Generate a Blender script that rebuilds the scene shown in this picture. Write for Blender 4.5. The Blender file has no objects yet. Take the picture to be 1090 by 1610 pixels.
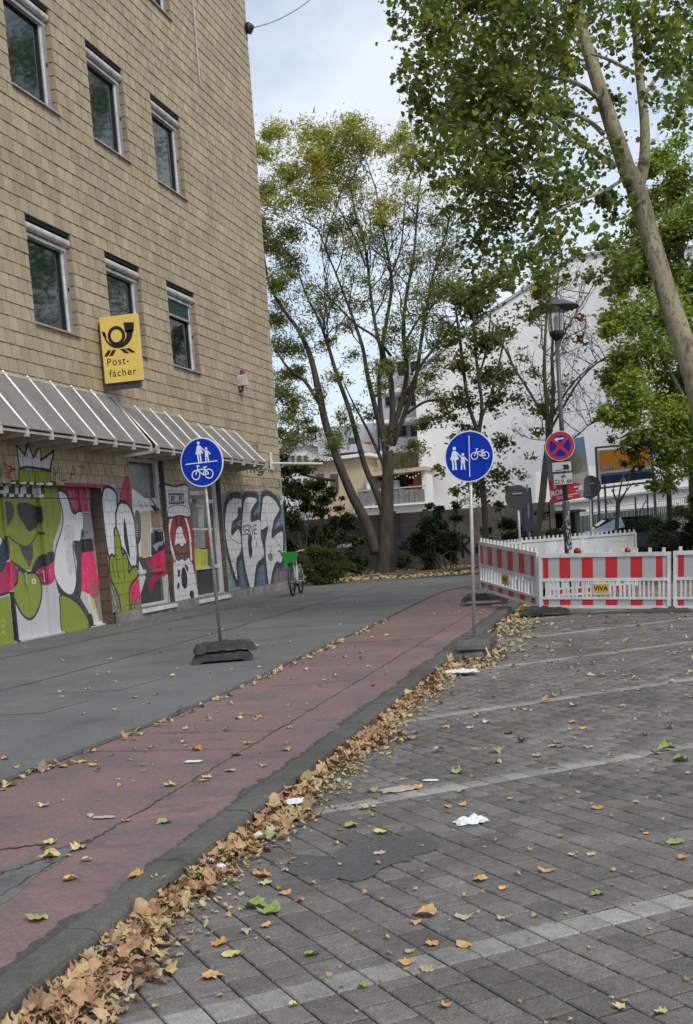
import bpy, math, random
import numpy as np
from mathutils import Vector, Matrix
random.seed(7)
rng = np.random.default_rng(11)
scene = bpy.context.scene
COL = scene.collection

# ------------------------------------------------------------------ camera
# surveyed view: principal point, focal length (in photo pixels) and axes in world metres
CF, CPX, CPY = 1874.968, 545.0, 1083.526
CR = np.array([0.96593925, 0.24901203, -0.07038736])
CU = np.array([0.0356479, 0.14136504, 0.9893155])
CD = np.array([-0.25630177, 0.95812783, -0.12767329])
EYE = np.array([0.0, 0.0, 1.57])
cam = bpy.data.cameras.new('camera')
cam.sensor_fit = 'VERTICAL'
cam.sensor_height = 24.0
cam.sensor_width = 24.0 * 693 / 1024
cam.lens = CF / 1610.0 * 24.0
cam.shift_y = (CPY - 805.0) / 1610.0
cam.clip_start = 0.05
cam.clip_end = 2000
cam_o = bpy.data.objects.new('camera', cam)
COL.objects.link(cam_o)
Mx = Matrix(((CR[0], CU[0], -CD[0], 0), (CR[1], CU[1], -CD[1], 0), (CR[2], CU[2], -CD[2], EYE[2]), (0, 0, 0, 1)))
cam_o.matrix_world = Mx
scene.camera = cam_o

# ------------------------------------------------------------------ light
SUN_EL, SUN_AZ = math.radians(48), math.radians(134)     # azimuth from +Y towards +X
sun = bpy.data.lights.new('sun', 'SUN')
sun.energy = 1.7
sun.angle = math.radians(14)
sun.color = (1.0, 0.95, 0.87)
sun_o = bpy.data.objects.new('sun', sun)
COL.objects.link(sun_o)
sd = Vector((math.sin(SUN_AZ) * math.cos(SUN_EL), math.cos(SUN_AZ) * math.cos(SUN_EL), math.sin(SUN_EL)))
sun_o.rotation_euler = sd.to_track_quat('Z', 'Y').to_euler()
sun_o.location = (20, -10, 40)

world = bpy.data.worlds.new('World')
scene.world = world
world.use_nodes = True
wn, wl = world.node_tree.nodes, world.node_tree.links
wn.clear()
w_out = wn.new('ShaderNodeOutputWorld')
w_bg = wn.new('ShaderNodeBackground')
w_bg2 = wn.new('ShaderNodeBackground')
w_mix = wn.new('ShaderNodeMixShader')
sky = wn.new('ShaderNodeTexSky')
sky.sky_type = 'NISHITA'
sky.sun_disc = False
sky.sun_elevation = SUN_EL
sky.sun_rotation = SUN_AZ
sky.air_density = 1.0
sky.dust_density = 1.6
tc = wn.new('ShaderNodeTexCoord')
mp = wn.new('ShaderNodeMapping')
mp.inputs['Scale'].default_value = (1.0, 1.0, 2.2)
n1 = wn.new('ShaderNodeTexNoise')
n1.inputs['Scale'].default_value = 3.6
n1.inputs['Detail'].default_value = 7
n1.inputs['Roughness'].default_value = 0.52
n1.inputs['Distortion'].default_value = 0.3
rp = wn.new('ShaderNodeValToRGB')
rp.color_ramp.elements[0].position = 0.40
rp.color_ramp.elements[0].color = (0.30, 0.30, 0.30, 1)
rp.color_ramp.elements[1].position = 0.62
rp.color_ramp.elements[1].color = (0.95, 0.95, 0.95, 1)
wl.new(tc.outputs['Generated'], mp.inputs['Vector'])
wl.new(mp.outputs['Vector'], n1.inputs['Vector'])
wl.new(n1.outputs['Fac'], rp.inputs['Fac'])
wl.new(sky.outputs['Color'], w_bg.inputs['Color'])
w_bg.inputs['Strength'].default_value = 0.15
w_bg2.inputs['Color'].default_value = (0.86, 0.915, 1.0, 1)
w_bg2.inputs['Strength'].default_value = 0.84
wl.new(rp.outputs['Color'], w_mix.inputs['Fac'])
wl.new(w_bg.outputs['Background'], w_mix.inputs[1])
wl.new(w_bg2.outputs['Background'], w_mix.inputs[2])
wl.new(w_mix.outputs['Shader'], w_out.inputs['Surface'])
scene.view_settings.view_transform = 'Standard'
scene.view_settings.look = 'None'
scene.view_settings.gamma = 1
scene.view_settings.exposure = 0.30
scene.view_settings.use_curve_mapping = False
scene.render.engine = 'CYCLES'
scene.cycles.max_bounces = 8
scene.cycles.transparent_max_bounces = 12
scene.cycles.use_denoising = True

# ------------------------------------------------------------------ survey helpers: a sight line met with a real plane
def ray(x, y):
    return CD + CR * ((x - CPX) / CF) - CU * ((y - CPY) / CF)
def on_z(x, y, z=0.0):
    d = ray(x, y); return EYE + d * (z - EYE[2]) / d[2]
def on_x(x, y, X):
    d = ray(x, y); return EYE + d * X / d[0]
def at(x, y, D):
    return EYE + ray(x, y) * D
def zz(ox, oy, s, pts):
    return [(ox + a / s, oy + b / s) for a, b in pts]

# ------------------------------------------------------------------ materials
MATS = {}
def new_mat(name):
    m = bpy.data.materials.new(name); m.use_nodes = True
    nt = m.node_tree; nt.nodes.clear()
    o = nt.nodes.new('ShaderNodeOutputMaterial'); b = nt.nodes.new('ShaderNodeBsdfPrincipled')
    nt.links.new(b.outputs[0], o.inputs[0])
    MATS[name] = m
    return m, nt, b
def N(nt, t, **k):
    n = nt.nodes.new(t)
    for a, v in k.items():
        if a in n.inputs: n.inputs[a].default_value = v
        else: setattr(n, a, v)
    return n
def ramp(nt, fac, stops):
    r = nt.nodes.new('ShaderNodeValToRGB'); cr = r.color_ramp
    while len(cr.elements) < len(stops): cr.elements.new(0.5)
    for e, (p, c) in zip(cr.elements, stops):
        e.position = p; e.color = (*c, 1) if len(c) == 3 else c
    nt.links.new(fac, r.inputs[0]); return r.outputs[0]
def mixc(nt, fac, a, b, mode='MIX'):
    m = nt.nodes.new('ShaderNodeMix'); m.data_type = 'RGBA'; m.blend_type = mode
    for s, v in ((0, fac), (6, a), (7, b)):
        if hasattr(v, 'links'): nt.links.new(v, m.inputs[s])
        elif s == 0: m.inputs[0].default_value = v
        else: m.inputs[s].default_value = (*v, 1)
    return m.outputs[2]
def noise(nt, scale, detail=4, rough=.55, vec=None, dist=0.0):
    n = N(nt, 'ShaderNodeTexNoise', Scale=scale, Detail=detail, Roughness=rough, Distortion=dist)
    if vec is None:
        g = nt.nodes.new('ShaderNodeNewGeometry'); vec = g.outputs['Position']
    nt.links.new(vec, n.inputs['Vector'])
    return n.outputs['Fac']
def bump(nt, b, h, strength=.3, dist=.01):
    k = N(nt, 'ShaderNodeBump', Strength=strength, Distance=dist)
    nt.links.new(h, k.inputs['Height']); nt.links.new(k.outputs[0], b.inputs['Normal'])
def simple(name, c, rough=.6, metal=0.0, var=.18, scale=6.0, bmp=.15, grain=60.0, spec=.5, dirt=None):
    m, nt, b = new_mat(name)
    f = noise(nt, scale, 5)
    lo = tuple(x * (1 - var) for x in c); hi = tuple(min(1, x * (1 + var)) for x in c)
    col = ramp(nt, f, [(.3, lo), (.7, hi)])
    if dirt:
        f2 = noise(nt, scale * .6, 8, .7)
        mk = ramp(nt, f2, [(.48, (0, 0, 0)), (.72, (.8, .8, .8))])
        col = mixc(nt, mk, col, dirt)
    nt.links.new(col, b.inputs['Base Color'])
    b.inputs['Roughness'].default_value = rough; b.inputs['Metallic'].default_value = metal
    b.inputs['Specular IOR Level'].default_value = spec
    if bmp: bump(nt, b, noise(nt, grain, 3), bmp, .004)
    return m
def island_rand(nt):
    g = nt.nodes.new('ShaderNodeNewGeometry'); o = nt.nodes.new('ShaderNodeObjectInfo')
    a = N(nt, 'ShaderNodeMath', operation='ADD'); nt.links.new(g.outputs['Random Per Island'], a.inputs[0]); nt.links.new(o.outputs['Random'], a.inputs[1])
    f = N(nt, 'ShaderNodeMath', operation='FRACT'); nt.links.new(a.outputs[0], f.inputs[0])
    return f.outputs[0]

# ------------------------------------------------------------------ mesh helpers
class MB:
    def __init__(s): s.v = []; s.f = []; s.m = []
    def add(s, vs, fs, mi=0):
        b = len(s.v); s.v += [tuple(map(float, p)) for p in vs]
        s.f += [tuple(b + i for i in f) for f in fs]; s.m += [mi] * len(fs); return s
    def box(s, x0, x1, y0, y1, z0, z1, mi=0):
        vs = [(x, y, z) for z in (z0, z1) for x, y in ((x0, y0), (x1, y0), (x1, y1), (x0, y1))]
        return s.add(vs, [(3, 2, 1, 0), (4, 5, 6, 7), (0, 1, 5, 4), (1, 2, 6, 5), (2, 3, 7, 6), (3, 0, 4, 7)], mi)
    def bbox(s, x0, x1, y0, y1, z0, z1, r=.01, mi=0):
        """box with chamfered top edges"""
        vs = [(x0, y0, z0), (x1, y0, z0), (x1, y1, z0), (x0, y1, z0), (x0, y0, z1 - r), (x1, y0, z1 - r), (x1, y1, z1 - r), (x0, y1, z1 - r),
              (x0 + r, y0 + r, z1), (x1 - r, y0 + r, z1), (x1 - r, y1 - r, z1), (x0 + r, y1 - r, z1)]
        return s.add(vs, [(3, 2, 1, 0), (0, 1, 5, 4), (1, 2, 6, 5), (2, 3, 7, 6), (3, 0, 4, 7), (4, 5, 9, 8), (5, 6, 10, 9), (6, 7, 11, 10), (7, 4, 8, 11), (8, 9, 10, 11)], mi)
    def prism(s, poly, o, u, v, w, mi=0):
        """poly in (u,v) plane at o, extruded by vector w"""
        o, u, v, w = map(np.array, (o, u, v, w)); n = len(poly)
        a = [o + u * p[0] + v * p[1] for p in poly]; b = [q + w for q in a]
        return s.add(a + b, [tuple(range(n))[::-1], tuple(range(n, 2 * n))] + [(i, (i + 1) % n, n + (i + 1) % n, n + i) for i in range(n)], mi)
    def tube(s, pts, rad, n=8, cap=True, mi=0):
        pts = [np.array(p, float) for p in pts]; k = len(pts)
        if not hasattr(rad, '__len__'): rad = [rad] * k
        b = len(s.v); prev = None
        for i, p in enumerate(pts):
            t = pts[min(i + 1, k - 1)] - pts[max(i - 1, 0)]; t = t / (np.linalg.norm(t) + 1e-9)
            if prev is None:
                a = np.array([1., 0, 0]) if abs(t[0]) < .8 else np.array([0, 1., 0])
            else: a = prev
            x = a - t * (a @ t); x /= np.linalg.norm(x) + 1e-9; prev = x; y = np.cross(t, x)
            for j in range(n):
                th = 2 * math.pi * j / n
                s.v.append(tuple(p + (x * math.cos(th) + y * math.sin(th)) * rad[i]))
        for i in range(k - 1):
            for j in range(n):
                s.f.append((b + i * n + j, b + i * n + (j + 1) % n, b + (i + 1) * n + (j + 1) % n, b + (i + 1) * n + j)); s.m.append(mi)
        if cap:
            s.f.append(tuple(b + j for j in range(n))[::-1]); s.f.append(tuple(b + (k - 1) * n + j for j in range(n))); s.m += [mi, mi]
        return s
    def lathe(s, prof, o=(0, 0, 0), n=24, mi=0, axis='z'):
        b = len(s.v)
        for r, z in prof:
            for j in range(n):
                th = 2 * math.pi * j / n; c, d = math.cos(th) * r, math.sin(th) * r
                p = (c, d, z) if axis == 'z' else (c, z, d)
                s.v.append((o[0] + p[0], o[1] + p[1], o[2] + p[2]))
        for i in range(len(prof) - 1):
            for j in range(n):
                s.f.append((b + i * n + j, b + i * n + (j + 1) % n, b + (i + 1) * n + (j + 1) % n, b + (i + 1) * n + j)); s.m.append(mi)
        return s
    def flat(s, poly, o, u, v, mi=0):
        o, u, v = map(np.array, (o, u, v))
        return s.add([o + u * p[0] + v * p[1] for p in poly], [tuple(range(len(poly)))], mi)

ORG = {}
def root_of(o):
    while o.parent: o = o.parent
    return o
def make_obj(name, me, parent=None):
    o = bpy.data.objects.new(name, me); COL.objects.link(o)
    if parent is not None: o.parent = parent
    return o
def build(name, mb, mats, parent=None, smooth=False, world_coords=True, loc=None):
    me = bpy.data.meshes.new(name)
    v = np.array(mb.v, float).reshape(-1, 3)
    if loc is not None: org = np.array(loc, float)
    elif parent is not None and world_coords: org = ORG.get(root_of(parent).name, np.zeros(3))
    else: org = np.zeros(3)
    v = v - org
    me.from_pydata(v.tolist(), [], mb.f)
    if not isinstance(mats, (list, tuple)): mats = [mats]
    for m in mats: me.materials.append(MATS[m])
    if len(mats) > 1: me.polygons.foreach_set('material_index', mb.m)
    if smooth: me.polygons.foreach_set('use_smooth', [True] * len(me.polygons))
    me.update()
    o = make_obj(name, me, parent)
    if loc is not None and parent is None: o.location = loc; ORG[o.name] = np.array(loc, float)
    return o
def thing(name, label, cat, loc=(0, 0, 0), rotz=0.0, group=None):
    o = bpy.data.objects.new(name, None); COL.objects.link(o)
    o.location = [float(a) for a in loc]; o.rotation_euler = (0, 0, rotz); o.empty_display_size = .2
    ORG[o.name] = np.array(loc, float) if not rotz else np.zeros(3)
    return tag(o, label, cat, group)
def tag(o, label, cat, group=None):
    o['label'] = label; o['category'] = cat
    if group: o['group'] = group
    return o
def structure(o): o['kind'] = 'structure'; return o
def stuff(o): o['kind'] = 'stuff'; return o
def copy_tree(o, parent=None):
    c = o.copy(); COL.objects.link(c)
    if parent is not None: c.parent = parent
    for ch in list(o.children): copy_tree(ch, c)
    return c
def np_mesh(name, verts, faces, mats, smooth=False, colors=None):
    """verts (n,3), faces (m,k) of constant size; colors per vertex"""
    me = bpy.data.meshes.new(name); m, k = faces.shape
    me.vertices.add(len(verts)); me.vertices.foreach_set('co', verts.astype(np.float32).ravel())
    me.loops.add(m * k); me.loops.foreach_set('vertex_index', faces.astype(np.int32).ravel())
    me.polygons.add(m); me.polygons.foreach_set('loop_start', np.arange(0, m * k, k, dtype=np.int32))
    me.polygons.foreach_set('loop_total', np.full(m, k, np.int32))
    if smooth: me.polygons.foreach_set('use_smooth', np.ones(m, bool))
    if colors is not None:
        ca = me.color_attributes.new('tint', 'FLOAT_COLOR', 'POINT')
        ca.data.foreach_set('color', np.concatenate([colors, np.ones((len(colors), 1))], 1).astype(np.float32).ravel())
    for x in (mats if isinstance(mats, (list, tuple)) else [mats]): me.materials.append(MATS[x])
    me.update(calc_edges=True); me.validate()
    return me
def text_mesh(s, size=1.0, depth=0.0, bold=0.0, spacing=1.0):
    c = bpy.data.curves.new('lettering', 'FONT'); c.body = s; c.size = size; c.extrude = depth; c.offset = bold
    c.space_character = spacing; c.resolution_u = 3
    o = bpy.data.objects.new('lettering', c); COL.objects.link(o)
    bpy.context.view_layer.update()
    me = bpy.data.meshes.new_from_object(o.evaluated_get(bpy.context.evaluated_depsgraph_get()))
    bpy.data.objects.remove(o); return me
def text_part(s, size, mat, parent, o, u, v, bold=0.0, center=True, spacing=1.0, name='lettering'):
    """lettering laid out on a face: origin o, unit axes u (reading) and v (up)"""
    me = text_mesh(s, size, 0, bold, spacing)
    n = len(me.vertices); a = np.empty(n * 3, np.float32); me.vertices.foreach_get('co', a); a = a.reshape(-1, 3)
    if center: a[:, 0] -= (a[:, 0].min() + a[:, 0].max()) / 2
    o, u, v = map(lambda q: np.array(q, float), (o, u, v))
    org = ORG.get(root_of(parent).name, np.zeros(3))
    w = o + a[:, :1] * u + a[:, 1:2] * v - org
    me.vertices.foreach_set('co', w.astype(np.float32).ravel()); me.update()
    me.materials.clear(); me.materials.append(MATS[mat])
    return make_obj(name, me, parent)

# ------------------------------------------------------------------ spray paint on the ground floor (flat paint, laid on the wall by position)
GY0, GY1, GZ1, GS = 17.5, 35.0, 4.4, 120
GW, GH = int((GY1 - GY0) * GS), int(GZ1 * GS)
paint = np.zeros((GH, GW, 4), np.float32)
XW, XR = -10.85, -11.05
def smooth_poly(pts, closed=True, k=6):
    p = np.array(pts, float); n = len(p); out = []
    rngi = range(n) if closed else range(n - 1)
    for i in rngi:
        if closed: a, b, c, d = p[(i - 1) % n], p[i], p[(i + 1) % n], p[(i + 2) % n]
        else: a, b, c, d = p[max(i - 1, 0)], p[i], p[i + 1], p[min(i + 2, n - 1)]
        for t in np.linspace(0, 1, k, endpoint=False):
            out.append(.5 * ((2 * b) + (c - a) * t + (2 * a - 5 * b + 4 * c - d) * t * t + (3 * b - 3 * c + d - a) * t ** 3))
    if not closed: out.append(p[-1])
    return np.array(out)
def to_wall(pts, X):
    q = [on_x(a, b, X) for a, b in pts]
    return np.array([[(w[1] - GY0) * GS, w[2] * GS] for w in q])
def blend(y0, y1, x0, x1, mask, col):
    a = mask[..., None]
    r = paint[y0:y1, x0:x1]
    r[..., :3] = r[..., :3] * (1 - a) + np.array(col, np.float32) * a
    r[..., 3] = np.maximum(r[..., 3] * (1 - mask * 0), mask) if True else 0
def fill_px(P, col, alpha=1.0, rough=0.0):
    x0, y0 = np.floor(P.min(0)).astype(int) - 2; x1, y1 = np.ceil(P.max(0)).astype(int) + 3
    x0, y0, x1, y1 = max(x0, 0), max(y0, 0), min(x1, GW), min(y1, GH)
    if x1 <= x0 or y1 <= y0: return
    X, Y = np.meshgrid(np.arange(x0, x1) + .5, np.arange(y0, y1) + .5)
    ins = np.zeros(X.shape, bool); n = len(P)
    for i in range(n):
        (ax, ay), (bx, by) = P[i], P[(i + 1) % n]
        if ay == by: continue
        c = ((ay > Y) != (by > Y)) & (X < (bx - ax) * (Y - ay) / (by - ay) + ax)
        ins ^= c
    m = ins.astype(np.float32) * alpha
    if rough > 0:
        s = rng.random((m.shape[0] // 6 + 2, m.shape[1] // 6 + 2))
        s = np.kron(s, np.ones((6, 6)))[:m.shape[0], :m.shape[1]]
        m = m * (1 - rough * (s > .6))
    blend(y0, y1, x0, x1, m, col)
def stroke_px(P, w, col, alpha=1.0, soft=0.0):
    w = w * GS / 2; pad = w + soft * GS + 2
    for i in range(len(P) - 1):
        a, b = P[i], P[i + 1]
        x0, y0 = np.floor(np.minimum(a, b) - pad).astype(int); x1, y1 = np.ceil(np.maximum(a, b) + pad).astype(int)
        x0, y0, x1, y1 = max(x0, 0), max(y0, 0), min(x1, GW), min(y1, GH)
        if x1 <= x0 or y1 <= y0: continue
        X, Y = np.meshgrid(np.arange(x0, x1) + .5, np.arange(y0, y1) + .5)
        d = b - a; L = d @ d + 1e-9
        t = np.clip(((X - a[0]) * d[0] + (Y - a[1]) * d[1]) / L, 0, 1)
        q = np.hypot(X - a[0] - t * d[0], Y - a[1] - t * d[1])
        m = np.clip((w + soft * GS - q) / (soft * GS + 1), 0, 1).astype(np.float32) * alpha
        blend(y0, y1, x0, x1, m, col)
class Frame:
    def __init__(s, ox, oy, sc, X): s.a = (ox, oy, sc); s.X = X
    def w(s, pts): return to_wall(zz(*s.a, pts), s.X)
    def fill(s, pts, col, line=0, lc=(.012, .013, .016), sm=True, alpha=1.0, rough=0.0):
        P = smooth_poly(pts) if sm else np.array(pts, float); P = s.w(P)
        fill_px(P, col, alpha, rough)
        if line: stroke_px(np.vstack([P, P[:1]]), line, lc)
    def line(s, pts, w, col=(.012, .013, .016), sm=True, soft=0.0, alpha=1.0):
        P = smooth_poly(pts, False) if sm and len(pts) > 2 else np.array(pts, float)
        stroke_px(s.w(P), w, col, alpha, soft)
WHT, BLK, GRN, MAG, PNK, GRY = (.62, .62, .66), (.012, .013, .016), (.215, .275, .018), (.38, .012, .075), (.72, .02, .13), (.25, .26, .29)
FONT = {'A': [[(0, 0), (.5, 1), (1, 0)], [(.2, .4), (.8, .4)]], 'B': [[(0, 0), (0, 1), (.8, .85), (.1, .55), (.9, .3), (0, 0)]], 'C': [[(1, .9), (.3, 1), (0, .5), (.3, 0), (1, .1)]],
 'D': [[(0, 0), (0, 1), (.9, .6), (.8, .2), (0, 0)]], 'E': [[(1, 1), (0, 1), (0, 0), (1, 0)], [(0, .5), (.8, .5)]], 'F': [[(1, 1), (0, 1), (0, 0)], [(0, .5), (.7, .5)]],
 'H': [[(0, 0), (0, 1)], [(1, 0), (1, 1)], [(0, .5), (1, .5)]], 'I': [[(.5, 0), (.5, 1)]], 'J': [[(.8, 1), (.8, .1), (.4, -.1), (0, .2)]], 'K': [[(0, 0), (0, 1)], [(1, 1), (0, .45), (1, 0)]],
 'L': [[(0, 1), (0, 0), (.9, 0)]], 'M': [[(0, 0), (.1, 1), (.5, .4), (.9, 1), (1, 0)]], 'N': [[(0, 0), (0, 1), (1, 0), (1, 1)]], 'O': [[(.5, 1), (0, .5), (.5, 0), (1, .5), (.5, 1)]],
 'R': [[(0, 0), (0, 1), (.9, .8), (.1, .5), (1, 0)]], 'S': [[(1, .9), (.3, 1), (.1, .7), (.9, .35), (.6, 0), (0, .1)]], 'T': [[(0, 1), (1, 1)], [(.5, 1), (.5, 0)]], 'V': [[(0, 1), (.5, 0), (1, 1)]],
 'Z': [[(0, 1), (1, 1), (0, 0), (1, 0)]], 'P': [[(0, 0), (0, 1), (.9, .75), (0, .5)]], 'U': [[(0, 1), (.1, 0), (.8, 0), (1, 1)]], '!': [[(.5, 1), (.5, .3)], [(.5, .08), (.5, 0)]],
 '1': [[(.2, .7), (.6, 1), (.6, 0)]], '2': [[(0, .8), (.5, 1), (.9, .7), (0, 0), (1, 0)]], '9': [[(.9, .6), (.2, .6), (.3, 1), (.9, .9), (.8, 0)]], '6': [[(.8, 1), (.1, .4), (.4, 0), (.9, .3), (.2, .5)]], ' ': []}
def tagword(fr, s, x0, y0, x1, y1, h, w, col=BLK, jit=.08):
    n = len(s); r = random.Random(sum(map(ord, s)))
    for i, ch in enumerate(s):
        for st in FONT.get(ch, []):
            pts = []
            for a, b in st:
                t = (i + a * .8 + r.uniform(-jit, jit)) / n
                pts.append((x0 + (x1 - x0) * t, y0 + (y1 - y0) * t - (b + r.uniform(-jit, jit)) * h))
            fr.line(pts, w * 1.6, col, sm=False)
XD = -11.08
A0 = Frame(0, 680, 4.7375, XD); AW = Frame(0, 680, 4.7375, XW)
# --- doors: figure in green with sunglasses
A0.fill([(-60, 372), (790, 395), (790, 1500), (-60, 1660)], (.5, .51, .53), sm=False)
A0.fill([(390, 380), (720, 395), (710, 590), (520, 590), (430, 470)], MAG, sm=False, rough=.12)
A0.fill([(410, 415), (500, 425), (545, 560), (580, 600), (740, 600), (650, 625), (520, 610), (480, 520)], (.03, .032, .038), sm=False)
A0.fill([(590, 605), (725, 605), (735, 800), (600, 805)], GRY, sm=False)
A0.fill([(560, 800), (740, 785), (750, 885), (600, 900), (560, 900)], BLK, sm=False)
A0.fill([(595, 895), (745, 880), (755, 1150), (735, 1215), (700, 1245), (650, 1195), (612, 1180)], PNK, sm=False, rough=.1)
A0.fill([(655, 1220), (760, 1250), (770, 1450), (690, 1460)], (.62, .62, .55), sm=False)
for x in (668, 684, 700, 716): A0.line([(x, 1180), (x + 3, 1250 + (x * 37) % 55)], .03, PNK, sm=False)
A0.fill([(670, 1245), (720, 1240), (725, 1300), (690, 1320)], (.5, .55, .08), alpha=.8)
A0.fill([(720, 895), (745, 895), (750, 1030), (715, 1030)], (.22, .01, .06), sm=False); A0.line([(722, 900), (738, 935), (722, 945), (742, 980), (724, 990), (742, 1020)], .02, PNK)
A0.fill([(700, 700), (700, 700), (545, 820), (610, 840), (610, 1180), (600, 1230), (670, 1350), (700, 1440), (660, 1445), (600, 1290), (540, 1240), (440, 1200), (420, 1120), (520, 1200), (570, 1130), (575, 960), (545, 840)], (.035, .037, .045), sm=False)
A0.fill([(-60, 385), (330, 385), (425, 420), (455, 520), (455, 650), (405, 800), (395, 870), (330, 985), (240, 1025), (170, 1000), (80, 930), (40, 790), (-60, 740)], GRN)
A0.fill([(435, 440), (500, 470), (545, 600), (605, 595), (605, 800), (545, 830), (572, 1080), (545, 1205), (480, 1190), (420, 1100), (403, 1000), (420, 860), (462, 720), (470, 600)], (.68, .68, .7), line=.045)
A0.fill([(480, 700), (560, 720), (540, 860), (560, 1000), (520, 1060), (490, 900)], (.36, .37, .39), alpha=.55, rough=.5)
for p in ([(530, 590), (530, 650)], [(548, 590), (550, 640)], [(565, 595), (565, 650)]): A0.line(p, .02, BLK, sm=False)
A0.fill([(455, 1210), (545, 1245), (610, 1310), (662, 1440), (480, 1500), (450, 1300)], GRN, line=.045)
A0.fill([(-10, 365), (332, 368), (332, 490), (-10, 488)], (.02, .02, .024), sm=False)
for a, b, c, d in ((60, 376, 110, 400), (132, 376, 166, 401), (186, 381, 242, 404), (256, 381, 308, 406), (50, 402, 86, 452), (134, 404, 158, 456), (174, 404, 216, 456), (262, 410, 300, 456), (34, 455, 66, 482), (90, 456, 126, 482), (158, 456, 196, 482), (216, 458, 248, 484), (272, 460, 330, 484), (-8, 376, 30, 400), (-8, 430, 20, 456)):
    A0.fill([(a, b), (c, b), (c, d), (a, d)], (.72, .72, .72), sm=False)
A0.fill([(35, 520), (105, 520), (128, 590), (112, 640), (80, 695), (48, 670), (32, 600)], (.045, .047, .052))
A0.fill([(148, 535), (200, 520), (250, 530), (316, 568), (318, 620), (300, 690), (238, 735), (200, 680), (158, 610)], (.02, .021, .026))
A0.line([(55, 735), (100, 785), (160, 830), (210, 847), (262, 815), (305, 735)], .04)
A0.line([(290, 705), (300, 735), (330, 765)], .05)
A0.fill([(160, 840), (268, 835), (266, 930), (240, 1005), (200, 930)], (.05, .05, .055), sm=False)
A0.line([(205, 930), (235, 970)], .02, (.3, .36, .1))
A0.line([(40, 780), (80, 930), (170, 1005), (240, 1045), (300, 1020), (335, 980)], .06)
A0.fill([(-60, 1050), (0, 1040), (60, 960), (100, 960), (152, 1015), (150, 1095), (105, 1165), (0, 1205), (-60, 1215)], MAG)
A0.fill([(60, 910), (80, 920), (100, 1165), (75, 1180)], PNK, sm=False)
A0.fill([(290, 1065), (390, 890), (405, 980), (405, 1100), (350, 1135), (310, 1105)], MAG)
A0.fill([(375, 890), (405, 870), (400, 1090), (372, 1110)], PNK, sm=False)
A0.line([(345, 985), (355, 1010), (375, 1030), (355, 1050), (375, 1070)], .018, (.8, .3, .4))
A0.fill([(300, 930), (395, 885), (400, 960), (320, 1010), (280, 1055), (250, 1045)], BLK)
A0.fill([(155, 1020), (200, 1045), (290, 1050), (332, 1150), (318, 1280), (275, 1370), (230, 1388), (178, 1340), (130, 1240), (108, 1165), (150, 1110)], GRN, line=.055)
A0.fill([(-60, 1240), (0, 1235), (72, 1210), (106, 1562), (-60, 1610)], GRN, sm=False)
A0.line([(-50, 1230), (0, 1215), (70, 1190)], .05); A0.fill([(73, 1185), (98, 1185), (132, 1565), (108, 1572)], BLK, sm=False)
A0.fill([(-60, 780), (5, 775), (45, 810), (62, 900), (40, 1000), (-10, 1060), (-60, 1060)], (.012, .03, .04)); A0.fill([(-60, 785), (8, 785), (14, 810), (-5, 850), (-60, 850)], WHT)
A0.fill([(258, 1088), (288, 1090), (288, 1126), (258, 1124)], (.7, .62, .6), sm=False); A0.fill([(266, 1098), (280, 1100), (280, 1116), (266, 1114)], (.5, .1, .1), sm=False)
for k in range(5): A0.line([(82 + k * 11, 745), (86 + k * 11, 705 + (k % 2) * 18), (92 + k * 11, 745)], .012, (.5, .58, .16), sm=False)
for k in range(4): A0.line([(80 + k * 10, 870), (84 + k * 10, 835 + (k % 2) * 14), (90 + k * 10, 868)], .012, (.5, .58, .16), sm=False)
for y0 in (1410, 1450, 1500): A0.line([(10, y0), (30, y0 - 18), (40, y0 + 10)], .02, (.55, .6, .2))
# --- crown and tags on the lintel
AW.fill([(140, 275), (370, 290), (380, 372), (138, 366)], GRN, sm=False)
AW.line([(140, 275), (135, 366)], .035, sm=False); AW.line([(372, 290), (380, 368)], .035, sm=False); AW.line([(240, 275), (258, 330), (260, 366)], .03); AW.line([(272, 282), (262, 310), (262, 366)], .02)
AW.fill([(120, 92), (182, 170), (205, 84), (246, 188), (292, 98), (305, 205), (400, 135), (370, 280), (205, 258), (142, 268)], (.6, .6, .64), line=.055, sm=False)
AW.line([(140, 272), (200, 258), (290, 272), (375, 288)], .05)
tagword(AW, 'MLAT', 392, 350, 640, 350, 95, .018)
for p in ([(30, 240), (60, 300), (40, 330), (90, 340)], [(20, 230), (110, 280), (70, 250)], [(60, 330), (100, 260), (115, 345)], [(30, 300), (90, 290)], [(80, 235), (60, 340)]): AW.line(p, .035, (.28, .03, .02))
AW.fill([(-20, 250), (15, 245), (15, 330), (-20, 335)], (.1, .25, .2), alpha=.7)
# --- bubbles and green hand
B0 = Frame(140, 690, 5.19, XW); BR = Frame(140, 690, 5.19, XR)
B0.fill([(95, 1180), (420, 1150), (430, 1430), (170, 1480)], (.2, .13, .1), alpha=.8, rough=.2, sm=False)
B0.fill([(60, 390), (300, 380), (330, 560), (400, 900), (405, 1100), (150, 1110)], (.35, .33, .3), alpha=.6, sm=False)
B0.fill([(300, 300), (330, 330), (345, 420), (350, 620), (300, 560), (250, 480), (275, 380)], MAG, alpha=.9)
B0.fill([(335, 1170), (415, 1150), (418, 1310), (340, 1310)], PNK, sm=False)
B0.fill([(128, 395), (180, 398), (222, 450), (228, 560), (220, 720), (245, 860), (262, 960), (165, 965), (122, 700), (102, 520), (110, 440)], (.6, .61, .67), line=.075)
B0.fill([(262, 515), (322, 540), (362, 640), (388, 800), (388, 1030), (345, 1045), (300, 930), (240, 850), (218, 650), (230, 560)], (.6, .61, .67), line=.075)
B0.fill([(288, 645), (306, 740), (328, 900), (332, 965), (302, 900), (282, 750)], BLK)
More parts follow.
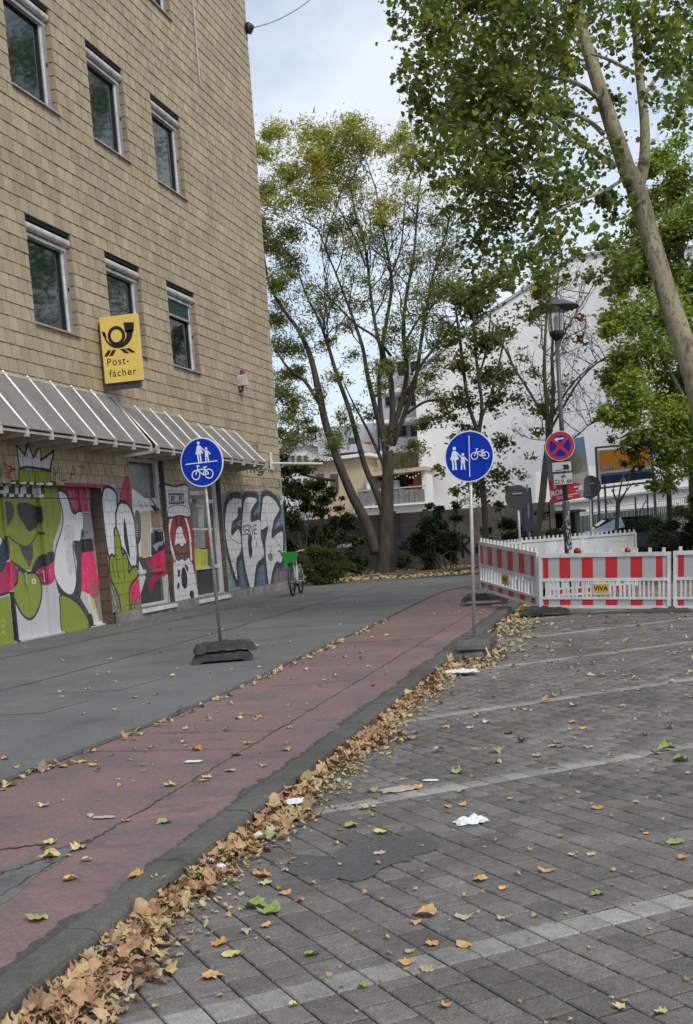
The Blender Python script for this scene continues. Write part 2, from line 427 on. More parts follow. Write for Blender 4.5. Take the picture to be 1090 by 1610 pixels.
for p in ([(165, 1130), (200, 1250), (250, 1400)], [(370, 1200), (350, 1350), (340, 1450)], [(190, 1290), (215, 1400), (250, 1450)], [(400, 1280), (370, 1350), (380, 1440)]): B0.line(p, .035)
B0.fill([(206, 745), (230, 742), (256, 830), (270, 935), (300, 930), (322, 1000), (325, 1090), (358, 1045), (400, 1050), (402, 1115), (345, 1190), (328, 1300), (345, 1530), (280, 1530), (262, 1400), (235, 1270), (180, 1140), (165, 1000), (182, 945), (212, 945)], GRN, line=.06)
for p in ([(185, 1010), (198, 1080), (216, 1138)], [(215, 950), (230, 1060), (250, 1142)], [(275, 950), (282, 1060), (290, 1150)]): B0.line(p, .035)
# --- shop window 1 (paint and bills on frame and glass)
BR.fill([(340, 400), (430, 470), (525, 585), (505, 960), (430, 975), (402, 960), (385, 700), (345, 560)], (.68, .68, .66), sm=False)
BR.line([(330, 385), (430, 430), (500, 510), (545, 590)], .07)
BR.fill([(410, 600), (492, 590), (492, 965), (415, 970)], (.5, .43, .3), sm=False)
for k in range(14):
    y = 620 + k * 24; BR.line([(420 + (k * 13) % 20, y), (475, y)], .02, (.3, .2, .12), sm=False, alpha=.6)
BR.fill([(492, 585), (605, 580), (608, 750), (505, 748)], (.24, .17, .14), sm=False); BR.fill([(530, 620), (565, 615), (572, 700), (530, 705)], (.4, .3, .25)); BR.fill([(505, 726), (600, 724), (600, 736), (505, 738)], (.6, .5, .45), sm=False)
BR.fill([(498, 765), (612, 750), (615, 950), (500, 950)], (.02, .02, .028), sm=False); BR.fill([(510, 870), (585, 830), (545, 920)], (.3, .31, .38), sm=False)
BR.fill([(455, 1010), (600, 890), (618, 1090), (500, 1240), (475, 1230), (500, 1120)], MAG, rough=.08, sm=False); BR.fill([(500, 960), (600, 900), (615, 1020), (520, 1050)], PNK, sm=False, alpha=.6)
BR.fill([(400, 960), (435, 970), (475, 1040), (512, 1110), (470, 1180), (445, 1340), (428, 1260), (465, 1130), (430, 1040)], (.05, .05, .055), sm=False)
BR.fill([(400, 990), (430, 1060), (455, 1130), (420, 1250), (405, 1300)], WHT, sm=False)
BR.fill([(370, 590), (410, 620), (415, 800), (388, 860), (372, 700)], BLK)
for k in range(6): BR.line([(378, 700 + k * 18), (392, 705 + k * 18)], .02, (.5, .55, .6), sm=False)
for x, y in ((380, 515), (400, 530), (430, 520), (455, 540), (470, 520), (415, 550)): BR.line([(x, y), (x + 10, y + 12)], .03, sm=False)
tagword(BR, 'N2', 480, 460, 520, 452, 35, .018); tagword(BR, 'PIONSER', 455, 1330, 590, 1290, 60, .015, (.04, .06, .06)); tagword(BR, 'MB', 530, 1220, 600, 1200, 60, .03, (.03, .04, .04))
# --- cow pillar
B0.fill([(640, 640), (840, 640), (870, 1090), (660, 1100)], (.3, .02, .03), sm=False)
B0.fill([(690, 985), (750, 960), (820, 975), (860, 1080), (885, 1352), (700, 1372), (690, 1160)], (.6, .6, .62), line=.045)
for c in ((680, 610, 652, 780, 698, 975), (778, 610, 820, 770, 835, 975)):
    B0.line([c[0:2], c[2:4], c[4:6]], .2); B0.line([c[0:2], c[2:4], c[4:6]], .13, (.6, .6, .62))
B0.fill([(700, 640), (720, 640), (730, 720), (712, 720)], (.1, .02, .02)); B0.fill([(745, 640), (765, 640), (768, 720), (750, 720)], (.1, .02, .02))
B0.fill([(710, 745), (735, 712), (758, 725), (770, 780), (795, 870), (705, 872), (706, 800)], (.64, .64, .66), line=.03)
B0.fill([(716, 790), (724, 765), (732, 790), (728, 812)], (.7, .7, .7), line=.02); B0.fill([(742, 790), (752, 765), (762, 790), (756, 812)], (.7, .7, .7), line=.02); B0.line([(726, 800), (727, 808)], .035); B0.line([(752, 800), (753, 808)], .035)
B0.fill([(705, 880), (735, 860), (757, 885), (785, 858), (810, 890), (806, 960), (780, 992), (757, 975), (730, 992), (706, 960)], (.14, .06, .03), line=.035)
B0.line([(726, 930), (728, 945)], .06); B0.line([(785, 930), (786, 945)], .06)
B0.fill([(755, 1070), (778, 1050), (800, 1120), (800, 1200), (780, 1225), (757, 1180)], BLK); B0.fill([(724, 1075), (740, 1070), (742, 1120), (726, 1125)], BLK); B0.fill([(782, 1020), (808, 1050), (805, 1085), (785, 1050)], BLK)
B0.fill([(722, 1180), (736, 1175), (734, 1220), (720, 1225)], BLK); B0.fill([(822, 1250), (850, 1240), (855, 1300), (830, 1300)], BLK)
B0.fill([(612, 378), (700, 388), (803, 378), (812, 500), (828, 632), (740, 628), (640, 636), (622, 500)], (.6, .6, .63), line=.055)
B0.fill([(650, 452), (770, 450), (774, 522), (655, 528)], (.45, .45, .48), line=.045, sm=False)
for x, y in ((680, 487), (745, 482)):
    B0.line([(x - 12, y - 18), (x + 12, y + 18)], .05, sm=False); B0.line([(x + 12, y - 18), (x - 12, y + 18)], .05, sm=False)
B0.line([(650, 560), (720, 540), (800, 560), (812, 628)], .03); B0.line([(650, 560), (640, 630)], .03)
# --- shop window 2, bills
rr = random.Random(5)
for (a, b, c, d, col) in ((818, 478, 945, 700, (.03, .035, .03)), (860, 490, 935, 560, (.25, .27, .25)), (845, 580, 885, 735, (.09, .09, .09)), (885, 570, 930, 728, (.38, .35, .36)), (850, 740, 900, 900, (.3, .26, .22)), (900, 735, 940, 890, (.28, .3, .34)), (938, 735, 975, 880, (.35, .05, .03)), (855, 900, 905, 1070, (.55, .55, .08)), (905, 900, 960, 1050, (.42, .5, .1)), (960, 895, 1000, 1050, (.12, .12, .07)), (815, 425, 940, 460, (.55, .55, .55)), (830, 730, 1000, 745, (.6, .58, .55))):
    BR.fill([(a, b), (c, b), (c + 4, d), (a + 4, d)], col, sm=False)
    for k in range(9):
        y = b + (d - b) * rr.random(); x = a + (c - a) * rr.random() * .7
        BR.line([(x, y), (x + (c - a) * .25, y)], .025, [min(1, q * rr.choice((.4, .6, 1.8, 2.6))) for q in col], sm=False, alpha=.8)
BR.fill([(890, 432), (936, 428), (936, 452), (892, 455)], (.55, .2, .08), sm=False, alpha=.6)
tagword(BR, 'VIPERB', 885, 1230, 1005, 1210, 70, .02, (.05, .08, .08))
# --- blue mural with silver letters
C0 = Frame(300, 660, 5.365, XW)
keep = paint[:, :int((29.43 - GY0) * GS)].copy()
C0.fill([(238, 640), (300, 620), (430, 600), (600, 600), (745, 640), (790, 700), (835, 1400), (290, 1480)], (.13, .22, .3), sm=False, alpha=.95)
for k in range(60):
    x = rr.uniform(262, 800); y = rr.uniform(700, 1380); x += max(0, (y - 900) * .07)
    C0.line([(x, y), (x + rr.uniform(-8, 8), y + rr.uniform(40, 130))], rr.uniform(.15, .5), rr.choice([(.08, .17, .32), (.28, .46, .58), (.14, .3, .46), (.36, .52, .6), (.05, .07, .16)]), soft=.12, alpha=.25)
C0.fill([(640, 1260), (800, 1150), (825, 1390), (650, 1410)], (.05, .05, .12), alpha=.75); C0.fill([(400, 1180), (620, 1180), (640, 1420), (430, 1440)], (.045, .05, .13), alpha=.7); C0.fill([(270, 1200), (330, 1180), (420, 1460), (280, 1470)], (.12, .26, .3), alpha=.8)
for k in range(22):
    x = rr.uniform(690, 800); C0.line([(x, 1360), (x + 3, 1290 - rr.random() * 40)], .03, rr.choice([(.55, .25, .1), (.5, .12, .1), (.3, .05, .15)]), sm=False, alpha=.7)
L1 = [(340, 670), (398, 662), (432, 700), (398, 745), (395, 820), (350, 870), (345, 975), (400, 920), (425, 1000), (422, 1110), (385, 1190), (392, 1355), (345, 1220), (305, 1050), (290, 880), (300, 740)]
L2 = [(465, 660), (542, 658), (555, 690), (512, 760), (510, 858), (582, 845), (592, 980), (618, 1140), (562, 1210), (540, 1320), (525, 1485), (482, 1350), (452, 1200), (432, 1000), (440, 760)]
L3 = [(620, 645), (682, 655), (748, 750), (702, 850), (682, 992), (742, 950), (778, 962), (768, 1195), (722, 1200), (690, 1280), (664, 1405), (640, 1250), (628, 1050), (650, 905), (590, 925), (602, 720)]
for L in (L1, L2, L3):
    P = C0.w(smooth_poly(L)); stroke_px(np.vstack([P, P[:1]]), .27, (.02, .024, .035), soft=.07)
for L in (L1, L2, L3): C0.fill(L, (.53, .53, .55), line=.03)
for p in ([(292, 930), (340, 1000), (400, 1040), (425, 1040)], [(610, 745), (650, 880), (700, 990), (765, 1085)], [(500, 980), (480, 1050), (510, 1100), (500, 1170)], [(325, 1200), (370, 1200), (380, 1290), (330, 1280)], [(290, 1260), (310, 1350), (340, 1300), (370, 1420)]): C0.line(p, .03)
C0.fill([(485, 975), (515, 980), (512, 1060), (520, 1110), (505, 1170), (488, 1120)], BLK); C0.fill([(650, 1135), (685, 1130), (690, 1180), (665, 1190)], (.06, .06, .065), alpha=.8)
tagword(C0, 'SERVE', 440, 970, 560, 960, 75, .028); tagword(C0, 'LINE', 355, 900, 425, 890, 38, .02, (.25, .25, .26)); tagword(C0, 'GJ', 650, 1120, 685, 1110, 50, .02); tagword(C0, 'I H', 535, 1000, 560, 1080, 30, .02)
for p in ([(755, 830), (780, 900), (750, 860), (790, 920)],): C0.line(p, .03)
C0.fill([(752, 680), (782, 678), (784, 715), (755, 718)], (.55, .55, .53), sm=False); C0.fill([(390, 668), (425, 668), (427, 738), (402, 740)], (.62, .62, .6), sm=False); tagword(C0, 'I', 395, 705, 415, 705, 25, .03)
tagword(C0, 'MAKE', 472, 445, 612, 440, 75, .045); tagword(C0, 'HCV!', 655, 440, 760, 470, 90, .028)
C0.line([(590, 380), (625, 400), (600, 460), (560, 465)], .06)
tagword(C0, 'DEZZLSHHM', 455, 575, 655, 580, 70, .018, (.03, .03, .03)); tagword(C0, 'ORISB', 660, 580, 762, 580, 65, .02, (.03, .03, .03)); tagword(C0, 'UVM', 505, 255, 570, 262, 50, .03, (.05, .05, .05))
for p in ([(270, 380), (300, 440), (280, 480), (320, 500)], [(320, 370), (360, 400), (330, 440), (300, 400)], [(265, 500), (290, 580), (320, 500), (330, 580)], [(350, 380), (300, 500)], [(280, 590), (320, 610), (350, 590), (300, 620)]): C0.line(p, .03, (.3, .06, .03))
paint[:, :keep.shape[1]] = keep
gimg = bpy.data.images.new('sprayed_paint', GW, GH, alpha=True, float_buffer=True)
gimg.colorspace_settings.name = 'Non-Color'
gimg.pixels.foreach_set(paint.ravel()); gimg.update(); gimg.pack()
def painted(nt, base):
    g = nt.nodes.new('ShaderNodeNewGeometry'); s = nt.nodes.new('ShaderNodeSeparateXYZ'); nt.links.new(g.outputs['Position'], s.inputs[0])
    def mr(sock, a, b):
        m = nt.nodes.new('ShaderNodeMapRange'); m.inputs[1].default_value = a; m.inputs[2].default_value = b; m.clamp = False
        nt.links.new(sock, m.inputs[0]); return m.outputs[0]
    c = nt.nodes.new('ShaderNodeCombineXYZ'); nt.links.new(mr(s.outputs['Y'], GY0, GY1), c.inputs[0]); nt.links.new(mr(s.outputs['Z'], 0, GZ1), c.inputs[1])
    t = nt.nodes.new('ShaderNodeTexImage'); t.image = gimg; t.extension = 'CLIP'; nt.links.new(c.outputs[0], t.inputs[0])
    w = noise(nt, 14, 8, .75); k = ramp(nt, w, [(.28, (.45, .45, .45)), (.42, (.93, .93, .93)), (.7, (1, 1, 1))])
    a = N(nt, 'ShaderNodeMath', operation='MULTIPLY'); nt.links.new(t.outputs['Alpha'], a.inputs[0]); nt.links.new(k, a.inputs[1])
    return mixc(nt, a.outputs[0], base, t.outputs['Color'])

# ------------------------------------------------------------------ building materials
def block_mat(name, tones, paint_on):
    m, nt, b = new_mat(name)
    r = island_rand(nt)
    col = ramp(nt, r, [(0.0, tones[0]), (.35, tones[1]), (.7, tones[2]), (1, tones[3])])
    f = noise(nt, 1.1, 8, .62); st = ramp(nt, f, [(.35, (.86, .85, .84)), (.65, (1.06, 1.05, 1.03))])
    col = mixc(nt, 1.0, col, st, 'MULTIPLY')
    g = nt.nodes.new('ShaderNodeNewGeometry'); mp_ = nt.nodes.new('ShaderNodeMapping'); mp_.inputs['Scale'].default_value = (3, 3, .18)
    nt.links.new(g.outputs['Position'], mp_.inputs[0])
    s2 = noise(nt, 1.6, 5, .6, mp_.outputs[0]); k2 = ramp(nt, s2, [(.52, (1, 1, 1)), (.75, (.84, .83, .82))])
    col = mixc(nt, .8, col, k2, 'MULTIPLY')
    g3 = noise(nt, 90, 3, .7); k3 = ramp(nt, g3, [(.3, (.82, .82, .82)), (.7, (1.12, 1.12, 1.12))]); col = mixc(nt, 1.0, col, k3, 'MULTIPLY')
    if paint_on: col = painted(nt, col)
    nt.links.new(col, b.inputs['Base Color']); b.inputs['Roughness'].default_value = .85
    bump(nt, b, noise(nt, 70, 4, .7), .5, .006)
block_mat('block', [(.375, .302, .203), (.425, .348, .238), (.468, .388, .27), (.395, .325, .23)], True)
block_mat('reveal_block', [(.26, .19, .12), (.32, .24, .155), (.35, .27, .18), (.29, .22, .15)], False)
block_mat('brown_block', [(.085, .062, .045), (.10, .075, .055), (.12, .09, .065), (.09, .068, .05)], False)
simple('mortar', (.055, .044, .032), .95)
simple('plinth', (.23, .21, .19), .95, var=.35, scale=3, bmp=.6, dirt=(.09, .085, .08))
simple('dark_void', (.01, .01, .01), .9)
simple('alu', (.42, .44, .47), .38, .6, var=.1)
simple('white_frame', (.68, .70, .73), .42, 0, var=.12, dirt=(.32, .33, .34))
simple('shutter_box', (.52, .51, .49), .5, 0, var=.14, dirt=(.2, .19, .17))
simple('gasket', (.015, .015, .015), .5)
simple('sill', (.40, .36, .33), .5, .2, var=.12, dirt=(.16, .14, .13))
simple('green_blind', (.008, .035, .03), .6, bmp=.1)
simple('cream_metal', (.50, .47, .38), .55, 0, var=.15, scale=3, dirt=(.2, .17, .12))
simple('bar_metal', (.55, .52, .47), .45, .2, var=.15, dirt=(.25, .22, .2))
simple('canopy_sheet', (.205, .20, .195), .8, 0, spec=.15, var=.12, scale=1.2, bmp=.1, dirt=(.14, .135, .125))
def glass_mat(name, base, rough=.03, paint_on=False, bw=0.0):
    m, nt, b = new_mat(name)
    f = noise(nt, 2.5, 5, .6); c = ramp(nt, f, [(.3, tuple(x * .6 for x in base)), (.75, tuple(x * 1.5 for x in base))])
    if paint_on: c = painted(nt, c)
    nt.links.new(c, b.inputs['Base Color']); b.inputs['Roughness'].default_value = rough
    b.inputs['IOR'].default_value = 1.52; b.inputs['Specular IOR Level'].default_value = .75
    w = noise(nt, 1.4, 2); bump(nt, b, w, .05, .02)
glass_mat('window_glass', (.012, .022, .020))
glass_mat('shop_glass', (.05, .06, .055), .12, True)
m, nt, b = new_mat('door_paint')
f = noise(nt, 4, 5); c = painted(nt, ramp(nt, f, [(.3, (.40, .41, .43)), (.7, (.52, .53, .55))])); nt.links.new(c, b.inputs['Base Color']); b.inputs['Roughness'].default_value = .5
bump(nt, b, noise(nt, 20, 3), .1, .004)
m, nt, b = new_mat('shop_frame')
f = noise(nt, 4, 5); c = painted(nt, ramp(nt, f, [(.3, (.46, .47, .48)), (.7, (.58, .59, .6))])); nt.links.new(c, b.inputs['Base Color']); b.inputs['Roughness'].default_value = .45

# ------------------------------------------------------------------ office building
YE, YS = 34.72, 13.0                                     # far corner, near end (out of frame)
ZT = 18.3
CH, BW = .244, .325
bld = thing('office_building', 'tan concrete-block office building with small windows and graffiti along its ground floor', 'building', (XW, 24.0, 0.1))
openings = []                                             # y0, y1, z0, z1, kind
for z0, z1 in ((5.80, 7.752), (9.95, 11.90), (14.09, 16.05)):
    for y0 in (17.18, 20.43, 23.68, 26.93):
        openings.append((y0, y0 + 1.74, z0, z1, 'w'))
openings = [o for o in openings if not (o[2] > 14 and o[0] < 26)] + [(y0, y0 + 1.74, 14.09, 16.05, 'w') for y0 in (20.43, 23.68)]
openings += [(17.2, 22.48, 0.1, 2.93, 'd'), (23.92, 25.78, .25, 3.58, 's'), (27.25, 29.40, .22, 3.35, 's')]
ys = sorted({YS, YE - .03} | {v for o in openings for v in o[:2]}); zs = sorted({0.1, ZT} | {v for o in openings for v in o[2:4]})
core = MB()
for i in range(len(ys) - 1):
    for j in range(len(zs) - 1):
        cy, cz = (ys[i] + ys[i + 1]) / 2, (zs[j] + zs[j + 1]) / 2
        if any(o[0] < cy < o[1] and o[2] < cz < o[3] for o in openings): continue
        core.box(-11.45, XW - .028, ys[i], ys[i + 1], zs[j], zs[j + 1])
build('wall', core, 'mortar', bld)
body = MB(); body.box(-22, -11.46, YS, YE - .03, .1, ZT); build('interior', body, 'dark_void', bld)
endw = MB(); endw.box(-22, -11.46, YE - .029, YE, .1, ZT); build('end_wall', endw, 'block', bld)
rf = MB(); rf.box(-22.3, XW + .12, YS, YE + .1, ZT, ZT + .3); build('roof', rf, 'alu', bld)
pl = MB(); pl.box(-11.2, XW + .025, 22.66, YE, .06, .33); build('plinth', pl, 'plinth', bld)
def tile_geo(w, h=CH, proud=.015, top=.003):
    mb = MB(); x0 = -.03; g = .013
    vs = [(x0, g, 0), (x0, w - g, 0), (x0, w - g, h - .002), (x0, g, h - .002), (proud, g, .004), (proud, w - g, .004), (top, w - g, h - .004), (top, g, h - .004)]
    return mb.add(vs, [(0, 4, 7, 3), (1, 2, 6, 5), (4, 5, 6, 7), (0, 1, 5, 4), (3, 7, 6, 2)])
tiles = []
k0 = -math.ceil((5.80 - .33) / CH)
for c in range(k0, int((ZT - 5.8) / CH) + 1):
    z = 5.80 + c * CH; h = CH
    if z < .33: h = z + CH - .33; z = .33
    if h < .04: continue
    off = 0 if c % 2 else BW / 2
    seg = [(YS, YE)]
    for o in openings:
        if o[2] < z + h / 2 < o[3]:
            ns = []
            for a, b_ in seg:
                if o[1] <= a or o[0] >= b_: ns.append((a, b_)); continue
                if o[0] > a: ns.append((a, o[0]))
                if o[1] < b_: ns.append((o[1], b_))
            seg = ns
    # the brown pilasters beside the ground-floor openings
    for a, b_ in seg:
        k = math.floor((a - 20.43 - off) / BW)
        y = a
        while y < b_ - 1e-6:
            y2 = min(20.43 + off + (k + 1) * BW, b_); k += 1
            if y2 - y < .05: 
                if y2 <= y: continue
            tiles.append((y, z, y2 - y, h)); y = y2
def px_of(P):
    v = np.array(P) - EYE; d = v @ CD
    return CPX + CF * (v @ CR) / d, CPY - CF * (v @ CU) / d, d
def vis(t):
    x, y, d = px_of((XW, t[0] + t[2] / 2, t[1] + t[3] / 2)); return -12 < x < 1100 and -10 < y < 1620
near = sorted([t for t in tiles if vis(t) and t[2] > .3 and t[3] > .2 and t[1] > 2.9], key=lambda t: t[0])[:300]
ns_ = set(near); rest = MB()
full = None
for t in tiles:
    low = t[1] < 2.9
    pr = .006 if low else .015 + rng.uniform(-.003, .003)
    if t in ns_:
        if full is None or True:
            key = round(t[2], 3), round(t[3], 3)
            if full is None: full = {}
            if key not in full:
                g_ = tile_geo(*key); me = bpy.data.meshes.new('block_tile'); me.from_pydata(g_.v, [], g_.f); me.materials.append(MATS['block']); full[key] = me
        o = make_obj('block_tile', full[key], bld)
        o.location = (rng.uniform(-.003, .003), t[0] - 24.0, t[1] - .1)
        continue
    g_ = tile_geo(t[2], t[3], pr, .003); dx = XW + (0 if low else rng.uniform(-.003, .003))
    rest.add([(v[0] + dx, v[1] + t[0], v[2] + t[1]) for v in g_.v], g_.f)
stuff(build('block_cladding', rest, 'block', bld))
# returns of the openings: far jambs seen from the street
for o in openings:
    z = o[2]; d = {'w': .24, 's': .28, 'd': .26}[o[4]]; rv = MB()
    while z < o[3] - .02:
        h = min(CH, o[3] - z)
        rv.add([(XW - d, o[1] - .012, z + .004), (XW + .012, o[1] - .016, z + .004), (XW + .004, o[1] - .003, z + h - .004), (XW - d, o[1] - .003, z + h - .004),
                 (XW - d, o[1] + .02, z + .004), (XW - .03, o[1] + .02, z + .004), (XW - .03, o[1] + .02, z + h - .004), (XW - d, o[1] + .02, z + h - .004)],
                [(0, 1, 2, 3), (0, 4, 5, 1), (3, 2, 6, 7)])
        z += CH
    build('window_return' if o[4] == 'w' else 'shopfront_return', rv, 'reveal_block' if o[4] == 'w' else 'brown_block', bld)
# upper windows
def upper_window(y0, y1, z0, z1, blind=0.0):
    X = XW - .20
    fr = MB(); t = .07
    fr.box(X, X + .06, y0 + .002, y0 + t, z0 + .03, z1 - .01); fr.box(X, X + .10, y1 - .2, y1 - .012, z0 + .03, z1 - .01)
    fr.box(X, X + .06, y0 + t, y1 - .2, z0 + .03, z0 + .1); fr.box(X, X + .06, y0 + t, y1 - .2, z1 - .36, z1 - .30)
    w = build('window', fr, 'white_frame', bld)
    sa = MB(); sa.box(X + .102, X + .125, y1 - .17, y1 - .05, z0 + .05, z1 - .3); sa.box(X + .03, X + .075, y1 - .235, y1 - .2, z0 + .1, z1 - .36); build('guide_rail', sa, 'alu', w)
    gk = MB(); gk.box(X + .02, X + .062, y1 - .26, y1 - .236, z0 + .1, z1 - .36); gk.box(X + .02, X + .062, y0 + t, y1 - .26, z1 - .385, z1 - .36); build('gasket', gk, 'gasket', w)
    g = MB(); g.box(X + .01, X + .022, y0 + t, y1 - .24, z0 + .1, z1 - .36); build('pane', g, 'window_glass', w)
    sb = MB(); r = .078; zc = z1 - .19
    sb.tube([(X + .13, y0 + .01, zc), (X + .13, y1 - .03, zc)], r, 14); build('shutter_box', sb, 'shutter_box', w, smooth=False)
    sb2 = MB(); sb2.box(X + .06, X + .13, y0 + .01, y1 - .03, zc - .16, zc - .10); sb2.box(X + .01, X + .03, y0 + .01, y1 - .03, zc + .0, z1); build('shutter_slat', sb2, 'shutter_box', w)
    dk = MB(); dk.box(X - .03, X + .18, y0 + .004, y1 - .014, z1 - .075, z1 - .003); build('shutter_gap_shade', dk, 'dark_void', w)  # near-black box fills the recess above the roller, its shade put in as colour
    si = MB(); si.add([(X - .02, y0 - .02, z0 + .055), (XW + .06, y0 - .02, z0 + .02), (XW + .06, y1 + .01, z0 + .02), (X - .02, y1 + .01, z0 + .055), (X - .02, y0 - .02, z0 + .02), (XW + .06, y0 - .02, z0 - .012), (XW + .06, y1 + .01, z0 - .012), (X - .02, y1 + .01, z0 + .02)],
                     [(0, 1, 2, 3), (1, 5, 6, 2), (0, 4, 5, 1), (3, 2, 6, 7), (4, 7, 6, 5)]); build('sill', si, 'sill', w)
    hd = MB(); hd.box(X + .126, X + .15, y1 - .16, y1 - .13, (z0 + z1) / 2 - .12, (z0 + z1) / 2 - .06); build('catch', hd, 'gasket', w)
    if blind:
        bl = MB(); bl.box(X + .07, X + .09, y0 + .01, y1 - .06, z1 - .27 - blind, z1 - .27); bo = build('blind', bl, 'green_blind', w)
        bl = MB(); bl.box(X + .065, X + .115, y0 + .01, y1 - .05, z1 - .32 - blind, z1 - .27 - blind); build('blind_rail', bl, 'alu', w)
for o in openings:
    if o[4] == 'w': upper_window(*o[:4], blind=.42 if (abs(o[0] - 26.93) < .01 and o[2] < 6) else (.95 if o[2] > 14 else 0))
# ground-floor doors in their recess
def door_bay():
    X = XD
    bk = MB(); bk.box(X - .16, X - .12, 17.2, 22.48, .1, 2.93); build('door_back', bk, 'door_paint', bld)
    cuts = [17.25, 18.0, 18.95, 19.05, 19.66, 20.31, 20.55, 20.82, 21.83, 22.05, 22.46]
    for i in range(len(cuts) - 1):
        a, b_ = cuts[i], cuts[i + 1]; rec = -.05 if 19.0 < (a + b_) / 2 < 20.4 else 0
        for z0, z1 in ((.12, 2.655), (2.67, 2.92)):
            p = MB(); p.box(X - .11, X + rec - .004, a + .006, b_ - .006, z0, z1)
            d = build('door_panel', p, 'door_paint', bld)
            if z0 < 1 and b_ - a > .5 and 19.0 < a < 20.4:
                h = MB(); h.tube([(X + rec + .05, b_ - .10, 1.10), (X + rec + .05, b_ - .10, 1.32)], .014, 8); h.box(X + rec, X + rec + .05, b_ - .11, b_ - .09, 1.12, 1.14); h.box(X + rec, X + rec + .05, b_ - .11, b_ - .09, 1.28, 1.30); build('handle', h, 'alu', d)
    for y in (19.0, 20.33, 21.94):
        p = MB(); p.box(X - .003, X + .035, y - .03, y + .03, .12, 2.92); build('door_post', p, 'door_paint', bld)
    th = MB(); th.box(X - .1, X + .06, 17.2, 22.45, .1, .135); build('threshold', th, 'shop_frame', bld)
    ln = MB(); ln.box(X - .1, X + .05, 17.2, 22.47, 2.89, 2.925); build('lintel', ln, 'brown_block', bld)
door_bay()
def shop_window(y0, y1, z0, z1, bars):
    X = XR; t = .09
    fr = MB(); fr.box(X, X + .07, y0, y0 + t, z0, z1); fr.box(X, X + .09, y1 - t - .1, y1 - .01, z0, z1)
    for z in (z0 + .05, z1 - .09): fr.box(X, X + .07, y0 + t, y1 - t - .1, z, z + .085)
    for z, h in bars: fr.box(X, X + .06, y0 + t, y1 - t - .1, z, z + h)
    w = build('shop_window', fr, 'shop_frame', bld)
    zz_ = [z0 + .135] + [v for z, h in bars for v in (z, z + h)] + [z1 - .09]
    for i in range(0, len(zz_), 2):
        g = MB(); g.box(X + .012, X + .024, y0 + t, y1 - t - .1, zz_[i], zz_[i + 1]); build('pane', g, 'shop_glass', w)
    s = MB(); s.box(X, XW + .07, y0 - .05, y1 - .02, z0 - .04, z0 + .045); build('sill', s, 'white_frame', w)
shop_window(23.92, 25.76, .25, 3.58, [(1.05, .08), (2.55, .16)])
shop_window(27.25, 29.38, .22, 3.35, [(.98, .08), (2.62, .1)])
# canopies of sheet between raking glazing bars
def canopy(y0, y1, zb, zf, step=.84, ybars=None):
    cano = MB(); X0, X1 = XW + .03, -10.05
    n = max(2, round((y1 - y0) / step)); yb = [y0 + (y1 - y0) * i / n for i in range(n + 1)]
    root = build('canopy', cano.box(X1 - .02, X1 + .02, y0 - .05, y1 + .05, zf - .06, zf - .02), 'bar_metal', bld)
    for i in range(n):
        s = MB(); a, b_ = yb[i] + .015, yb[i + 1] - .015
        s.add([(X0, a, zb), (X1 + .05, a, zf + .02), (X1 + .05, b_, zf + .02), (X0, b_, zb), (X0, a, zb - .012), (X1 + .05, a, zf + .008), (X1 + .05, b_, zf + .008), (X0, b_, zb - .012)],
              [(0, 1, 2, 3), (4, 7, 6, 5), (1, 5, 6, 2), (0, 4, 5, 1), (3, 2, 6, 7)])
        build('canopy_sheet', s, 'canopy_sheet', root)
    for y in yb:
        b2 = MB(); b2.tube([(X0 - .02, y, zb + .045), (X1 + .03, y, zf + .035)], .022, 4); b2.box(X1 - .015, X1 + .05, y - .04, y + .04, zf - .12, zf + .05)
        build('glazing_bar', b2, 'bar_metal', root)
    for i, y in enumerate(yb):
        a = MB(); a.add([(XW - .02, y - .02, zf + .06), (X1, y - .02, zf - .0), (X1, y - .02, zf - .09), (XW - .02, y - .02, zf - .16), (XW - .02, y + .02, zf + .06), (X1, y + .02, zf - .0), (X1, y + .02, zf - .09), (XW - .02, y + .02, zf - .16)],
                      [(0, 1, 2, 3), (7, 6, 5, 4), (0, 4, 5, 1), (3, 2, 6, 7), (1, 5, 6, 2)])
        a.box(XW + .0, X1, y + .0, y + .30 if i < n else y + .04, zf - .05, zf - .03); build('support_arm', a, 'cream_metal', root)
    e = MB(); e.box(XW + .001, XW + .06, y0 - .03, y1 + .03, zb - .03, zb + .015); build('wall_flashing', e, 'cream_metal', root)
canopy(15.69, 23.25, 4.76, 3.68)
canopy(23.62, 26.95, 4.62, 3.66, .83)
canopy(27.25, 30.75, 4.50, 3.62, .86)
# wall lamp, bracket arm, cable bracket
wl_ = thing('wall_lamp', 'small pale wall lamp with a rust-red cap, high on the block wall', 'lamp', (XW, 31.47, 5.7))
q = MB(); q.bbox(XW + .02, XW + .26, 31.36, 31.58, 5.78, 6.06, .03); build('lamp_body', q, 'shutter_box', wl_)
q = MB(); q.lathe([(.0, 6.2), (.06, 6.19), (.075, 6.06), (0.0, 6.06)], (XW + .14, 31.47, 0), 10); simple('rust_red', (.16, .04, .025), .7); build('cap', q, 'rust_red', wl_)
q = MB(); q.tube([(XW + .12, 31.47, 5.79), (XW + .12, 31.47, 5.66), (XW, 31.47, 5.62)], .03, 8); build('stem', q, 'gasket', wl_)
br = thing('bracket_arm', 'white metal arm sticking out from the building corner above the mural', 'bracket', (XW, 33.7, 3.7))
q = MB(); q.box(XW + .03, XW + .08, 33.64, 33.76, 3.62, 4.12); build('wall_plate', q, 'white_frame', br)
q = MB(); q.tube([(XW + .08, 33.7, 3.80), (-9.25, 33.7, 3.66)], .032, 8); build('arm', q, 'white_frame', br)
cb = thing('span_wire', 'thin steel wire running from an insulator high on the building corner across the sky', 'cable', (XW, 34.6, 16.1))
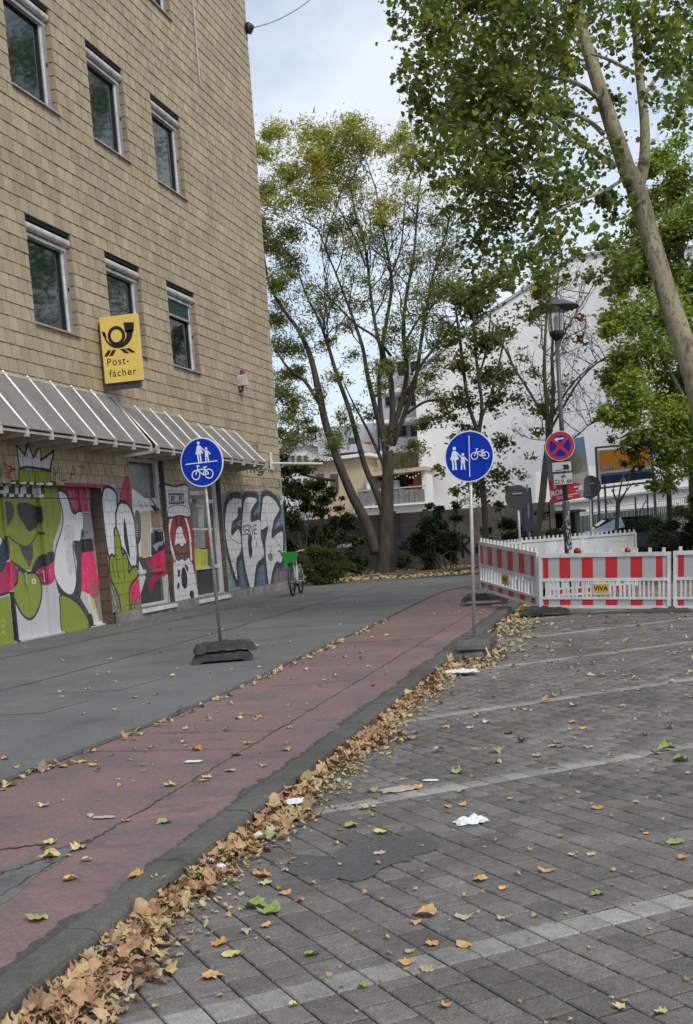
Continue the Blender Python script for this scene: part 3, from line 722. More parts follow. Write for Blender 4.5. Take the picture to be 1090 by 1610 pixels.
q = MB(); p0 = np.array([XW + .02, 34.6, 16.1]); p1 = at(520, -30, 34); pts = [p0 + (p1 - p0) * t - np.array([0, 0, .25 * 4 * t * (1 - t)]) for t in np.linspace(0, 1, 9)]; p2 = p1 + (p1 - p0) * 1.5 
q.tube(pts + [p2], .02, 5); build('wire', q, 'alu', cb)
q = MB(); q.tube([(XW, 34.6, 16.1), (XW + .12, 34.62, 16.1), (XW + .24, 34.6, 16.12)], [.13, .17, .05], 10); build('insulator', q, 'gasket', cb)
q = MB(); q.tube([(XW + .06, 30.2, 13.2), (XW + .06, 30.2, 15.2)], .018, 6); build('cable_conduit', q, 'bar_metal', bld)
# post sign at right angles to the wall
simple('post_yellow', (.80, .60, .15), .35, bmp=0, var=.04); simple('print_black', (.012, .012, .014), .5, bmp=0); simple('sign_grey', (.13, .13, .14), .5)
ps = thing('post_office_sign', 'yellow box sign with black post horn and the word Postfächer on the office wall', 'sign', (XW, 22.9, 5.3))
YP = 22.9
def sp(x, y): 
    d = ray(x, y); return EYE + d * YP / d[1]
c_ = [sp(167, 603), sp(225, 597), sp(213, 492), sp(155, 500)]
xa, xb = (c_[0][0] + c_[3][0]) / 2, (c_[1][0] + c_[2][0]) / 2; za, zb_ = (c_[0][2] + c_[1][2]) / 2, (c_[3][2] + c_[2][2]) / 2
xa = max(xa, XW + .06)
q = MB(); q.bbox(xa, xb, YP, YP + .11, za, zb_, .006); build('light_box', q, 'post_yellow', ps)
q = MB(); q.box(XW + .03, xb - .10, YP + .112, YP + .22, za - .12, zb_ - .06); build('back_box', q, 'sign_grey', ps)  # dark grey box behind the yellow one, set lower and nearer the wall
q = MB(); q.box(xa - .006, xb + .006, YP + .02, YP + .10, za - .012, za - .001); build('trim', q, 'sign_grey', ps)
W_, H_ = xb - xa, zb_ - za
def horn_pt(a, b): return [xa + W_ * a, YP - .004, za + H_ * b]
ho = MB(); cx, cz, ax_ = .42, .70, W_ / H_
R1, R2 = .235, .155                                       # ring, in sign widths
n = 28
def ringpoly(mb, r1, r2, a0, a1, cxx=cx, czz=cz, nn=n, r1b=None):
    vs = []; fs = []
    for i in range(nn + 1):
        t = a0 + (a1 - a0) * i / nn; ro = r1 if r1b is None else r1 + (r1b - r1) * i / nn
        for r in (ro, r2 if r1b is None else r2 - 0 * i): vs.append(horn_pt(cxx + r * math.cos(t), czz + r * math.sin(t) * ax_))
    for i in range(nn): fs.append((2 * i, 2 * i + 1, 2 * i + 3, 2 * i + 2))
    mb.add(vs, fs)
ringpoly(ho, R1, R2, 0, 2 * math.pi)
def U(p): return [horn_pt(cx + a, cz + b * ax_) for a, b in p]
# curved tube of the horn: tapering arc from mouthpiece (left) round the bottom to the bell (right)
vs, fs = [], []; nn = 24
for i in range(nn + 1):
    t = math.pi * (1.02 + 1.0 * i / nn); w_ = .035 + .15 * (i / nn) ** 1.7
    rm = .345
    for r in (rm - w_ / 2 + (.0), rm + w_ / 2): vs.append(horn_pt(cx + .02 + r * math.cos(t), cz + .08 * ax_ + r * math.sin(t) * ax_))
for i in range(nn): fs.append((2 * i, 2 * i + 1, 2 * i + 3, 2 * i + 2))
ho.add(vs, fs)
ho.add(U([(-.39, .14), (-.30, .12), (-.26, -.02), (-.355, .02)]), [(0, 1, 2, 3)]); ho.add(U([(.22, .30), (.50, .27), (.47, .05), (.24, .05)]), [(0, 1, 2, 3)])
for (a, b2, c3, d3) in (((-.27, -.33), (-.17, -.33), (-.28, -.47), (-.39, -.47)), ((-.14, -.33), (-.04, -.33), (-.14, -.47), (-.25, -.47)), ((.06, -.33), (.17, -.33), (.31, -.45), (.20, -.45)), ((.2, -.33), (.32, -.33), (.47, -.45), (.36, -.45))):
    ho.add(U([a, b2, c3, d3]), [(0, 1, 2, 3)])
build('post_horn', ho, 'print_black', ps)
text_part('Post-', H_ * .16, 'print_black', ps, horn_pt(.40, .265), (1, 0, 0), (0, 0, 1), .000, spacing=1.15)
text_part('fächer', H_ * .16, 'print_black', ps, horn_pt(.50, .09), (1, 0, 0), (0, 0, 1), .000, spacing=1.15)

# ------------------------------------------------------------------ ground materials
def ground_mat(name, c0, c1, speck=.35, grain=220, patch=None, rough=.9, bmp=.5, big=.6, bd=.004):
    m, nt, b = new_mat(name)
    f = noise(nt, big, 7, .6); col = ramp(nt, f, [(.35, c0), (.65, c1)])
    if patch:
        for (sc_, lo, hi, cc, al) in patch:
            k = ramp(nt, noise(nt, sc_, 8, .66, dist=.3), [(lo, (0, 0, 0)), (hi, (al, al, al))]); col = mixc(nt, k, col, cc)
    g2 = noise(nt, 26, 6, .85); col = mixc(nt, 1.0, col, ramp(nt, g2, [(.36, (.80, .80, .80)), (.5, (1, 1, 1)), (.64, (1.22, 1.22, 1.22))]), 'MULTIPLY')
    g = noise(nt, grain, 2, .8); k = ramp(nt, g, [(.28, (1 - speck,) * 3), (.5, (1, 1, 1)), (.72, (1 + speck * 1.2,) * 3)]); col = mixc(nt, 1.0, col, k, 'MULTIPLY')
    nt.links.new(col, b.inputs['Base Color']); b.inputs['Roughness'].default_value = rough
    bump(nt, b, noise(nt, grain * .8, 3, .7), bmp, bd)
    return m
ground_mat('asphalt', (.104, .103, .100), (.138, .137, .133), .35, 160, [(2.2, .52, .7, (.155, .155, .152), .6), (.9, .55, .68, (.07, .072, .07), .65), (9, .62, .7, (.06, .06, .058), .7)])
ground_mat('red_asphalt', (.160, .102, .098), (.205, .130, .122), .22, 160, [(1.1, .47, .62, (.125, .100, .094), .8), (5, .60, .80, (.25, .17, .16), .5), (3, .56, .66, (.075, .07, .066), .6)], bmp=.3)
ground_mat('worn_asphalt', (.105, .098, .094), (.15, .142, .137), .4, 120, [(3, .5, .7, (.07, .07, .07), .6)])
ground_mat('kerb_concrete', (.058, .056, .049), (.105, .102, .092), .35, 140, [(2.5, .52, .7, (.045, .05, .03), .7), (6, .62, .75, (.22, .22, .20), .5)])
ground_mat('moss_dirt', (.045, .046, .038), (.075, .072, .062), .4, 90, [(7, .5, .7, (.095, .095, .085), .8)], bmp=.8)
ground_mat('joint_sand', (.036, .035, .032), (.055, .053, .047), .4, 90, [(1.6, .5, .65, (.03, .036, .016), .7)])
ground_mat('soil', (.12, .095, .07), (.19, .155, .12), .4, 40, bmp=.9, bd=.02)
ground_mat('far_ground', (.12, .115, .105), (.16, .15, .14), .2, 20)
ground_mat('tar_patch', (.070, .067, .066), (.092, .089, .086), .5, 150, bmp=.4)
def paver_mat(name, lo, hi, speck):
    m, nt, b = new_mat(name)
    r = island_rand(nt); col = ramp(nt, r, [(0, lo), (1, hi)])
    f = noise(nt, .8, 6, .6); col = mixc(nt, 1.0, col, ramp(nt, f, [(.32, (.74, .73, .72)), (.66, (1.18, 1.18, 1.17))]), 'MULTIPLY')
    wr = noise(nt, 16, 7, .85); col = mixc(nt, 1.0, col, ramp(nt, wr, [(.36, (.72, .72, .72)), (.5, (1, 1, 1)), (.65, (1.28, 1.28, 1.28))]), 'MULTIPLY')
    ms = noise(nt, 1.3, 8, .7); k = ramp(nt, ms, [(.53, (0, 0, 0)), (.74, (.5, .5, .5))]); col = mixc(nt, k, col, (.05, .056, .03))
    pl_ = noise(nt, 3.2, 8, .7); k = ramp(nt, pl_, [(.58, (0, 0, 0)), (.72, (.5, .5, .5))]); col = mixc(nt, k, col, (.16, .155, .15))
    g = noise(nt, 210, 2, .8); col = mixc(nt, 1.0, col, ramp(nt, g, [(.3, (1 - speck,) * 3), (.5, (1, 1, 1)), (.7, (1 + speck * 1.8,) * 3)]), 'MULTIPLY')
    nt.links.new(col, b.inputs['Base Color']); b.inputs['Roughness'].default_value = .82
    bump(nt, b, noise(nt, 190, 3, .7), .7, .004)
paver_mat('paver_dark', (.100, .092, .085), (.158, .146, .135), .55)
paver_mat('paver_light', (.205, .197, .182), (.285, .275, .255), .4)

# ------------------------------------------------------------------ ground, road, cycle path, pavement
q = MB(); q.box(-300, 300, -60, 500, -.6, -.09); structure(build('ground', q, 'far_ground'))
q = MB(); q.box(-2.4, 9, 1.0, 31, -.088, -.011); bed = structure(build('parking_area', q, 'joint_sand'))
def xo(y): return -2.175 - .0205 * (y - 3.5)             # road-side edge of the kerb
def xi(y): return xo(y) - .15                             # back of the kerb stones
def xm(y): return xi(y) - .012 - .003 * max(0, y - 4)      # ragged edge of the moss strip
xl_pts = [(-4, -4.3), (6, -4.30), (8, -4.26), (10.6, -4.22), (15, -4.40), (19.7, -4.57), (24, -4.78), (28, -4.92), (29.6, -4.70), (31, -4.25), (32.4, -3.3), (33.0, -2.2)]
xl_s = smooth_poly([(b_, a) for a, b_ in xl_pts], False, 5)
ys_ = [y for y in np.arange(-4, 30.5, 1.0)]
q = MB()                                                   # cycle path sheet
L = [(p[0], p[1]) for p in xl_s if p[1] <= 33]; 
poly = [(x, y, .08) for x, y in L] + [(xi(31.0), 31.0, .08)] + [(xi(y), y, .08) for y in ys_[::-1]]
q.add(poly, [tuple(range(len(poly)))]); q.add([(p[0], p[1], -.08) for p in poly], []); structure(build('cycle_path', q, 'red_asphalt'))
pv = [(x - .05, y, .10) for x, y in L]
q = MB(); poly = pv + [(3.5, 33.4, .10), (3.5, 36.2, .10), (-5, 36.6, .10), (-7.5, 36.4, .10), (-9.4, 35.6, .10), (-10.4, 35.1, .10), (-11.2, 34.9, .10), (-11.4, 33, .10), (-11.4, -4, .10)]
q.add(poly, [tuple(range(len(poly)))]); structure(build('pavement', q, 'asphalt'))
q = MB()                                                   # small step where pavement meets the path
for i in range(len(L) - 1):
    (x0, y0), (x1, y1) = L[i], L[i + 1]
    q.add([(x0 - .052, y0, .1005), (x1 - .052, y1, .1005), (x1, y1, .094), (x0, y0, .094), (x1, y1, .079), (x0, y0, .079)], [(3, 2, 1, 0), (5, 4, 2, 3)])
structure(build('pavement_edge', q, 'kerb_concrete'))
kb = structure(build('kerb', MB().box(-2.9, -2.4, -4, 30.4, -.3, -.09), 'joint_sand'))
prof = [(-.155, -.02), (-.155, .094), (-.145, .101), (-.045, .101), (-.025, .097), (-.008, .084), (0, .062), (.004, -.05)]
y = 1.2; i = 0
while y < 30:
    L_ = .98; mb = MB(); dz, dx = rng.uniform(-.003, .003), rng.uniform(-.003, .003); a, b_ = y + .005, y + L_ - .005
    for yy in (a, b_): mb.v += [(xo(yy) + p[0] + dx, yy, p[1] + dz) for p in prof]
    k = len(prof)
    for j in range(k - 1): mb.f.append((j, j + 1, k + j + 1, k + j)); mb.m.append(0)
    mb.f += [tuple(range(k)), tuple(range(k, 2 * k))[::-1]]; mb.m += [0, 0]
    ko = build('kerb_stone', mb, 'kerb_concrete', kb, world_coords=False); y += L_
q = MB(); ys2 = np.arange(1.2, 30, .045)                   # moss and dirt creeping over the back of the kerb
e1 = [xm(v) + .01 - .045 * rng.random() - .04 * max(0, math.sin(v * 2.1)) - .03 * max(0, math.sin(v * 7.7)) for v in ys2]; e2 = [xi(v) + .015 + .03 * rng.random() for v in ys2]
for i in range(len(ys2) - 1):
    q.add([(e1[i], ys2[i], .0842), (e2[i] - .03, ys2[i], .0846), (e2[i + 1] - .03, ys2[i + 1], .0846), (e1[i + 1], ys2[i + 1], .0842)], [(0, 1, 2, 3)])
mo = build('moss_strip', q, 'moss_dirt'); structure(mo)
def crack(name, pts, w, z, mat='joint_sand', jit=.012, n=40):
    P = smooth_poly(pts, False, max(2, n // len(pts))); q = MB(); a = []
    for i, p in enumerate(P):
        t = P[min(i + 1, len(P) - 1)] - P[max(i - 1, 0)]; t = t / (np.hypot(*t) + 1e-9); nn = np.array([-t[1], t[0]])
        p = p + nn * rng.uniform(-jit, jit); ww = w * rng.uniform(.35, 1.2) / 2
        a.append((*(p + nn * ww), z)); a.append((*(p - nn * ww), z))
    q.add(a, [(2 * i, 2 * i + 1, 2 * i + 3, 2 * i + 2) for i in range(len(P) - 1)])
    return structure(build(name, q, mat))
crack('seam', [(-2.86, 3.0), (-2.90, 4.6), (-2.93, 6.2), (-2.95, 8.1), (-3.0, 11), (-3.1, 16), (-3.2, 24)], .013, .0845, n=220)
crack('seam', [(-4.25, 8.12), (-3.6, 8.1), (-2.95, 8.08)], .014, .0845, jit=.003); crack('seam', [(-4.24, 8.88), (-3.5, 8.86), (-2.97, 8.84)], .014, .0845, jit=.003)
crack('seam', [(-3.9, 11.6), (-3.4, 11.75), (-2.98, 11.9)], .02, .0845); crack('seam', [(-4.3, 16.0), (-3.0, 16.3)], .02, .0845, jit=.004)
crack('crack', [(-3.4, 5.3), (-3.2, 5.45), (-3.05, 5.35), (-2.93, 5.55)], .03, .0845, jit=.02); crack('crack', [(-3.1, 4.9), (-3.0, 5.2), (-2.92, 5.1)], .03, .0845, jit=.02)
crack('seam', [(-10.8, 20.3), (-8, 19.6), (-6, 19.3), (-4.6, 19.4)], .03, .1045, jit=.006); crack('seam', [(-10.8, 26.0), (-8, 25.4), (-4.9, 25.2)], .04, .1045)
crack('seam', [(-7.4, 9), (-7.2, 14), (-7.3, 22), (-7.6, 33)], .03, .1045, jit=.01, n=80); crack('seam', [(-9.6, 14), (-9.5, 20), (-9.5, 32)], .035, .1045, jit=.01, n=80)
def blob_sheet(name, c, rx, ry, z, mat, jag=.2, n=44, th=.004, rot=0.0):
    pts = []; ph = rng.random(5) * 6.3
    for i in range(n):
        t = 2 * math.pi * i / n; r = 1 + jag * (.5 * math.sin(2 * t + ph[0]) + .35 * math.sin(3 * t + ph[1]) + .25 * math.sin(5 * t + ph[2]) + .2 * math.sin(9 * t + ph[3])) + rng.uniform(-.03, .03)
        x, yv = math.cos(t) * rx * r, math.sin(t) * ry * r
        pts.append((c[0] + x * math.cos(rot) - yv * math.sin(rot), c[1] + x * math.sin(rot) + yv * math.cos(rot), z))
    q = MB(); k = len(pts); q.add(pts + [(c[0] + (p[0] - c[0]) * 1.02, c[1] + (p[1] - c[1]) * 1.02, z - th) for p in pts], [tuple(range(k))] + [(i, k + i, k + (i + 1) % k, (i + 1) % k) for i in range(k)])
    return build(name, q, mat)
for c, rx, ry, r in (((-3.02, 4.62), .16, .75, .02), ((-3.55, 4.5), .3, .28, .3)): structure(blob_sheet('worn_patch', c, rx, ry, .0838, 'worn_asphalt', .35, th=.002, rot=r))
for (x0, x1, y0, y1) in ((-7.0, -5.7, 10.0, 10.9), (-6.4, -5.6, 11.5, 12.6)): 
    q = MB(); q.add([(x0, y0, .1035), (x1, y0 + .1, .1035), (x1 + .1, y1, .1035), (x0, y1, .1035)], [(0, 1, 2, 3)]); structure(build('pavement_patch', q, 'worn_asphalt'))
# road pavers: bond running across the parking bays, one light row between bays
PA = 0.87437; pu = np.array([math.sin(PA), math.cos(PA)]); pvv = np.array([-math.cos(PA), math.sin(PA)])
PW, PL = .148, .1675; ROW0, PER = 3.650, 15 * PL
ua = math.atan2(pu[1], pu[0])
def paver_mesh(l, w=PW, h=.05):
    mb = MB(); g = .0035; mb.bbox(g - w / 2, w / 2 - g, .0062 - l / 2, l / 2 - .0062, -h, 0, .005)
    me = bpy.data.meshes.new('paver'); me.from_pydata(mb.v, [], mb.f); return me
items = []
for iu in range(-40, 70):
    u0 = 2.47 + iu * PW
    for per in range(-3, 14):
        b0 = ROW0 + per * PER; segs = [(b0, b0 + PL, 1)]; v0 = b0 + PL
        if iu % 2: segs.append((v0, v0 + PL / 2, 0)); v0 += PL / 2
        while v0 < b0 + PER - .01:
            L2 = min(PL, b0 + PER - v0); segs.append((v0, v0 + L2, 0)); v0 += L2
        for a, b_, k in segs:
            c = pu * (u0 + PW / 2) + pvv * (a + b_) / 2
            if c[1] < 1.6 or c[1] > 30.5 or c[0] > 5.2 or c[0] < xo(c[1]) + .075: continue
            items.append((c[0], c[1], b_ - a, k))
def visg(x, y):
    a, b_, d = px_of((x, y, 0)); return -20 < a < 1110 and 0 < b_ < 1640 and d > .5
near_p = set(sorted([i for i, t in enumerate(items) if visg(t[0], t[1])], key=lambda i: math.hypot(items[i][0], items[i][1]))[:300])
pm = {}; V = []; F = []; MI = []
tmpl = {}
for i, (x, y, l, k) in enumerate(items):
    key = (round(l, 3), k); dz = rng.uniform(-.0035, .0015); rz = ua + rng.uniform(-.012, .012)
    if i in near_p:
        if key not in pm: me = paver_mesh(l); me.materials.append(MATS['paver_light' if k else 'paver_dark']); pm[key] = me
        o = make_obj('paver', pm[key], bed); o.location = (x, y, dz); o.rotation_euler = (rng.uniform(-.007, .007), rng.uniform(-.007, .007), rz)
    else:
        c, s = math.cos(rz), math.sin(rz); g = .0035; r = .005
        hx, hy = PW / 2 - g, l / 2 - .0062; b0 = len(V)
        for X_, Y_, Z_ in ((-hx, -hy, -.04), (hx, -hy, -.04), (hx, hy, -.04), (-hx, hy, -.04), (-hx, -hy, -r), (hx, -hy, -r), (hx, hy, -r), (-hx, hy, -r), (r - hx, r - hy, 0), (hx - r, r - hy, 0), (hx - r, hy - r, 0), (r - hx, hy - r, 0)):
            V.append((x + c * X_ - s * Y_, y + s * X_ + c * Y_, Z_ + dz))
        for f_ in ((0, 1, 5, 4), (1, 2, 6, 5), (2, 3, 7, 6), (3, 0, 4, 7), (4, 5, 9, 8), (5, 6, 10, 9), (6, 7, 11, 10), (7, 4, 8, 11), (8, 9, 10, 11)): F.append([b0 + j for j in f_]); MI.append(k)
me = np_mesh('paver_field', np.array(V), np.array(F), ['paver_dark', 'paver_light']); me.polygons.foreach_set('material_index', MI); me.update()
stuff(make_obj('paver_field', me, bed))
# tar patch over the pavers
poly = [(456, 1352), (470, 1344), (510, 1346), (530, 1338), (545, 1330), (580, 1322), (620, 1316), (655, 1318), (690, 1326), (680, 1338), (650, 1346), (645, 1354), (625, 1356), (600, 1366), (592, 1374), (560, 1386), (530, 1380), (510, 1384), (490, 1378), (466, 1376), (448, 1366)]
P = [on_z(a, b_, .002) for a, b_ in smooth_poly(poly, True, 4)]
q = MB(); k = len(P); q.add([(p[0], p[1], .0025) for p in P], [tuple(range(k))]); o = build('tar_patch', q, 'tar_patch'); tag(o, 'dark irregular tar patch spread over the grey pavers near the kerb', 'patch')
# soil bed and its edging beyond the pavement
q = MB(); q.add([(-26, 34.8, .105), (-10.6, 34.95, .105), (-8.8, 35.7, .105), (-7.4, 36.6, .105), (-5, 37.0, .107), (4, 36.6, .107), (9, 60, .25), (-30, 60, .25)], [tuple(range(8))]); structure(build('soil_bed', q, 'soil'))
simple('rust_edge', (.11, .07, .05), .8); q = MB(); q.tube([(-9.3, 38.0, .17), (-6, 39.3, .2), (-3, 40.8, .22), (1, 42, .22)], .06, 5); structure(build('edging_kerb', q, 'rust_edge'))

# ------------------------------------------------------------------ signs
simple('sign_blue', (.002, .028, .34), .5, bmp=0, var=.06, spec=.15, dirt=(.004, .04, .38)); simple('sign_white', (.68, .70, .72), .4, bmp=0, var=.05); simple('sign_red', (.50, .012, .015), .38, bmp=0, var=.06)
simple('galv', (.30, .305, .30), .5, .55, var=.22, scale=14, dirt=(.16, .13, .09)); simple('galv_light', (.40, .40, .40), .45, .4, var=.15, scale=12)
simple('rubber', (.040, .040, .042), .8, var=.35, scale=10, dirt=(.10, .095, .085)); simple('rubber_dusty', (.085, .082, .076), .85, var=.3, scale=9, dirt=(.15, .14, .125)); simple('sign_back', (.05, .052, .055), .6); simple('lamp_metal', (.10, .105, .115), .5, .3, var=.15, dirt=(.05, .05, .05))
WOMAN = [(0, 0)]
def disc_pts(cx, cy, r, n=16): return [(cx + r * math.cos(2 * math.pi * i / n), cy + r * math.sin(2 * math.pi * i / n)) for i in range(n)]
def seg_poly(a, b, w):
    a, b = np.array(a, float), np.array(b, float); t = (b - a) / (np.linalg.norm(b - a) + 1e-9); n = np.array([-t[1], t[0]]) * w / 2
    return [tuple(a - n), tuple(b - n), tuple(b + n), tuple(a + n)]
def pedestrians():
    """woman leading a child, unit height, origin at the centre"""
    P = [disc_pts(-.22, .43, .075), [(-.28, .33), (-.17, .33), (-.13, .22), (-.02, -.02), (-.04, -.06), (-.40, -.06), (-.42, -.03), (-.33, .18)],
         seg_poly((-.31, -.05), (-.28, -.50), .075), seg_poly((-.19, -.05), (-.16, -.50), .075), seg_poly((-.17, .29), (.10, .03), .055), seg_poly((-.29, .29), (-.36, .02), .05),
         disc_pts(.16, .15, .062), [(.09, .06), (.23, .06), (.25, -.20), (.06, -.20)], seg_poly((.11, -.18), (.08, -.50), .065), seg_poly((.20, -.18), (.23, -.50), .065), seg_poly((.21, .05), (.36, -.13), .05)]
    return P
def ring_quads(cx, cy, r, w, n=22):
    out = []
    for i in range(n):
        a, b = 2 * math.pi * i / n, 2 * math.pi * (i + 1) / n
        out.append([(cx + (r - w) * math.cos(a), cy + (r - w) * math.sin(a)), (cx + r * math.cos(a), cy + r * math.sin(a)), (cx + r * math.cos(b), cy + r * math.sin(b)), (cx + (r - w) * math.cos(b), cy + (r - w) * math.sin(b))])
    return out
def bicycle_icon():
    w = .045; P = ring_quads(-.30, -.08, .20, w) + ring_quads(.30, -.08, .20, w)
    for a, b in (((-.30, -.08), (-.17, .22)), ((-.19, .12), (.13, .12)), ((-.17, .10), (.04, -.10)), ((.04, -.10), (.15, .18)), ((.04, -.10), (.30, -.08)), ((.30, -.08), (.14, .13)), ((.06, .20), (.24, .20)), ((-.17, .22), (-.22, .27)), ((-.22, .27), (-.12, .28)), ((-.12, .28), (-.10, .24))): P.append(seg_poly(a, b, w))
    return P
def put(mb, polys, cx, cz, s, y, mirror=1, rot=0.0):
    c, d = math.cos(rot), math.sin(rot)
    for j, p in enumerate(polys):
        vs = [(mirror * (a * c - b * d) * s + cx, y - .00015 * j, (a * d + b * c) * s + cz) for a, b in p]
        mb.add(vs, [tuple(range(len(vs)))])
def disc(mb, r, y0, y1, n=40, cz=0.0):
    mb.lathe([(0, y1), (r, y1), (r, y0), (0, y0)], (0, 0, cz), n, axis='y')
def foot_plate(L=.78, Wd=.38, h=.115):
    """recycled-rubber foot: chamfered slab with raised ribs, pockets and a hand slot"""
    mb = MB(); 
    pr = [(-L / 2, 0), (-L / 2 + .01, .05), (-L / 2 + .06, h), (L / 2 - .06, h), (L / 2 - .01, .05), (L / 2, 0), (L / 2 - .10, 0), (L / 2 - .15, .03), (-L / 2 + .15, .03), (-L / 2 + .10, 0)]
    mb.prism(pr, (0, -Wd / 2, 0), (1, 0, 0), (0, 0, 1), (0, Wd, 0))
    for sx in (-1, 1):
        mb.box(sx * .22 - .045, sx * .22 + .045, -Wd / 2 + .03, -.05, h - .004, h + .012); mb.box(sx * .22 - .045, sx * .22 + .045, .05, Wd / 2 - .03, h - .004, h + .012)
        mb.box(sx * .10 - .03, sx * .10 + .03, -Wd / 2 - .006, -Wd / 2 + .01, .03, h - .02)
    for k in range(-2, 3): mb.box(-.16, .16, k * .07 - .01, k * .07 + .01, h - .003, h + .007)
    mb.box(-.05, .05, -.05, .05, h - .002, h + .03)
    return mb
def local_build(name, mb, mats, parent, smooth=False): return build(name, mb, mats, parent, smooth, world_coords=False)
def blue_sign(loc, label, horizontal, rz, tilt, foot_rot, foot_mat, hgt, pole_mat):
    t = thing('traffic_sign', label, 'traffic sign', loc, 0); ORG[t.name] = np.zeros(3)
    zc = hgt; tx, ty = tilt
    top = np.array([tx, ty, zc + .26])
    base_z = .19
    q = MB(); q.tube([(0, 0, .03), tuple(top)], .021, 12); local_build('pole', q, pole_mat, t, True)
    c0 = np.array([tx, ty, 0]) * (zc / (zc + .26)) + np.array([0, 0, zc])
    face = bpy.data.meshes.new('sign_plate')
    q = MB(); disc(q, .300, -.006, .004, 48); pl_ = local_build('sign_plate', q, 'sign_white', t); off = Matrix.Translation(Vector((c0[0], c0[1], c0[2]))) @ Matrix.Rotation(rz, 4, 'Z') @ Matrix.Rotation(math.atan2(tx, zc), 4, 'Y') @ Matrix.Translation(Vector((0, -.034, 0)))
    pl_.matrix_local = off
    q = MB(); disc(q, .286, -.0085, -.006, 48); local_build('sign_face', q, 'sign_blue', pl_)
    q = MB()
    if horizontal:
        put(q, pedestrians(), .04, .118, .27, -.0105); put(q, bicycle_icon(), .0, -.125, .27 * 1.15, -.0125); put(q, [seg_poly((-.225, 0), (.225, 0), .012)], 0, -.005, 1, -.0145)
    else:
        put(q, pedestrians(), -.118, -.015, .27, -.0105); put(q, bicycle_icon(), .135, .02, .225, -.0125); put(q, [seg_poly((0, -.24), (0, .24), .010)], .005, 0, 1, -.0145)
    local_build('symbol', q, 'sign_white', pl_)
    for dz in (.12, -.12):
        q = MB(); q.box(-.04, .04, .004, .062, dz - .015, dz + .015); local_build('clamp', q, 'galv', pl_)
    for k, (dx, dy, rr_) in enumerate(((0, 0, 0), (.10, .05, .10))):
        f_ = local_build('foot_plate', foot_plate(), foot_mat, t); f_.location = (dx * .4, dy * .3, .0 + k * .128); f_.rotation_euler = (0, 0, foot_rot + rr_)
    return t
# left sign stands on the pavement, right one on the road beside the kerb
pL = on_z(350, 1040, .10); pR = on_z(747, 1033, 0.0)
blue_sign((pL[0], pL[1], .10), 'round blue sign with a horizontal bar between pedestrians and bicycle, on the asphalt pavement', True, math.radians(-8), (-.035, .0), math.radians(20), 'rubber', 2.49, 'galv')
blue_sign((pR[0], pR[1], 0), 'round blue sign with a vertical bar between pedestrians and bicycle, standing beside the kerb', False, math.radians(-6), (.085, 0), math.radians(84), 'rubber_dusty', 2.39, 'galv_light')
# street lamp with stickers, signs clamped to it
DL = 27.0; lb = at(897, 927, DL); LX, LY = lb[0], lb[1]
def lz(y, x=885): return at(x, y, DL)[2]
lt = thing('street_lamp', 'grey street lamp with a wide hood, its lower post covered in stickers', 'street lamp', (LX, LY, 0))
sx = at(880, 545, DL)[0] - LX
zt = lz(540)
def lp(z): return np.array([LX + sx * (z / zt), LY, z])
q = MB(); q.tube([lp(0), lp(1.9), lp(1.95), lp(2.0)], [.085, .082, .075, .055], 14); q.tube([lp(2.0), lp(zt)], [.055, .048], 12); build('post', q, 'lamp_metal', lt, True)
simple('sticker_pale', (.42, .41, .38), .6, bmp=0); simple('sticker_dark', (.03, .03, .035), .6, bmp=0)
for k in range(34):
    z = rng.uniform(.9, 1.95); a = rng.uniform(-2.2, -.7); w_, h_ = rng.uniform(.2, .5), rng.uniform(.03, .09); q = MB(); vs = []
    for i in range(4):
        for zzv in (z, z + h_): p = lp(zzv); t = a + w_ * i / 3; vs.append((p[0] + .0865 * math.cos(t), p[1] + .0865 * math.sin(t), zzv))
    q.add(vs, [(2 * i, 2 * i + 2, 2 * i + 3, 2 * i + 1) for i in range(3)]); build('sticker', q, 'sticker_pale' if k % 3 else 'sticker_dark', lt)
zt2 = lz(478); c = lp(zt); hs = zt2 - zt
q = MB(); q.lathe([(.06, -.02), (.13, .05), (.16, .10), (.16, .17), (.0, .17)], (c[0], c[1], zt), 20); build('lantern_base', q, 'gasket', lt)
m, nt, b = new_mat('lamp_glass'); b.inputs['Base Color'].default_value = (.8, .8, .78, 1); b.inputs['Roughness'].default_value = .1; b.inputs['Transmission Weight'].default_value = .85; b.inputs['IOR'].default_value = 1.3
q = MB(); q.lathe([(.15, .17), (.17, .35), (.18, .62)], (c[0], c[1], zt), 20); build('lantern_glass', q, 'lamp_glass', lt, True)
q = MB(); q.lathe([(.015, .15), (.035, .2), (.04, .45), (.01, .5)], (c[0], c[1], zt), 8); build('lamp_tube', q, 'sign_white', lt)
for i in range(6):
    t = i * math.pi / 3; q = MB(); q.tube([(c[0] + .16 * math.cos(t), c[1] + .16 * math.sin(t), zt + .16), (c[0] + .185 * math.cos(t), c[1] + .185 * math.sin(t), zt + .64)], .009, 5); build('cage_rod', q, 'lamp_metal', lt)
q = MB(); q.lathe([(0, hs + .02), (.07, hs + .01), (.10, hs - .05), (.26, hs - .08), (.50, hs - .19), (.52, hs - .23), (.36, hs - .18), (.17, hs - .16), (0, hs - .18)], (c[0], c[1], zt), 30); build('hood', q, 'lamp_metal', lt, True)
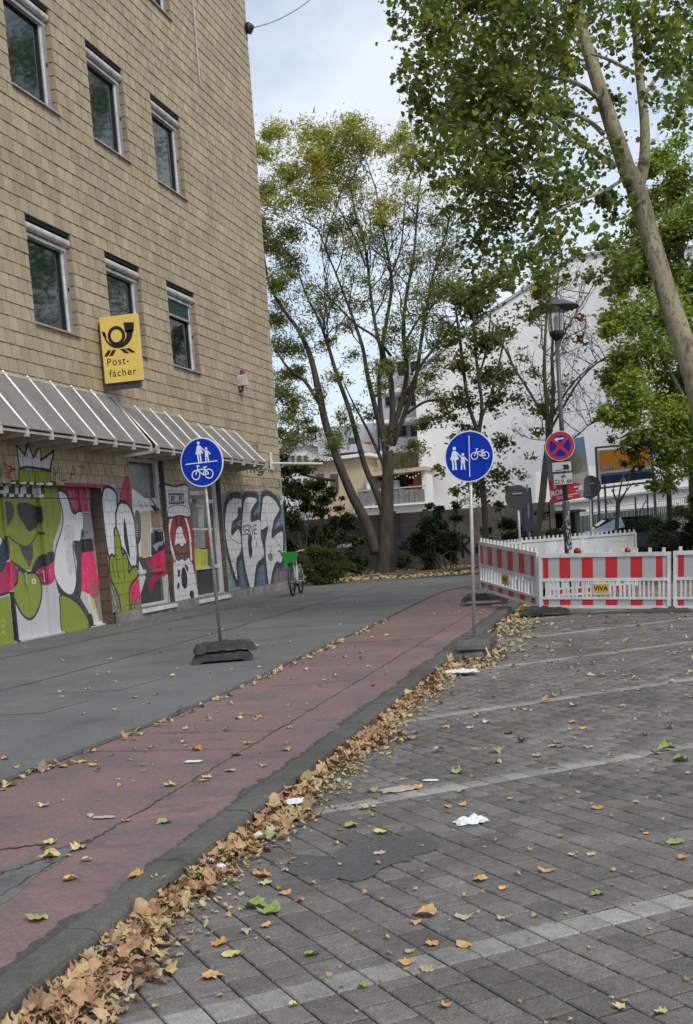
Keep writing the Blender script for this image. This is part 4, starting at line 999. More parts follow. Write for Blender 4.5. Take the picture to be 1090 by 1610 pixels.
# no-parking sign
def lamp_frame(px, py, d):
    return at(px, py, d)
zc = lz(703); cc = lp(zc); FY = LY - .13
ns = thing('no_parking_sign', 'round red and blue no-stopping sign with white arrow and two plates on the lamp post', 'traffic sign', (cc[0], FY, zc))
off_x = at(883.5, 703, DL)[0] - LX; ncx = LX + off_x
def nd(mb, r, y0, y1, n=40): mb.lathe([(0, y1), (r, y1), (r, y0), (0, y0)], (ncx, FY, zc), n, axis='y')
q = MB(); nd(q, .325, -.004, .004); build('sign_plate', q, 'sign_white', ns)
q = MB(); nd(q, .312, -.0065, -.004); build('sign_face', q, 'sign_red', ns)
q = MB()
for a0 in (0, 90, 180, 270):
    pts = []
    R_ = .235; half = 7.5
    for i in range(9):
        t = math.radians(a0 - 45 + half + (90 - 2 * half) * i / 8 + 0); pts.append((R_ * math.cos(t), R_ * math.sin(t)))
    c1 = .042 / math.sin(math.radians(45)); t = math.radians(a0); pts.append((c1 * math.cos(t), c1 * math.sin(t)))
    q.add([(ncx + a, FY - .0085, zc + b_) for a, b_ in pts], [tuple(range(len(pts)))])
build('blue_field', q, 'sign_blue', ns)
q = MB()
for k, p in enumerate((seg_poly((-.06, .15), (.09, .165), .035), [(-.12, .145), (-.045, .20), (-.055, .15), (-.035, .09)])): q.add([(ncx + a, FY - .0105 - k * .0004, zc + b_) for a, b_ in p], [tuple(range(len(p)))])
build('arrow', q, 'sign_white', ns)
def plate(px, y0, y1, w, name):
    z0, z1 = at(px, y1, DL)[2], at(px, y0, DL)[2]; x = at(px, (y0 + y1) / 2, DL)[0]
    q = MB(); q.box(x - w / 2, x + w / 2, FY - .004, FY + .004, z0, z1); o = build(name, q, 'sticker_dark', ns)
    q = MB(); q.box(x - w / 2 + .012, x + w / 2 - .012, FY - .0062, FY - .004, z0 + .012, z1 - .012); build('plate_face', q, 'plate_white', o)
    return x, z0, z1, o
simple('plate_white', (.55, .55, .53), .5, bmp=0)
x, z0, z1, o = plate(886, 727, 743, .44, 'supplementary_plate')
q = MB()
for k, p in enumerate(([(-.16, .03), (.02, .03), (.02, .045), (-.16, .045)], [(.03, .05), (.16, .05), (.16, .12), (.13, .155), (.05, .155), (.03, .12)], disc_pts(.06, .045, .018, 10), disc_pts(.135, .045, .018, 10), seg_poly((.0, .13), (.05, .16), .012))): q.add([(x + a, FY - .0075 - .0004 * k, z0 + b_) for a, b_ in p], [tuple(range(len(p)))])
build('tow_symbol', q, 'print_black', o)
x, z0, z1, o = plate(888, 744.5, 763, .44, 'supplementary_plate')
text_part('ab', .12, 'print_black', o, (x + .01, FY - .0075, z0 + .155), (1, 0, 0), (0, 0, 1), .003); text_part('22.9. 6h', .125, 'print_black', o, (x, FY - .0075, z0 + .035), (1, 0, 0), (0, 0, 1), .003)
# election poster on the lamp post
m, nt, b = new_mat('poster_print')
g = nt.nodes.new('ShaderNodeNewGeometry'); s_ = nt.nodes.new('ShaderNodeSeparateXYZ'); nt.links.new(g.outputs['Position'], s_.inputs[0])
mr = nt.nodes.new('ShaderNodeMapRange'); mr.inputs[1].default_value = 1.9; mr.inputs[2].default_value = 3.3; nt.links.new(s_.outputs['Z'], mr.inputs[0])
nt.links.new(ramp(nt, mr.outputs[0], [(0, (.16, .15, .14)), (.45, (.22, .21, .21)), (.7, (.12, .14, .16)), (1, (.10, .20, .34))]), b.inputs['Base Color']); b.inputs['Roughness'].default_value = .4
pc = [at(*p, DL + .15) for p in ((867, 792), (930, 780), (920, 692), (855, 701))]
ep = thing('election_poster', 'crooked portrait poster with a grey head and red banner, tied to the lamp post', 'poster', (LX, LY + .15, 2.5))
PY = LY + .16
pc = [(p[0] * PY / p[1], p[2] + 0) for p in pc]
o_ = np.array([pc[0][0], PY, pc[0][1]]); uu = np.array([pc[1][0] - pc[0][0], 0, pc[1][1] - pc[0][1]]); vv = np.array([pc[3][0] - pc[0][0], 0, pc[3][1] - pc[0][1]])
def pq(name, pts, mat, k, par):
    q = MB(); q.add([o_ + uu * a + vv * b_ + np.array([0, -.002 * k, 0]) for a, b_ in pts], [tuple(range(len(pts)))]); return build(name, q, mat, par)
q = MB(); q.prism([(0, 0), (1, 0), (1, 1), (0, 1)], o_, uu, vv, (0, .012, 0)); bo = build('board', q, 'sign_back', ep)
simple('poster_red', (.52, .02, .03), .45, bmp=0); simple('poster_skin', (.26, .235, .22), .5, bmp=0, var=.3); simple('poster_dark', (.055, .055, .06), .5, bmp=0, var=.4); simple('poster_pale', (.32, .315, .32), .5, bmp=0, var=.2); simple('poster_olive', (.12, .12, .07), .5, bmp=0, var=.3)
pr_ = pq('print', [(0.01, .01), (.99, .01), (.99, .99), (.01, .99)], 'poster_print', 1, ep)
pq('portrait', [(.12, .40), (.99, .42), (.99, .02), (.5, .02)], 'poster_pale', 2, ep); pq('portrait', [(.80, .02), (.99, .02), (.99, .36), (.88, .30)], 'poster_dark', 3, ep)
pq('portrait', [(a * .9, b_) for a, b_ in disc_pts(.80, .60, .19, 18)], 'poster_olive', 3, ep); pq('portrait', [(a, b_ * .85 + .05) for a, b_ in disc_pts(.36, .70, .19, 18)], 'poster_dark', 3, ep); pq('portrait', disc_pts(.37, .60, .125, 16), 'poster_skin', 4, ep)
pq('banner', [(.01, .01), (.72, .01), (.78, .24), (.42, .31), (.01, .40)], 'poster_red', 5, ep)
ul, vl = uu / np.linalg.norm(uu), vv / np.linalg.norm(vv)
for s_t, a in (('ROH', .20), ('TA', .72)): text_part(s_t, .15, 'sign_white', ep, o_ + uu * a + vv * .125 + np.array([0, -.014, 0]), ul, vl, .008)
text_part('S', .15, 'sign_white', ep, o_ + uu * .14 + vv * .245 + np.array([0, -.014, 0]), ul, vl, .008)
for b_, w_ in ((.08, .58), (.05, .40)): pq('print_line', [(.14, b_), (.14 + w_, b_), (.14 + w_, b_ + .012), (.14, b_ + .012)], 'sign_white', 7, ep)
# small sign backs on poles
def round_back(px, py, D, r, base_y, label, lean=0):
    c_ = at(px, py, D); b0 = (c_[0] + lean, c_[1], 0.0)
    t = thing('sign_back', label, 'traffic sign', b0); q = MB(); q.tube([b0, (c_[0], c_[1], c_[2] + r * .6)], .033, 10); build('pole', q, 'galv_light', t, True)
    q = MB(); q.lathe([(0, -.05), (r, -.05), (r, -.042), (0, -.042)], tuple(c_), 32, axis='y'); pl_ = build('sign_plate', q, 'sign_back', t)
    q = MB(); q.box(c_[0] - .12, c_[0] + .12, c_[1] - .075, c_[1] - .051, c_[2] + .08, c_[2] + .11); build('clamp', q, 'galv_light', t); return c_
round_back(814, 782, 30, .31, 845, 'dark round sign back on a pale pole behind the barriers, left of the poster')
round_back(927, 766, 31, .30, 838, 'dark round sign back on a thin pole, half hidden behind the poster')
simple('placard_navy', (.012, .016, .06), .5, bmp=0); simple('placard_blue', (.10, .16, .30), .5, bmp=0)
a4 = [at(*p, 33) for p in ((822, 768), (835, 766), (841, 835), (826, 835))]
np_ = thing('placard', 'narrow navy placard seen edge-on, fixed to a pole behind the round sign back', 'poster', (a4[3][0], a4[3][1], 0))
q = MB(); n4 = [tuple(p) for p in a4]; q.add(n4 + [(p[0] - .1, p[1] + .25, p[2]) for p in n4], [(0, 1, 2, 3), (7, 6, 5, 4), (0, 4, 5, 1), (1, 5, 6, 2), (2, 6, 7, 3), (3, 7, 4, 0)]); build('board', q, 'placard_navy', np_)
q = MB(); q.tube([(a4[3][0] + .1, a4[3][1] + .1, 0), (a4[3][0] + .1, a4[3][1] + .1, a4[0][2] + .1)], .03, 8); build('pole', q, 'galv', np_)

# ------------------------------------------------------------------ barriers
simple('barrier_white', (.60, .61, .62), .45, var=.1, scale=3, bmp=.05, dirt=(.38, .37, .35)); simple('reflect_white', (.40, .41, .40), .35, bmp=0, var=.05); simple('reflect_red', (.52, .015, .02), .35, bmp=0, var=.08); simple('label_yellow', (.60, .36, .02), .45, bmp=0, var=.08); simple('lock_yellow', (.55, .40, .03), .5)
def barrier(P0, P1, label, H=.95, stripes=True, nb=26, viva=True, teeth=10, red=None, solid=False):
    P0, P1 = np.array(P0, float), np.array(P1, float); d = P1 - P0; L = math.hypot(d[0], d[1]); rz = math.atan2(d[1], d[0])
    t = thing('safety_barrier', label, 'barrier', P0, rz, 'red and white barriers round the roadworks'); t.rotation_euler = (0, -math.atan2(d[2], L), rz)
    Z = lambda f: f * H
    def bx(name, x0, x1, z0, z1, y0=-.02, y1=.02, mat='barrier_white', par=None):
        q = MB(); q.box(x0, x1, y0, y1, Z(z0), Z(z1)); return local_build(name, q, mat, par or t)
    bx('post', 0, .05, -.06, 1.0, -.026, .026); bx('post', L - .05, L, -.06, 1.0, -.026, .026)
    for z0, z1, y in ((.0, .05, .03), (.165, .205, .026), (.495, .545, .026), (.93, 1.0, .03)): bx('rail', .05, L - .05, z0, z1, -y, y)
    for z0, z1 in ((.05, .165), (.545, .93)):
        if solid: bx('panel', .05, L - .05, z0, z1, -.008, .008); continue
        b_ = bx('reflective_band', .05, L - .05, z0, z1, -.010, .010, 'reflect_white')
        for a, c in (red or ((.010, .055), (.147, .236), (.33, .42), (.52, .614), (.717, .81), (.913, .965))):
            bx('red_stripe', .05 + a * (L - .1), .05 + c * (L - .1), z0 + .006, z1 - .006, -.0115, -.0102, 'reflect_red', b_)
    if solid: bx('panel', .05, L - .05, .205, .495, -.008, .008)
    else:
        me = None
        for i in range(nb):
            x = .07 + (L - .14) * (i + .5) / nb + (.014 if i % 4 == 0 else -.014 if i % 4 == 3 else 0)
            if viva and .40 < x / L < .58 and False: continue
            q = MB(); q.box(-.016, .016, -.018, .018, Z(.206), Z(.494))
            if me is None: o = local_build('bar', q, 'barrier_white', t); me = o.data
            else: o = make_obj('bar', me, t)
            o.location.x = x
    for i in range(teeth):
        x = L * (i + .5) / teeth; bx('tooth', x - .022, x + .022, 1.0, 1.075, -.02, .02)
    if viva:
        x0, x1 = .425 * L, .555 * L
        p = bx('name_plate', x0, x1, .255, .475, -.034, -.019); bx('plate_face', x0 + .02, x1 - .02, .285, .445, -.0365, -.0345, 'label_yellow', p)
        me = text_mesh('VIVA', .105, 0, .004, 1.05); n_ = len(me.vertices); a = np.empty(n_ * 3, np.float32); me.vertices.foreach_get('co', a); a = a.reshape(-1, 3)
        a2 = np.stack([(a[:, 0] - a[:, 0].mean()) + (x0 + x1) / 2, np.full(n_, -.038), a[:, 1] + Z(.365) - .035], 1); me.vertices.foreach_set('co', a2.astype(np.float32).ravel()); me.materials.clear(); me.materials.append(MATS['print_black']); me.update(); make_obj('lettering', me, p)
    return t, L, rz
def stand(t, x, par_mat='rubber', z=-.10, s=1.0, rot=math.pi / 2):
    o = local_build('foot_plate', foot_plate(.80 * s, .40 * s), par_mat, t); o.location = (x, 0, z - .06); o.rotation_euler = (0, 0, rot); return o
B0_ = at(849, 956, 20.0); B1_ = at(1055, 957, 18.9); B0_[2] = max(B0_[2], .10)
tb, Lb, rb_ = barrier(B0_, B1_, 'red and white barrier panel facing the camera, with a yellow VIVA plate and open bars', H=.90)
stand(tb, .1, 'rubber', z=-.04, rot=.35, s=1.0); f2_ = stand(tb, Lb + .02, 'rubber_dusty', z=-.045, rot=0.0, s=.95)
B2_ = B1_ + (B1_ - B0_) * .02; B3_ = B1_ + (B1_ - B0_) * 1.02
barrier(B2_, B3_, 'red and white barrier panel cut off by the right edge of the photo', H=.91)
C0_ = at(756.5, 927, 23.0); C1_ = B0_ + (C0_ - B0_) * .015 + np.array([0, .02, 0])
tl, Ll, rl = barrier(C0_, C1_, 'red and white barrier panel turned back along the cycle path, with a small yellow plate', H=.93, nb=18, teeth=16)
f3 = stand(tl, .25, 'rubber', z=-.13, rot=-rl, s=1.1)
D0, D1, D2, D3 = at(762, 877, 28), at(818, 873, 30), at(916, 876, 31), at(1002, 874, 31)
for p in (D0, D1, D2, D3): p[2] = .18
barrier(D0, D1, 'white toothed barrier at the back left of the roadworks, seen from behind', H=.93, teeth=11, solid=True, viva=False)
barrier(D1, D2, 'white toothed barrier at the back, middle, its studs showing, behind the stickered lamp post', H=.95, teeth=14, solid=True, viva=False)
barrier(D2, D3, 'white toothed barrier at the back right, in front of the pruned sapling', H=.95, teeth=12, solid=True, viva=False)
E0, E1, E2 = at(860, 925, 24), at(950, 926, 24), at(1003, 924, 24)
for p in (E0, E1, E2): p[2] = .05
barrier(E0, E1, 'white barrier inside the roadworks, carrying the left red lamp', H=.82, teeth=0, solid=False, viva=False, nb=20); barrier(E1, E2, 'white barrier inside the roadworks, carrying the right red lamp', H=.82, teeth=0, viva=False, nb=14)
simple('lamp_red', (.22, .006, .012), .25, bmp=0)
for px, lb_ in ((908, 'round red warning lamp on the inner barrier beside the lamp post'), (986, 'round red warning lamp on the inner barrier, the right one of two')):
    c_ = at(px, 867, 23.7); t = thing('warning_lamp', lb_, 'warning lamp', (c_[0], c_[1], c_[2] - .1))
    q = MB(); q.lathe([(0, -.05), (.05, -.045), (.075, -.01), (.075, .01), (.05, .045), (0, .05)], tuple(c_), 16, axis='y'); build('lens', q, 'lamp_red', t, True)
    q = MB(); q.box(c_[0] - .06, c_[0] + .06, c_[1] - .035, c_[1] + .035, c_[2] - .24, c_[2] - .06); build('battery_box', q, 'lock_yellow', t)
c_ = at(842, 925, 20.6); t = thing('barrier_foot', 'yellow and black rubber barrier foot lying by the kerb end', 'barrier foot', (c_[0], c_[1], 0.0))
q = foot_plate(.55, .30, .07); o = local_build('slab', q, 'lock_yellow', t); o.location = (0, 0, .06); o = local_build('slab', foot_plate(.6, .34, .06), 'rubber', t)
t.rotation_euler = (0, 0, .3)
# roadworks heap and trench edge seen through the bars
simple('spoil', (.17, .13, .09), .95, var=.4, scale=5, bmp=.8)
q = MB(); nn = 16
vs = [(-1.6 + 3.6 * i / nn + rng.uniform(-.05, .05), 22.2 + 3 * j / nn, .02 + .16 * math.sin(math.pi * i / nn) * math.sin(math.pi * j / nn) * (1 + rng.uniform(-.4, .4))) for j in range(nn + 1) for i in range(nn + 1)]
q.add(vs, [(j * (nn + 1) + i, j * (nn + 1) + i + 1, (j + 1) * (nn + 1) + i + 1, (j + 1) * (nn + 1) + i) for j in range(nn) for i in range(nn)]); stuff(tag(build('spoil_heap', q, 'spoil', smooth=True), 'low heap of brown soil inside the barriers', 'soil'))

# ------------------------------------------------------------------ far buildings
simple('render_white', (.84, .83, .82), .85, var=.05, scale=.5, dirt=(.72, .71, .70)); simple('render_grey', (.40, .41, .43), .85, var=.1, scale=.8); simple('render_beige', (.52, .43, .29), .85, var=.08, scale=.8)
simple('render_pale', (.46, .475, .50), .85, var=.08, scale=.8); simple('wood_orange', (.34, .12, .035), .6, var=.2, scale=3); simple('maroon', (.07, .018, .02), .6); simple('awning_grey', (.20, .20, .21), .8, var=.15, scale=6)
simple('red_banner', (.55, .05, .03), .6); simple('green_corrugated', (.07, .095, .09), .6, var=.2, scale=2); simple('concrete_old', (.125, .112, .10), .95, var=.35, scale=1.5, bmp=.5, dirt=(.05, .048, .04)); simple('dark_brown', (.03, .022, .018), .8)
simple('bb_orange', (.80, .30, .01), .5, bmp=0, var=.05); simple('bb_navy', (.02, .025, .08), .5, bmp=0); simple('frame_blue', (.10, .115, .15), .5, .2); simple('grass_green', (.03, .07, .02), .8)
def aty(x, y, Y):
    d = ray(x, y); return EYE + d * Y / d[1]
def slab(name, pts, Y, dep, mat, parent, fwd=0.0):
    """box-like slab from four sight points on the plane Y, running dep metres back"""
    P = [aty(a, b_, Y) - np.array([0, fwd, 0]) for a, b_ in pts]; q = MB(); k = len(P)
    xs = P; q.add([tuple(p) for p in xs] + [(p[0], p[1] + dep, p[2]) for p in xs], [tuple(range(k))] + [tuple(range(2 * k - 1, k - 1, -1))] + [(i, i + k, (i + 1) % k + k, (i + 1) % k) for i in range(k)])
    return build(name, q, mat, parent)
def rect_slab(name, x0, x1, y0, y1, Y, dep, mat, parent, fwd=0.0):
    a, b_ = aty(x0, (y0 + y1) / 2, Y), aty(x1, (y0 + y1) / 2, Y); zt = aty((x0 + x1) / 2, y0, Y)[2]; zb = aty((x0 + x1) / 2, y1, Y)[2]
    q = MB(); q.box(a[0], b_[0], Y - fwd, Y - fwd + dep, zb, zt); return build(name, q, mat, parent)
gb = thing('apartment_building', 'tall white windowless gable wall of an apartment building behind the street lamp', 'building', (-5, 62, 0))
slab('wall', [(664, 845), (652, 590), (760, 500), (905, 405), (945, 400), (1160, 385), (1160, 850)], 62, 12, 'render_white', gb)
slab('verge', [(651, 590), (759, 500), (904, 405), (945, 400), (1160, 385), (1160, 381), (945, 396), (903, 401), (758, 496), (650, 586)], 62, 12.2, 'render_grey', gb, .12)
for a, b_, c, d in ((662, 700, 664, 845), ): rect_slab('downpipe', a, c, b_, d, 62, .1, 'render_grey', gb, .15)
lb2 = thing('balcony_building', 'pale apartment building with stacked balconies, seen between the trunks of the big tree', 'building', (-13, 64, 0))
rect_slab('wall', 598, 664, 560, 845, 66, 8, 'render_pale', lb2); rect_slab('wall', 505, 598, 668, 845, 66.1, 8, 'render_pale', lb2)
for fy in (592, 640, 688):
    r = rect_slab('balcony', 600, 664, fy, fy + 18, 63.5, .12, 'render_grey', lb2); rect_slab('balcony_slab', 598, 664, fy + 18, fy + 23, 63.4, 2.5, 'render_white', r)
    for x in (606, 626, 646): w = rect_slab('window', x, x + 12, fy - 24, fy - 2, 65.9, .05, 'window_glass', lb2); rect_slab('frame', x - 1, x + 13, fy - 25.5, fy - 24, 65.9, .1, 'render_white', w, .1)
for x, y in ((522, 690), (548, 688)):
    w = rect_slab('window', x, x + 13, y, y + 22, 65.9, .05, 'window_glass', lb2); rect_slab('frame', x - 1, x + 14, y + 22, y + 24, 65.9, .1, 'render_white', w, .1)
rect_slab('banner', 573, 584, 695, 742, 65.0, .1, 'red_banner', lb2)
lo = thing('loggia_house', 'low house with a maroon loggia, orange wood panel and grey cloth railing', 'building', (-12, 59, 0))
rect_slab('base_wall', 558, 669, 794, 850, 59, 6, 'render_white', lo); rect_slab('back_wall', 580, 669, 740, 800, 61, .2, 'maroon', lo)
rect_slab('side_wall', 577, 583, 742, 800, 59, 2, 'render_white', lo); rect_slab('side_wall', 664, 670, 733, 800, 59.2, 2, 'render_white', lo)
slab('roof_fascia', [(574, 750), (669, 739), (669, 733), (574, 744)], 58.8, 3, 'render_beige', lo); rect_slab('wood_panel', 650, 666, 742, 772, 59.6, .1, 'wood_orange', lo)
rect_slab('post', 583, 588, 745, 772, 59, .1, 'maroon', lo); rect_slab('post', 603, 607, 745, 772, 59, .1, 'dark_brown', lo); rect_slab('cabinet', 616, 627, 755, 775, 60, .4, 'render_white', lo); rect_slab('crate', 643, 650, 761, 769, 59.8, .3, 'red_banner', lo); rect_slab('window', 628, 640, 748, 770, 60.9, .05, 'window_glass', lo); rect_slab('shelf', 590, 600, 756, 768, 60, .3, 'render_beige', lo)
for i in range(13): rect_slab('railing_cloth', 563 + i * 8.1, 570.6 + i * 8.1, 769, 792, 58.7 + .04 * (i % 2), .03, 'awning_grey', lo)
rect_slab('hand_rail', 562, 669, 767, 769, 58.68, .08, 'render_grey', lo); rect_slab('floor_slab', 560, 669, 793, 796, 58.6, 1, 'render_white', lo)
for i in range(12):
    c_ = aty(608 + i * 4.6, 745 + 6 * math.sin(math.pi * (i % 6) / 5), 58.9); q = MB(); q.lathe([(0, .05), (.05, 0), (0, -.05)], tuple(c_), 6); build('festoon_bulb', q, 'sign_white', lo)
be = thing('beige_house', 'beige rendered house with a long flat eave, behind the left limb of the big tree', 'building', (-17, 60, 0))
rect_slab('wall', 488, 578, 722, 845, 60, 6, 'render_beige', be); slab('eave', [(486, 728), (580, 716), (580, 711), (486, 723)], 59.6, 3, 'render_white', be); 
for x in (498, 520): w = rect_slab('window', x, x + 12, 745, 770, 59.95, .05, 'window_glass', be); rect_slab('sill', x - 1, x + 13, 770, 772, 59.8, .15, 'render_white', be)
rect_slab('attic_band', 500, 572, 700, 712, 61, 3, 'render_grey', be)
wh = thing('white_house', 'white house with tall windows, far off beside the office building corner', 'building', (-22, 62, 0))
rect_slab('wall', 400, 488, 705, 845, 62, 6, 'render_white', wh); slab('roof', [(400, 712), (488, 700), (480, 686), (400, 696)], 61.8, 6, 'render_grey', wh)
for x in (448, 458, 468, 478):
    for y in (716, 752): w = rect_slab('window', x, x + 6, y, y + 22, 61.95, .05, 'window_glass', wh); rect_slab('frame', x - .6, x, y, y + 22, 61.9, .05, 'render_grey', w)
an = thing('white_annex', 'long low white annex with a green corrugated base behind the billboard', 'building', (0, 50, 0))
slab('wall', [(842, 812), (1100, 792), (1100, 716), (842, 742)], 52, 5, 'render_white', an); slab('fascia', [(842, 798), (1100, 766), (1100, 762), (842, 794)], 51.8, .3, 'render_grey', an)
for i in range(24): slab('corrugated_panel', [(908 + i * 6, 860), (913.4 + i * 6, 860), (913.4 + i * 6, 812 - (i + .9) * .72), (908 + i * 6, 812 - i * .72)], 51.3 + .05 * (i % 2), .1, 'green_corrugated', an)
cp = thing('carport', 'dark open carport with a brown shed beside it, behind the toothed white barrier', 'shed', (-4, 45, 0))
rect_slab('roof', 842, 912, 803, 807, 44, 4, 'dark_brown', cp); rect_slab('back_wall', 842, 912, 806, 862, 48, .2, 'dark_void', cp)
for x in (846, 868, 905): rect_slab('post', x, x + 3, 806, 864, 44, .15, 'dark_brown', cp)
rect_slab('shed_wall', 893, 906, 806, 862, 44.2, 2.4, 'dark_brown', cp); rect_slab('bin', 872, 888, 836, 862, 45, .6, 'sign_back', cp)
for x, y in ((883, 832), (886, 827)):
    c_ = aty(x, y, 44.8); q = MB(); q.lathe([(0, .06), (.055, .03), (.055, -.03), (0, -.06)], tuple(c_), 10); build('globe_light', q, 'sign_white', cp)
rb_ = thing('far_white_house', 'white house with a small dark window at the far right, above the dark hedge', 'building', (1, 56, 0))
rect_slab('wall', 1034, 1180, 640, 850, 57, 6, 'render_white', rb_)
for x, y in ((1051, 704), (1064, 702), (1040, 742)): w = rect_slab('window', x, x + 7, y, y + 12, 56.95, .05, 'dark_void', rb_); rect_slab('sill', x - 1, x + 8, y + 12, y + 13.2, 56.8, .2, 'render_grey', w)
for i in range(14): rect_slab('railing_bar', 1036 + i * 3.4, 1037 + i * 3.4, 784, 806, 50, .03, 'render_grey', rb_)
rect_slab('railing_top', 1034, 1084, 782, 785, 50, .05, 'render_grey', rb_)
# billboard
bbd = thing('billboard', 'orange and navy advertising billboard in a slate-blue steel frame, half hidden by leaves', 'billboard', (-1, 39, 0))
def bslab(n, x0, y0, x1, y1, t, Y, mat, par, dep=.1):
    """bar between two sight points with thickness t (px)"""
    a, b_ = np.array([x0, y0]), np.array([x1, y1]); u_ = (b_ - a) / np.linalg.norm(b_ - a); nn = np.array([-u_[1], u_[0]]) * t / 2
    return slab(n, [tuple(a - nn), tuple(b_ - nn), tuple(b_ + nn), tuple(a + nn)], Y, dep, mat, par)
bslab('frame_post', 937, 703, 946, 885, 3.8, 39, 'frame_blue', bbd, .14); bslab('frame_post', 1024, 700, 1036, 880, 4.5, 39, 'frame_blue', bbd, .14); bslab('back_post', 951, 762, 957, 885, 3.2, 39.4, 'frame_blue', bbd, .12)
bslab('frame_bar', 936, 704, 1024, 696, 3, 39, 'frame_blue', bbd); bslab('frame_bar', 940, 768, 1030, 757, 3, 39, 'frame_blue', bbd)
slab('backing', [(941, 762), (1026, 752), (1022, 701), (939, 708)], 39.02, .06, 'render_white', bbd); slab('orange_print', [(943.5, 741), (1022, 732), (1020, 703), (942, 709)], 39.0, .015, 'bb_orange', bbd); slab('navy_print', [(946, 762), (1024, 752), (1023, 739), (945, 747)], 39.0, .015, 'bb_navy', bbd)
slab('sky_print', [(946, 749), (1023, 741), (1023, 737), (945, 745)], 38.99, .01, 'placard_blue', bbd)
for x, w_ in ((948, 4), (953.5, 4), (959, 3), (964, 4)): slab('print_word', [(x, 737.5 - (x - 948) * .1), (x + w_, 737 - (x - 948) * .1), (x + w_, 731 - (x - 948) * .1), (x, 731.5 - (x - 948) * .1)], 38.98, .01, 'render_pale', bbd)
slab('print_emblem', [(976, 757), (984, 756), (983, 752), (980, 751), (977, 753)], 38.98, .01, 'render_pale', bbd)
# mesh fence posts by the billboard
fn = thing('wire_fence', 'wire fence on dark posts with a diagonal brace, below the billboard', 'fence', (-1, 37, 0))
for x, y in ((931, 784), (999, 781), (1018, 778)): bslab('post', x, y, x + 3, 880, 2.6, 37, 'sign_back', fn, .06)
bslab('brace', 1016, 786, 1004, 812, 1.6, 37, 'sign_back', fn, .04); bslab('rail', 931, 786, 1060, 771, .8, 37, 'render_grey', fn, .02); bslab('rail', 931, 800, 1060, 786, .5, 37, 'sign_back', fn, .02)
# concrete slab wall
cw = thing('concrete_wall', 'low brown concrete slab wall with spray paint, running behind the big tree', 'wall', (-9, 44, 0))
simple('paint_red', (.45, .03, .05), .8); simple('paint_purple', (.13, .09, .26), .8); simple('paint_green', (.05, .20, .13), .8); simple('paint_lime', (.30, .40, .08), .8)
wx = [aty(x, 830, 44)[0] for x in range(420, 871, 50)]
for i in range(len(wx) - 1):
    for j in range(4):
        q = MB(); q.bbox(wx[i] + .08, wx[i + 1] - .08, 44, 44.08, .1 + j * .54, .1 + (j + 1) * .54 - .012, .01); build('slab', q, 'concrete_old', cw)
q = MB(); q.box(wx[0], wx[-1], 44.085, 44.12, .1, 2.22); build('wall_core', q, 'concrete_old', cw)
for x in wx:
    q = MB(); q.bbox(x - .08, x + .08, 43.94, 44.14, .1, 2.34, .02); build('post', q, 'concrete_old', cw)
for pts, m_ in (([(597, 862), (650, 858), (652, 847), (598, 850)], 'paint_purple'), ([(690, 850), (712, 856), (716, 842), (704, 845), (696, 842)], 'paint_red'), ([(712, 853), (741, 852), (728, 842), (716, 843)], 'paint_green'), ([(710, 846), (722, 845), (726, 840), (714, 839)], 'paint_lime'), ([(530, 862), (566, 858), (566, 853), (530, 857)], 'render_white')): slab('spray_paint', pts, 43.99, .01, m_, cw)
q = MB(); zt_ = 1.2
for p in (seg_poly((0, 0), (0, .8), .09), seg_poly((0, .8), (.35, .65), .09), seg_poly((.35, .65), (0, .4), .09), seg_poly((.05, .4), (.4, 0), .09)):
    xr = aty(728, 870, 43.98)[0]; q.add([(xr + a, 43.985, .45 + b_) for a, b_ in p], [(0, 1, 2, 3)])
build('spray_letter', q, 'print_black', cw)

# ------------------------------------------------------------------ trees
def leaf_mat(name, trans=.35):
    m = bpy.data.materials.new(name); m.use_nodes = True; nt = m.node_tree; nt.nodes.clear(); MATS[name] = m
    o = nt.nodes.new('ShaderNodeOutputMaterial'); b = nt.nodes.new('ShaderNodeBsdfPrincipled'); t = nt.nodes.new('ShaderNodeBsdfTranslucent'); mx = nt.nodes.new('ShaderNodeMixShader'); mx.inputs[0].default_value = trans
    at_ = nt.nodes.new('ShaderNodeAttribute'); at_.attribute_name = 'tint'
    nt.links.new(at_.outputs['Color'], b.inputs['Base Color']); b.inputs['Roughness'].default_value = .55; b.inputs['Specular IOR Level'].default_value = .35
    bc = mixc(nt, 1.0, at_.outputs['Color'], (1.7, 1.9, .9), 'MULTIPLY'); nt.links.new(bc, t.inputs['Color'])
    nt.links.new(b.outputs[0], mx.inputs[1]); nt.links.new(t.outputs[0], mx.inputs[2]); nt.links.new(mx.outputs[0], o.inputs[0])
leaf_mat('tree_leaf', .45)
def bark_mat(name, stops, scale=3, zs=.35, bm=.5):
    m, nt, b = new_mat(name); g = nt.nodes.new('ShaderNodeNewGeometry'); mp_ = nt.nodes.new('ShaderNodeMapping'); mp_.inputs['Scale'].default_value = (1, 1, zs); nt.links.new(g.outputs['Position'], mp_.inputs[0])
    f = noise(nt, scale, 7, .6, mp_.outputs[0], .4); nt.links.new(ramp(nt, f, stops), b.inputs['Base Color']); b.inputs['Roughness'].default_value = .9; bump(nt, b, noise(nt, scale * 8, 5, .65, mp_.outputs[0]), bm, .02)
bark_mat('bark_dark', [(.35, (.035, .028, .022)), (.65, (.085, .07, .055))], 6, .2, .8)
bark_mat('bark_plane', [(.36, (.065, .05, .034)), (.41, (.16, .13, .085)), (.46, (.25, .215, .145)), (.55, (.32, .285, .195)), (.59, (.12, .10, .065)), (.63, (.36, .33, .225))], 4.5, .45, .5)
bark_mat('bark_olive', [(.35, (.06, .055, .04)), (.65, (.13, .12, .085))], 5, .25, .6)
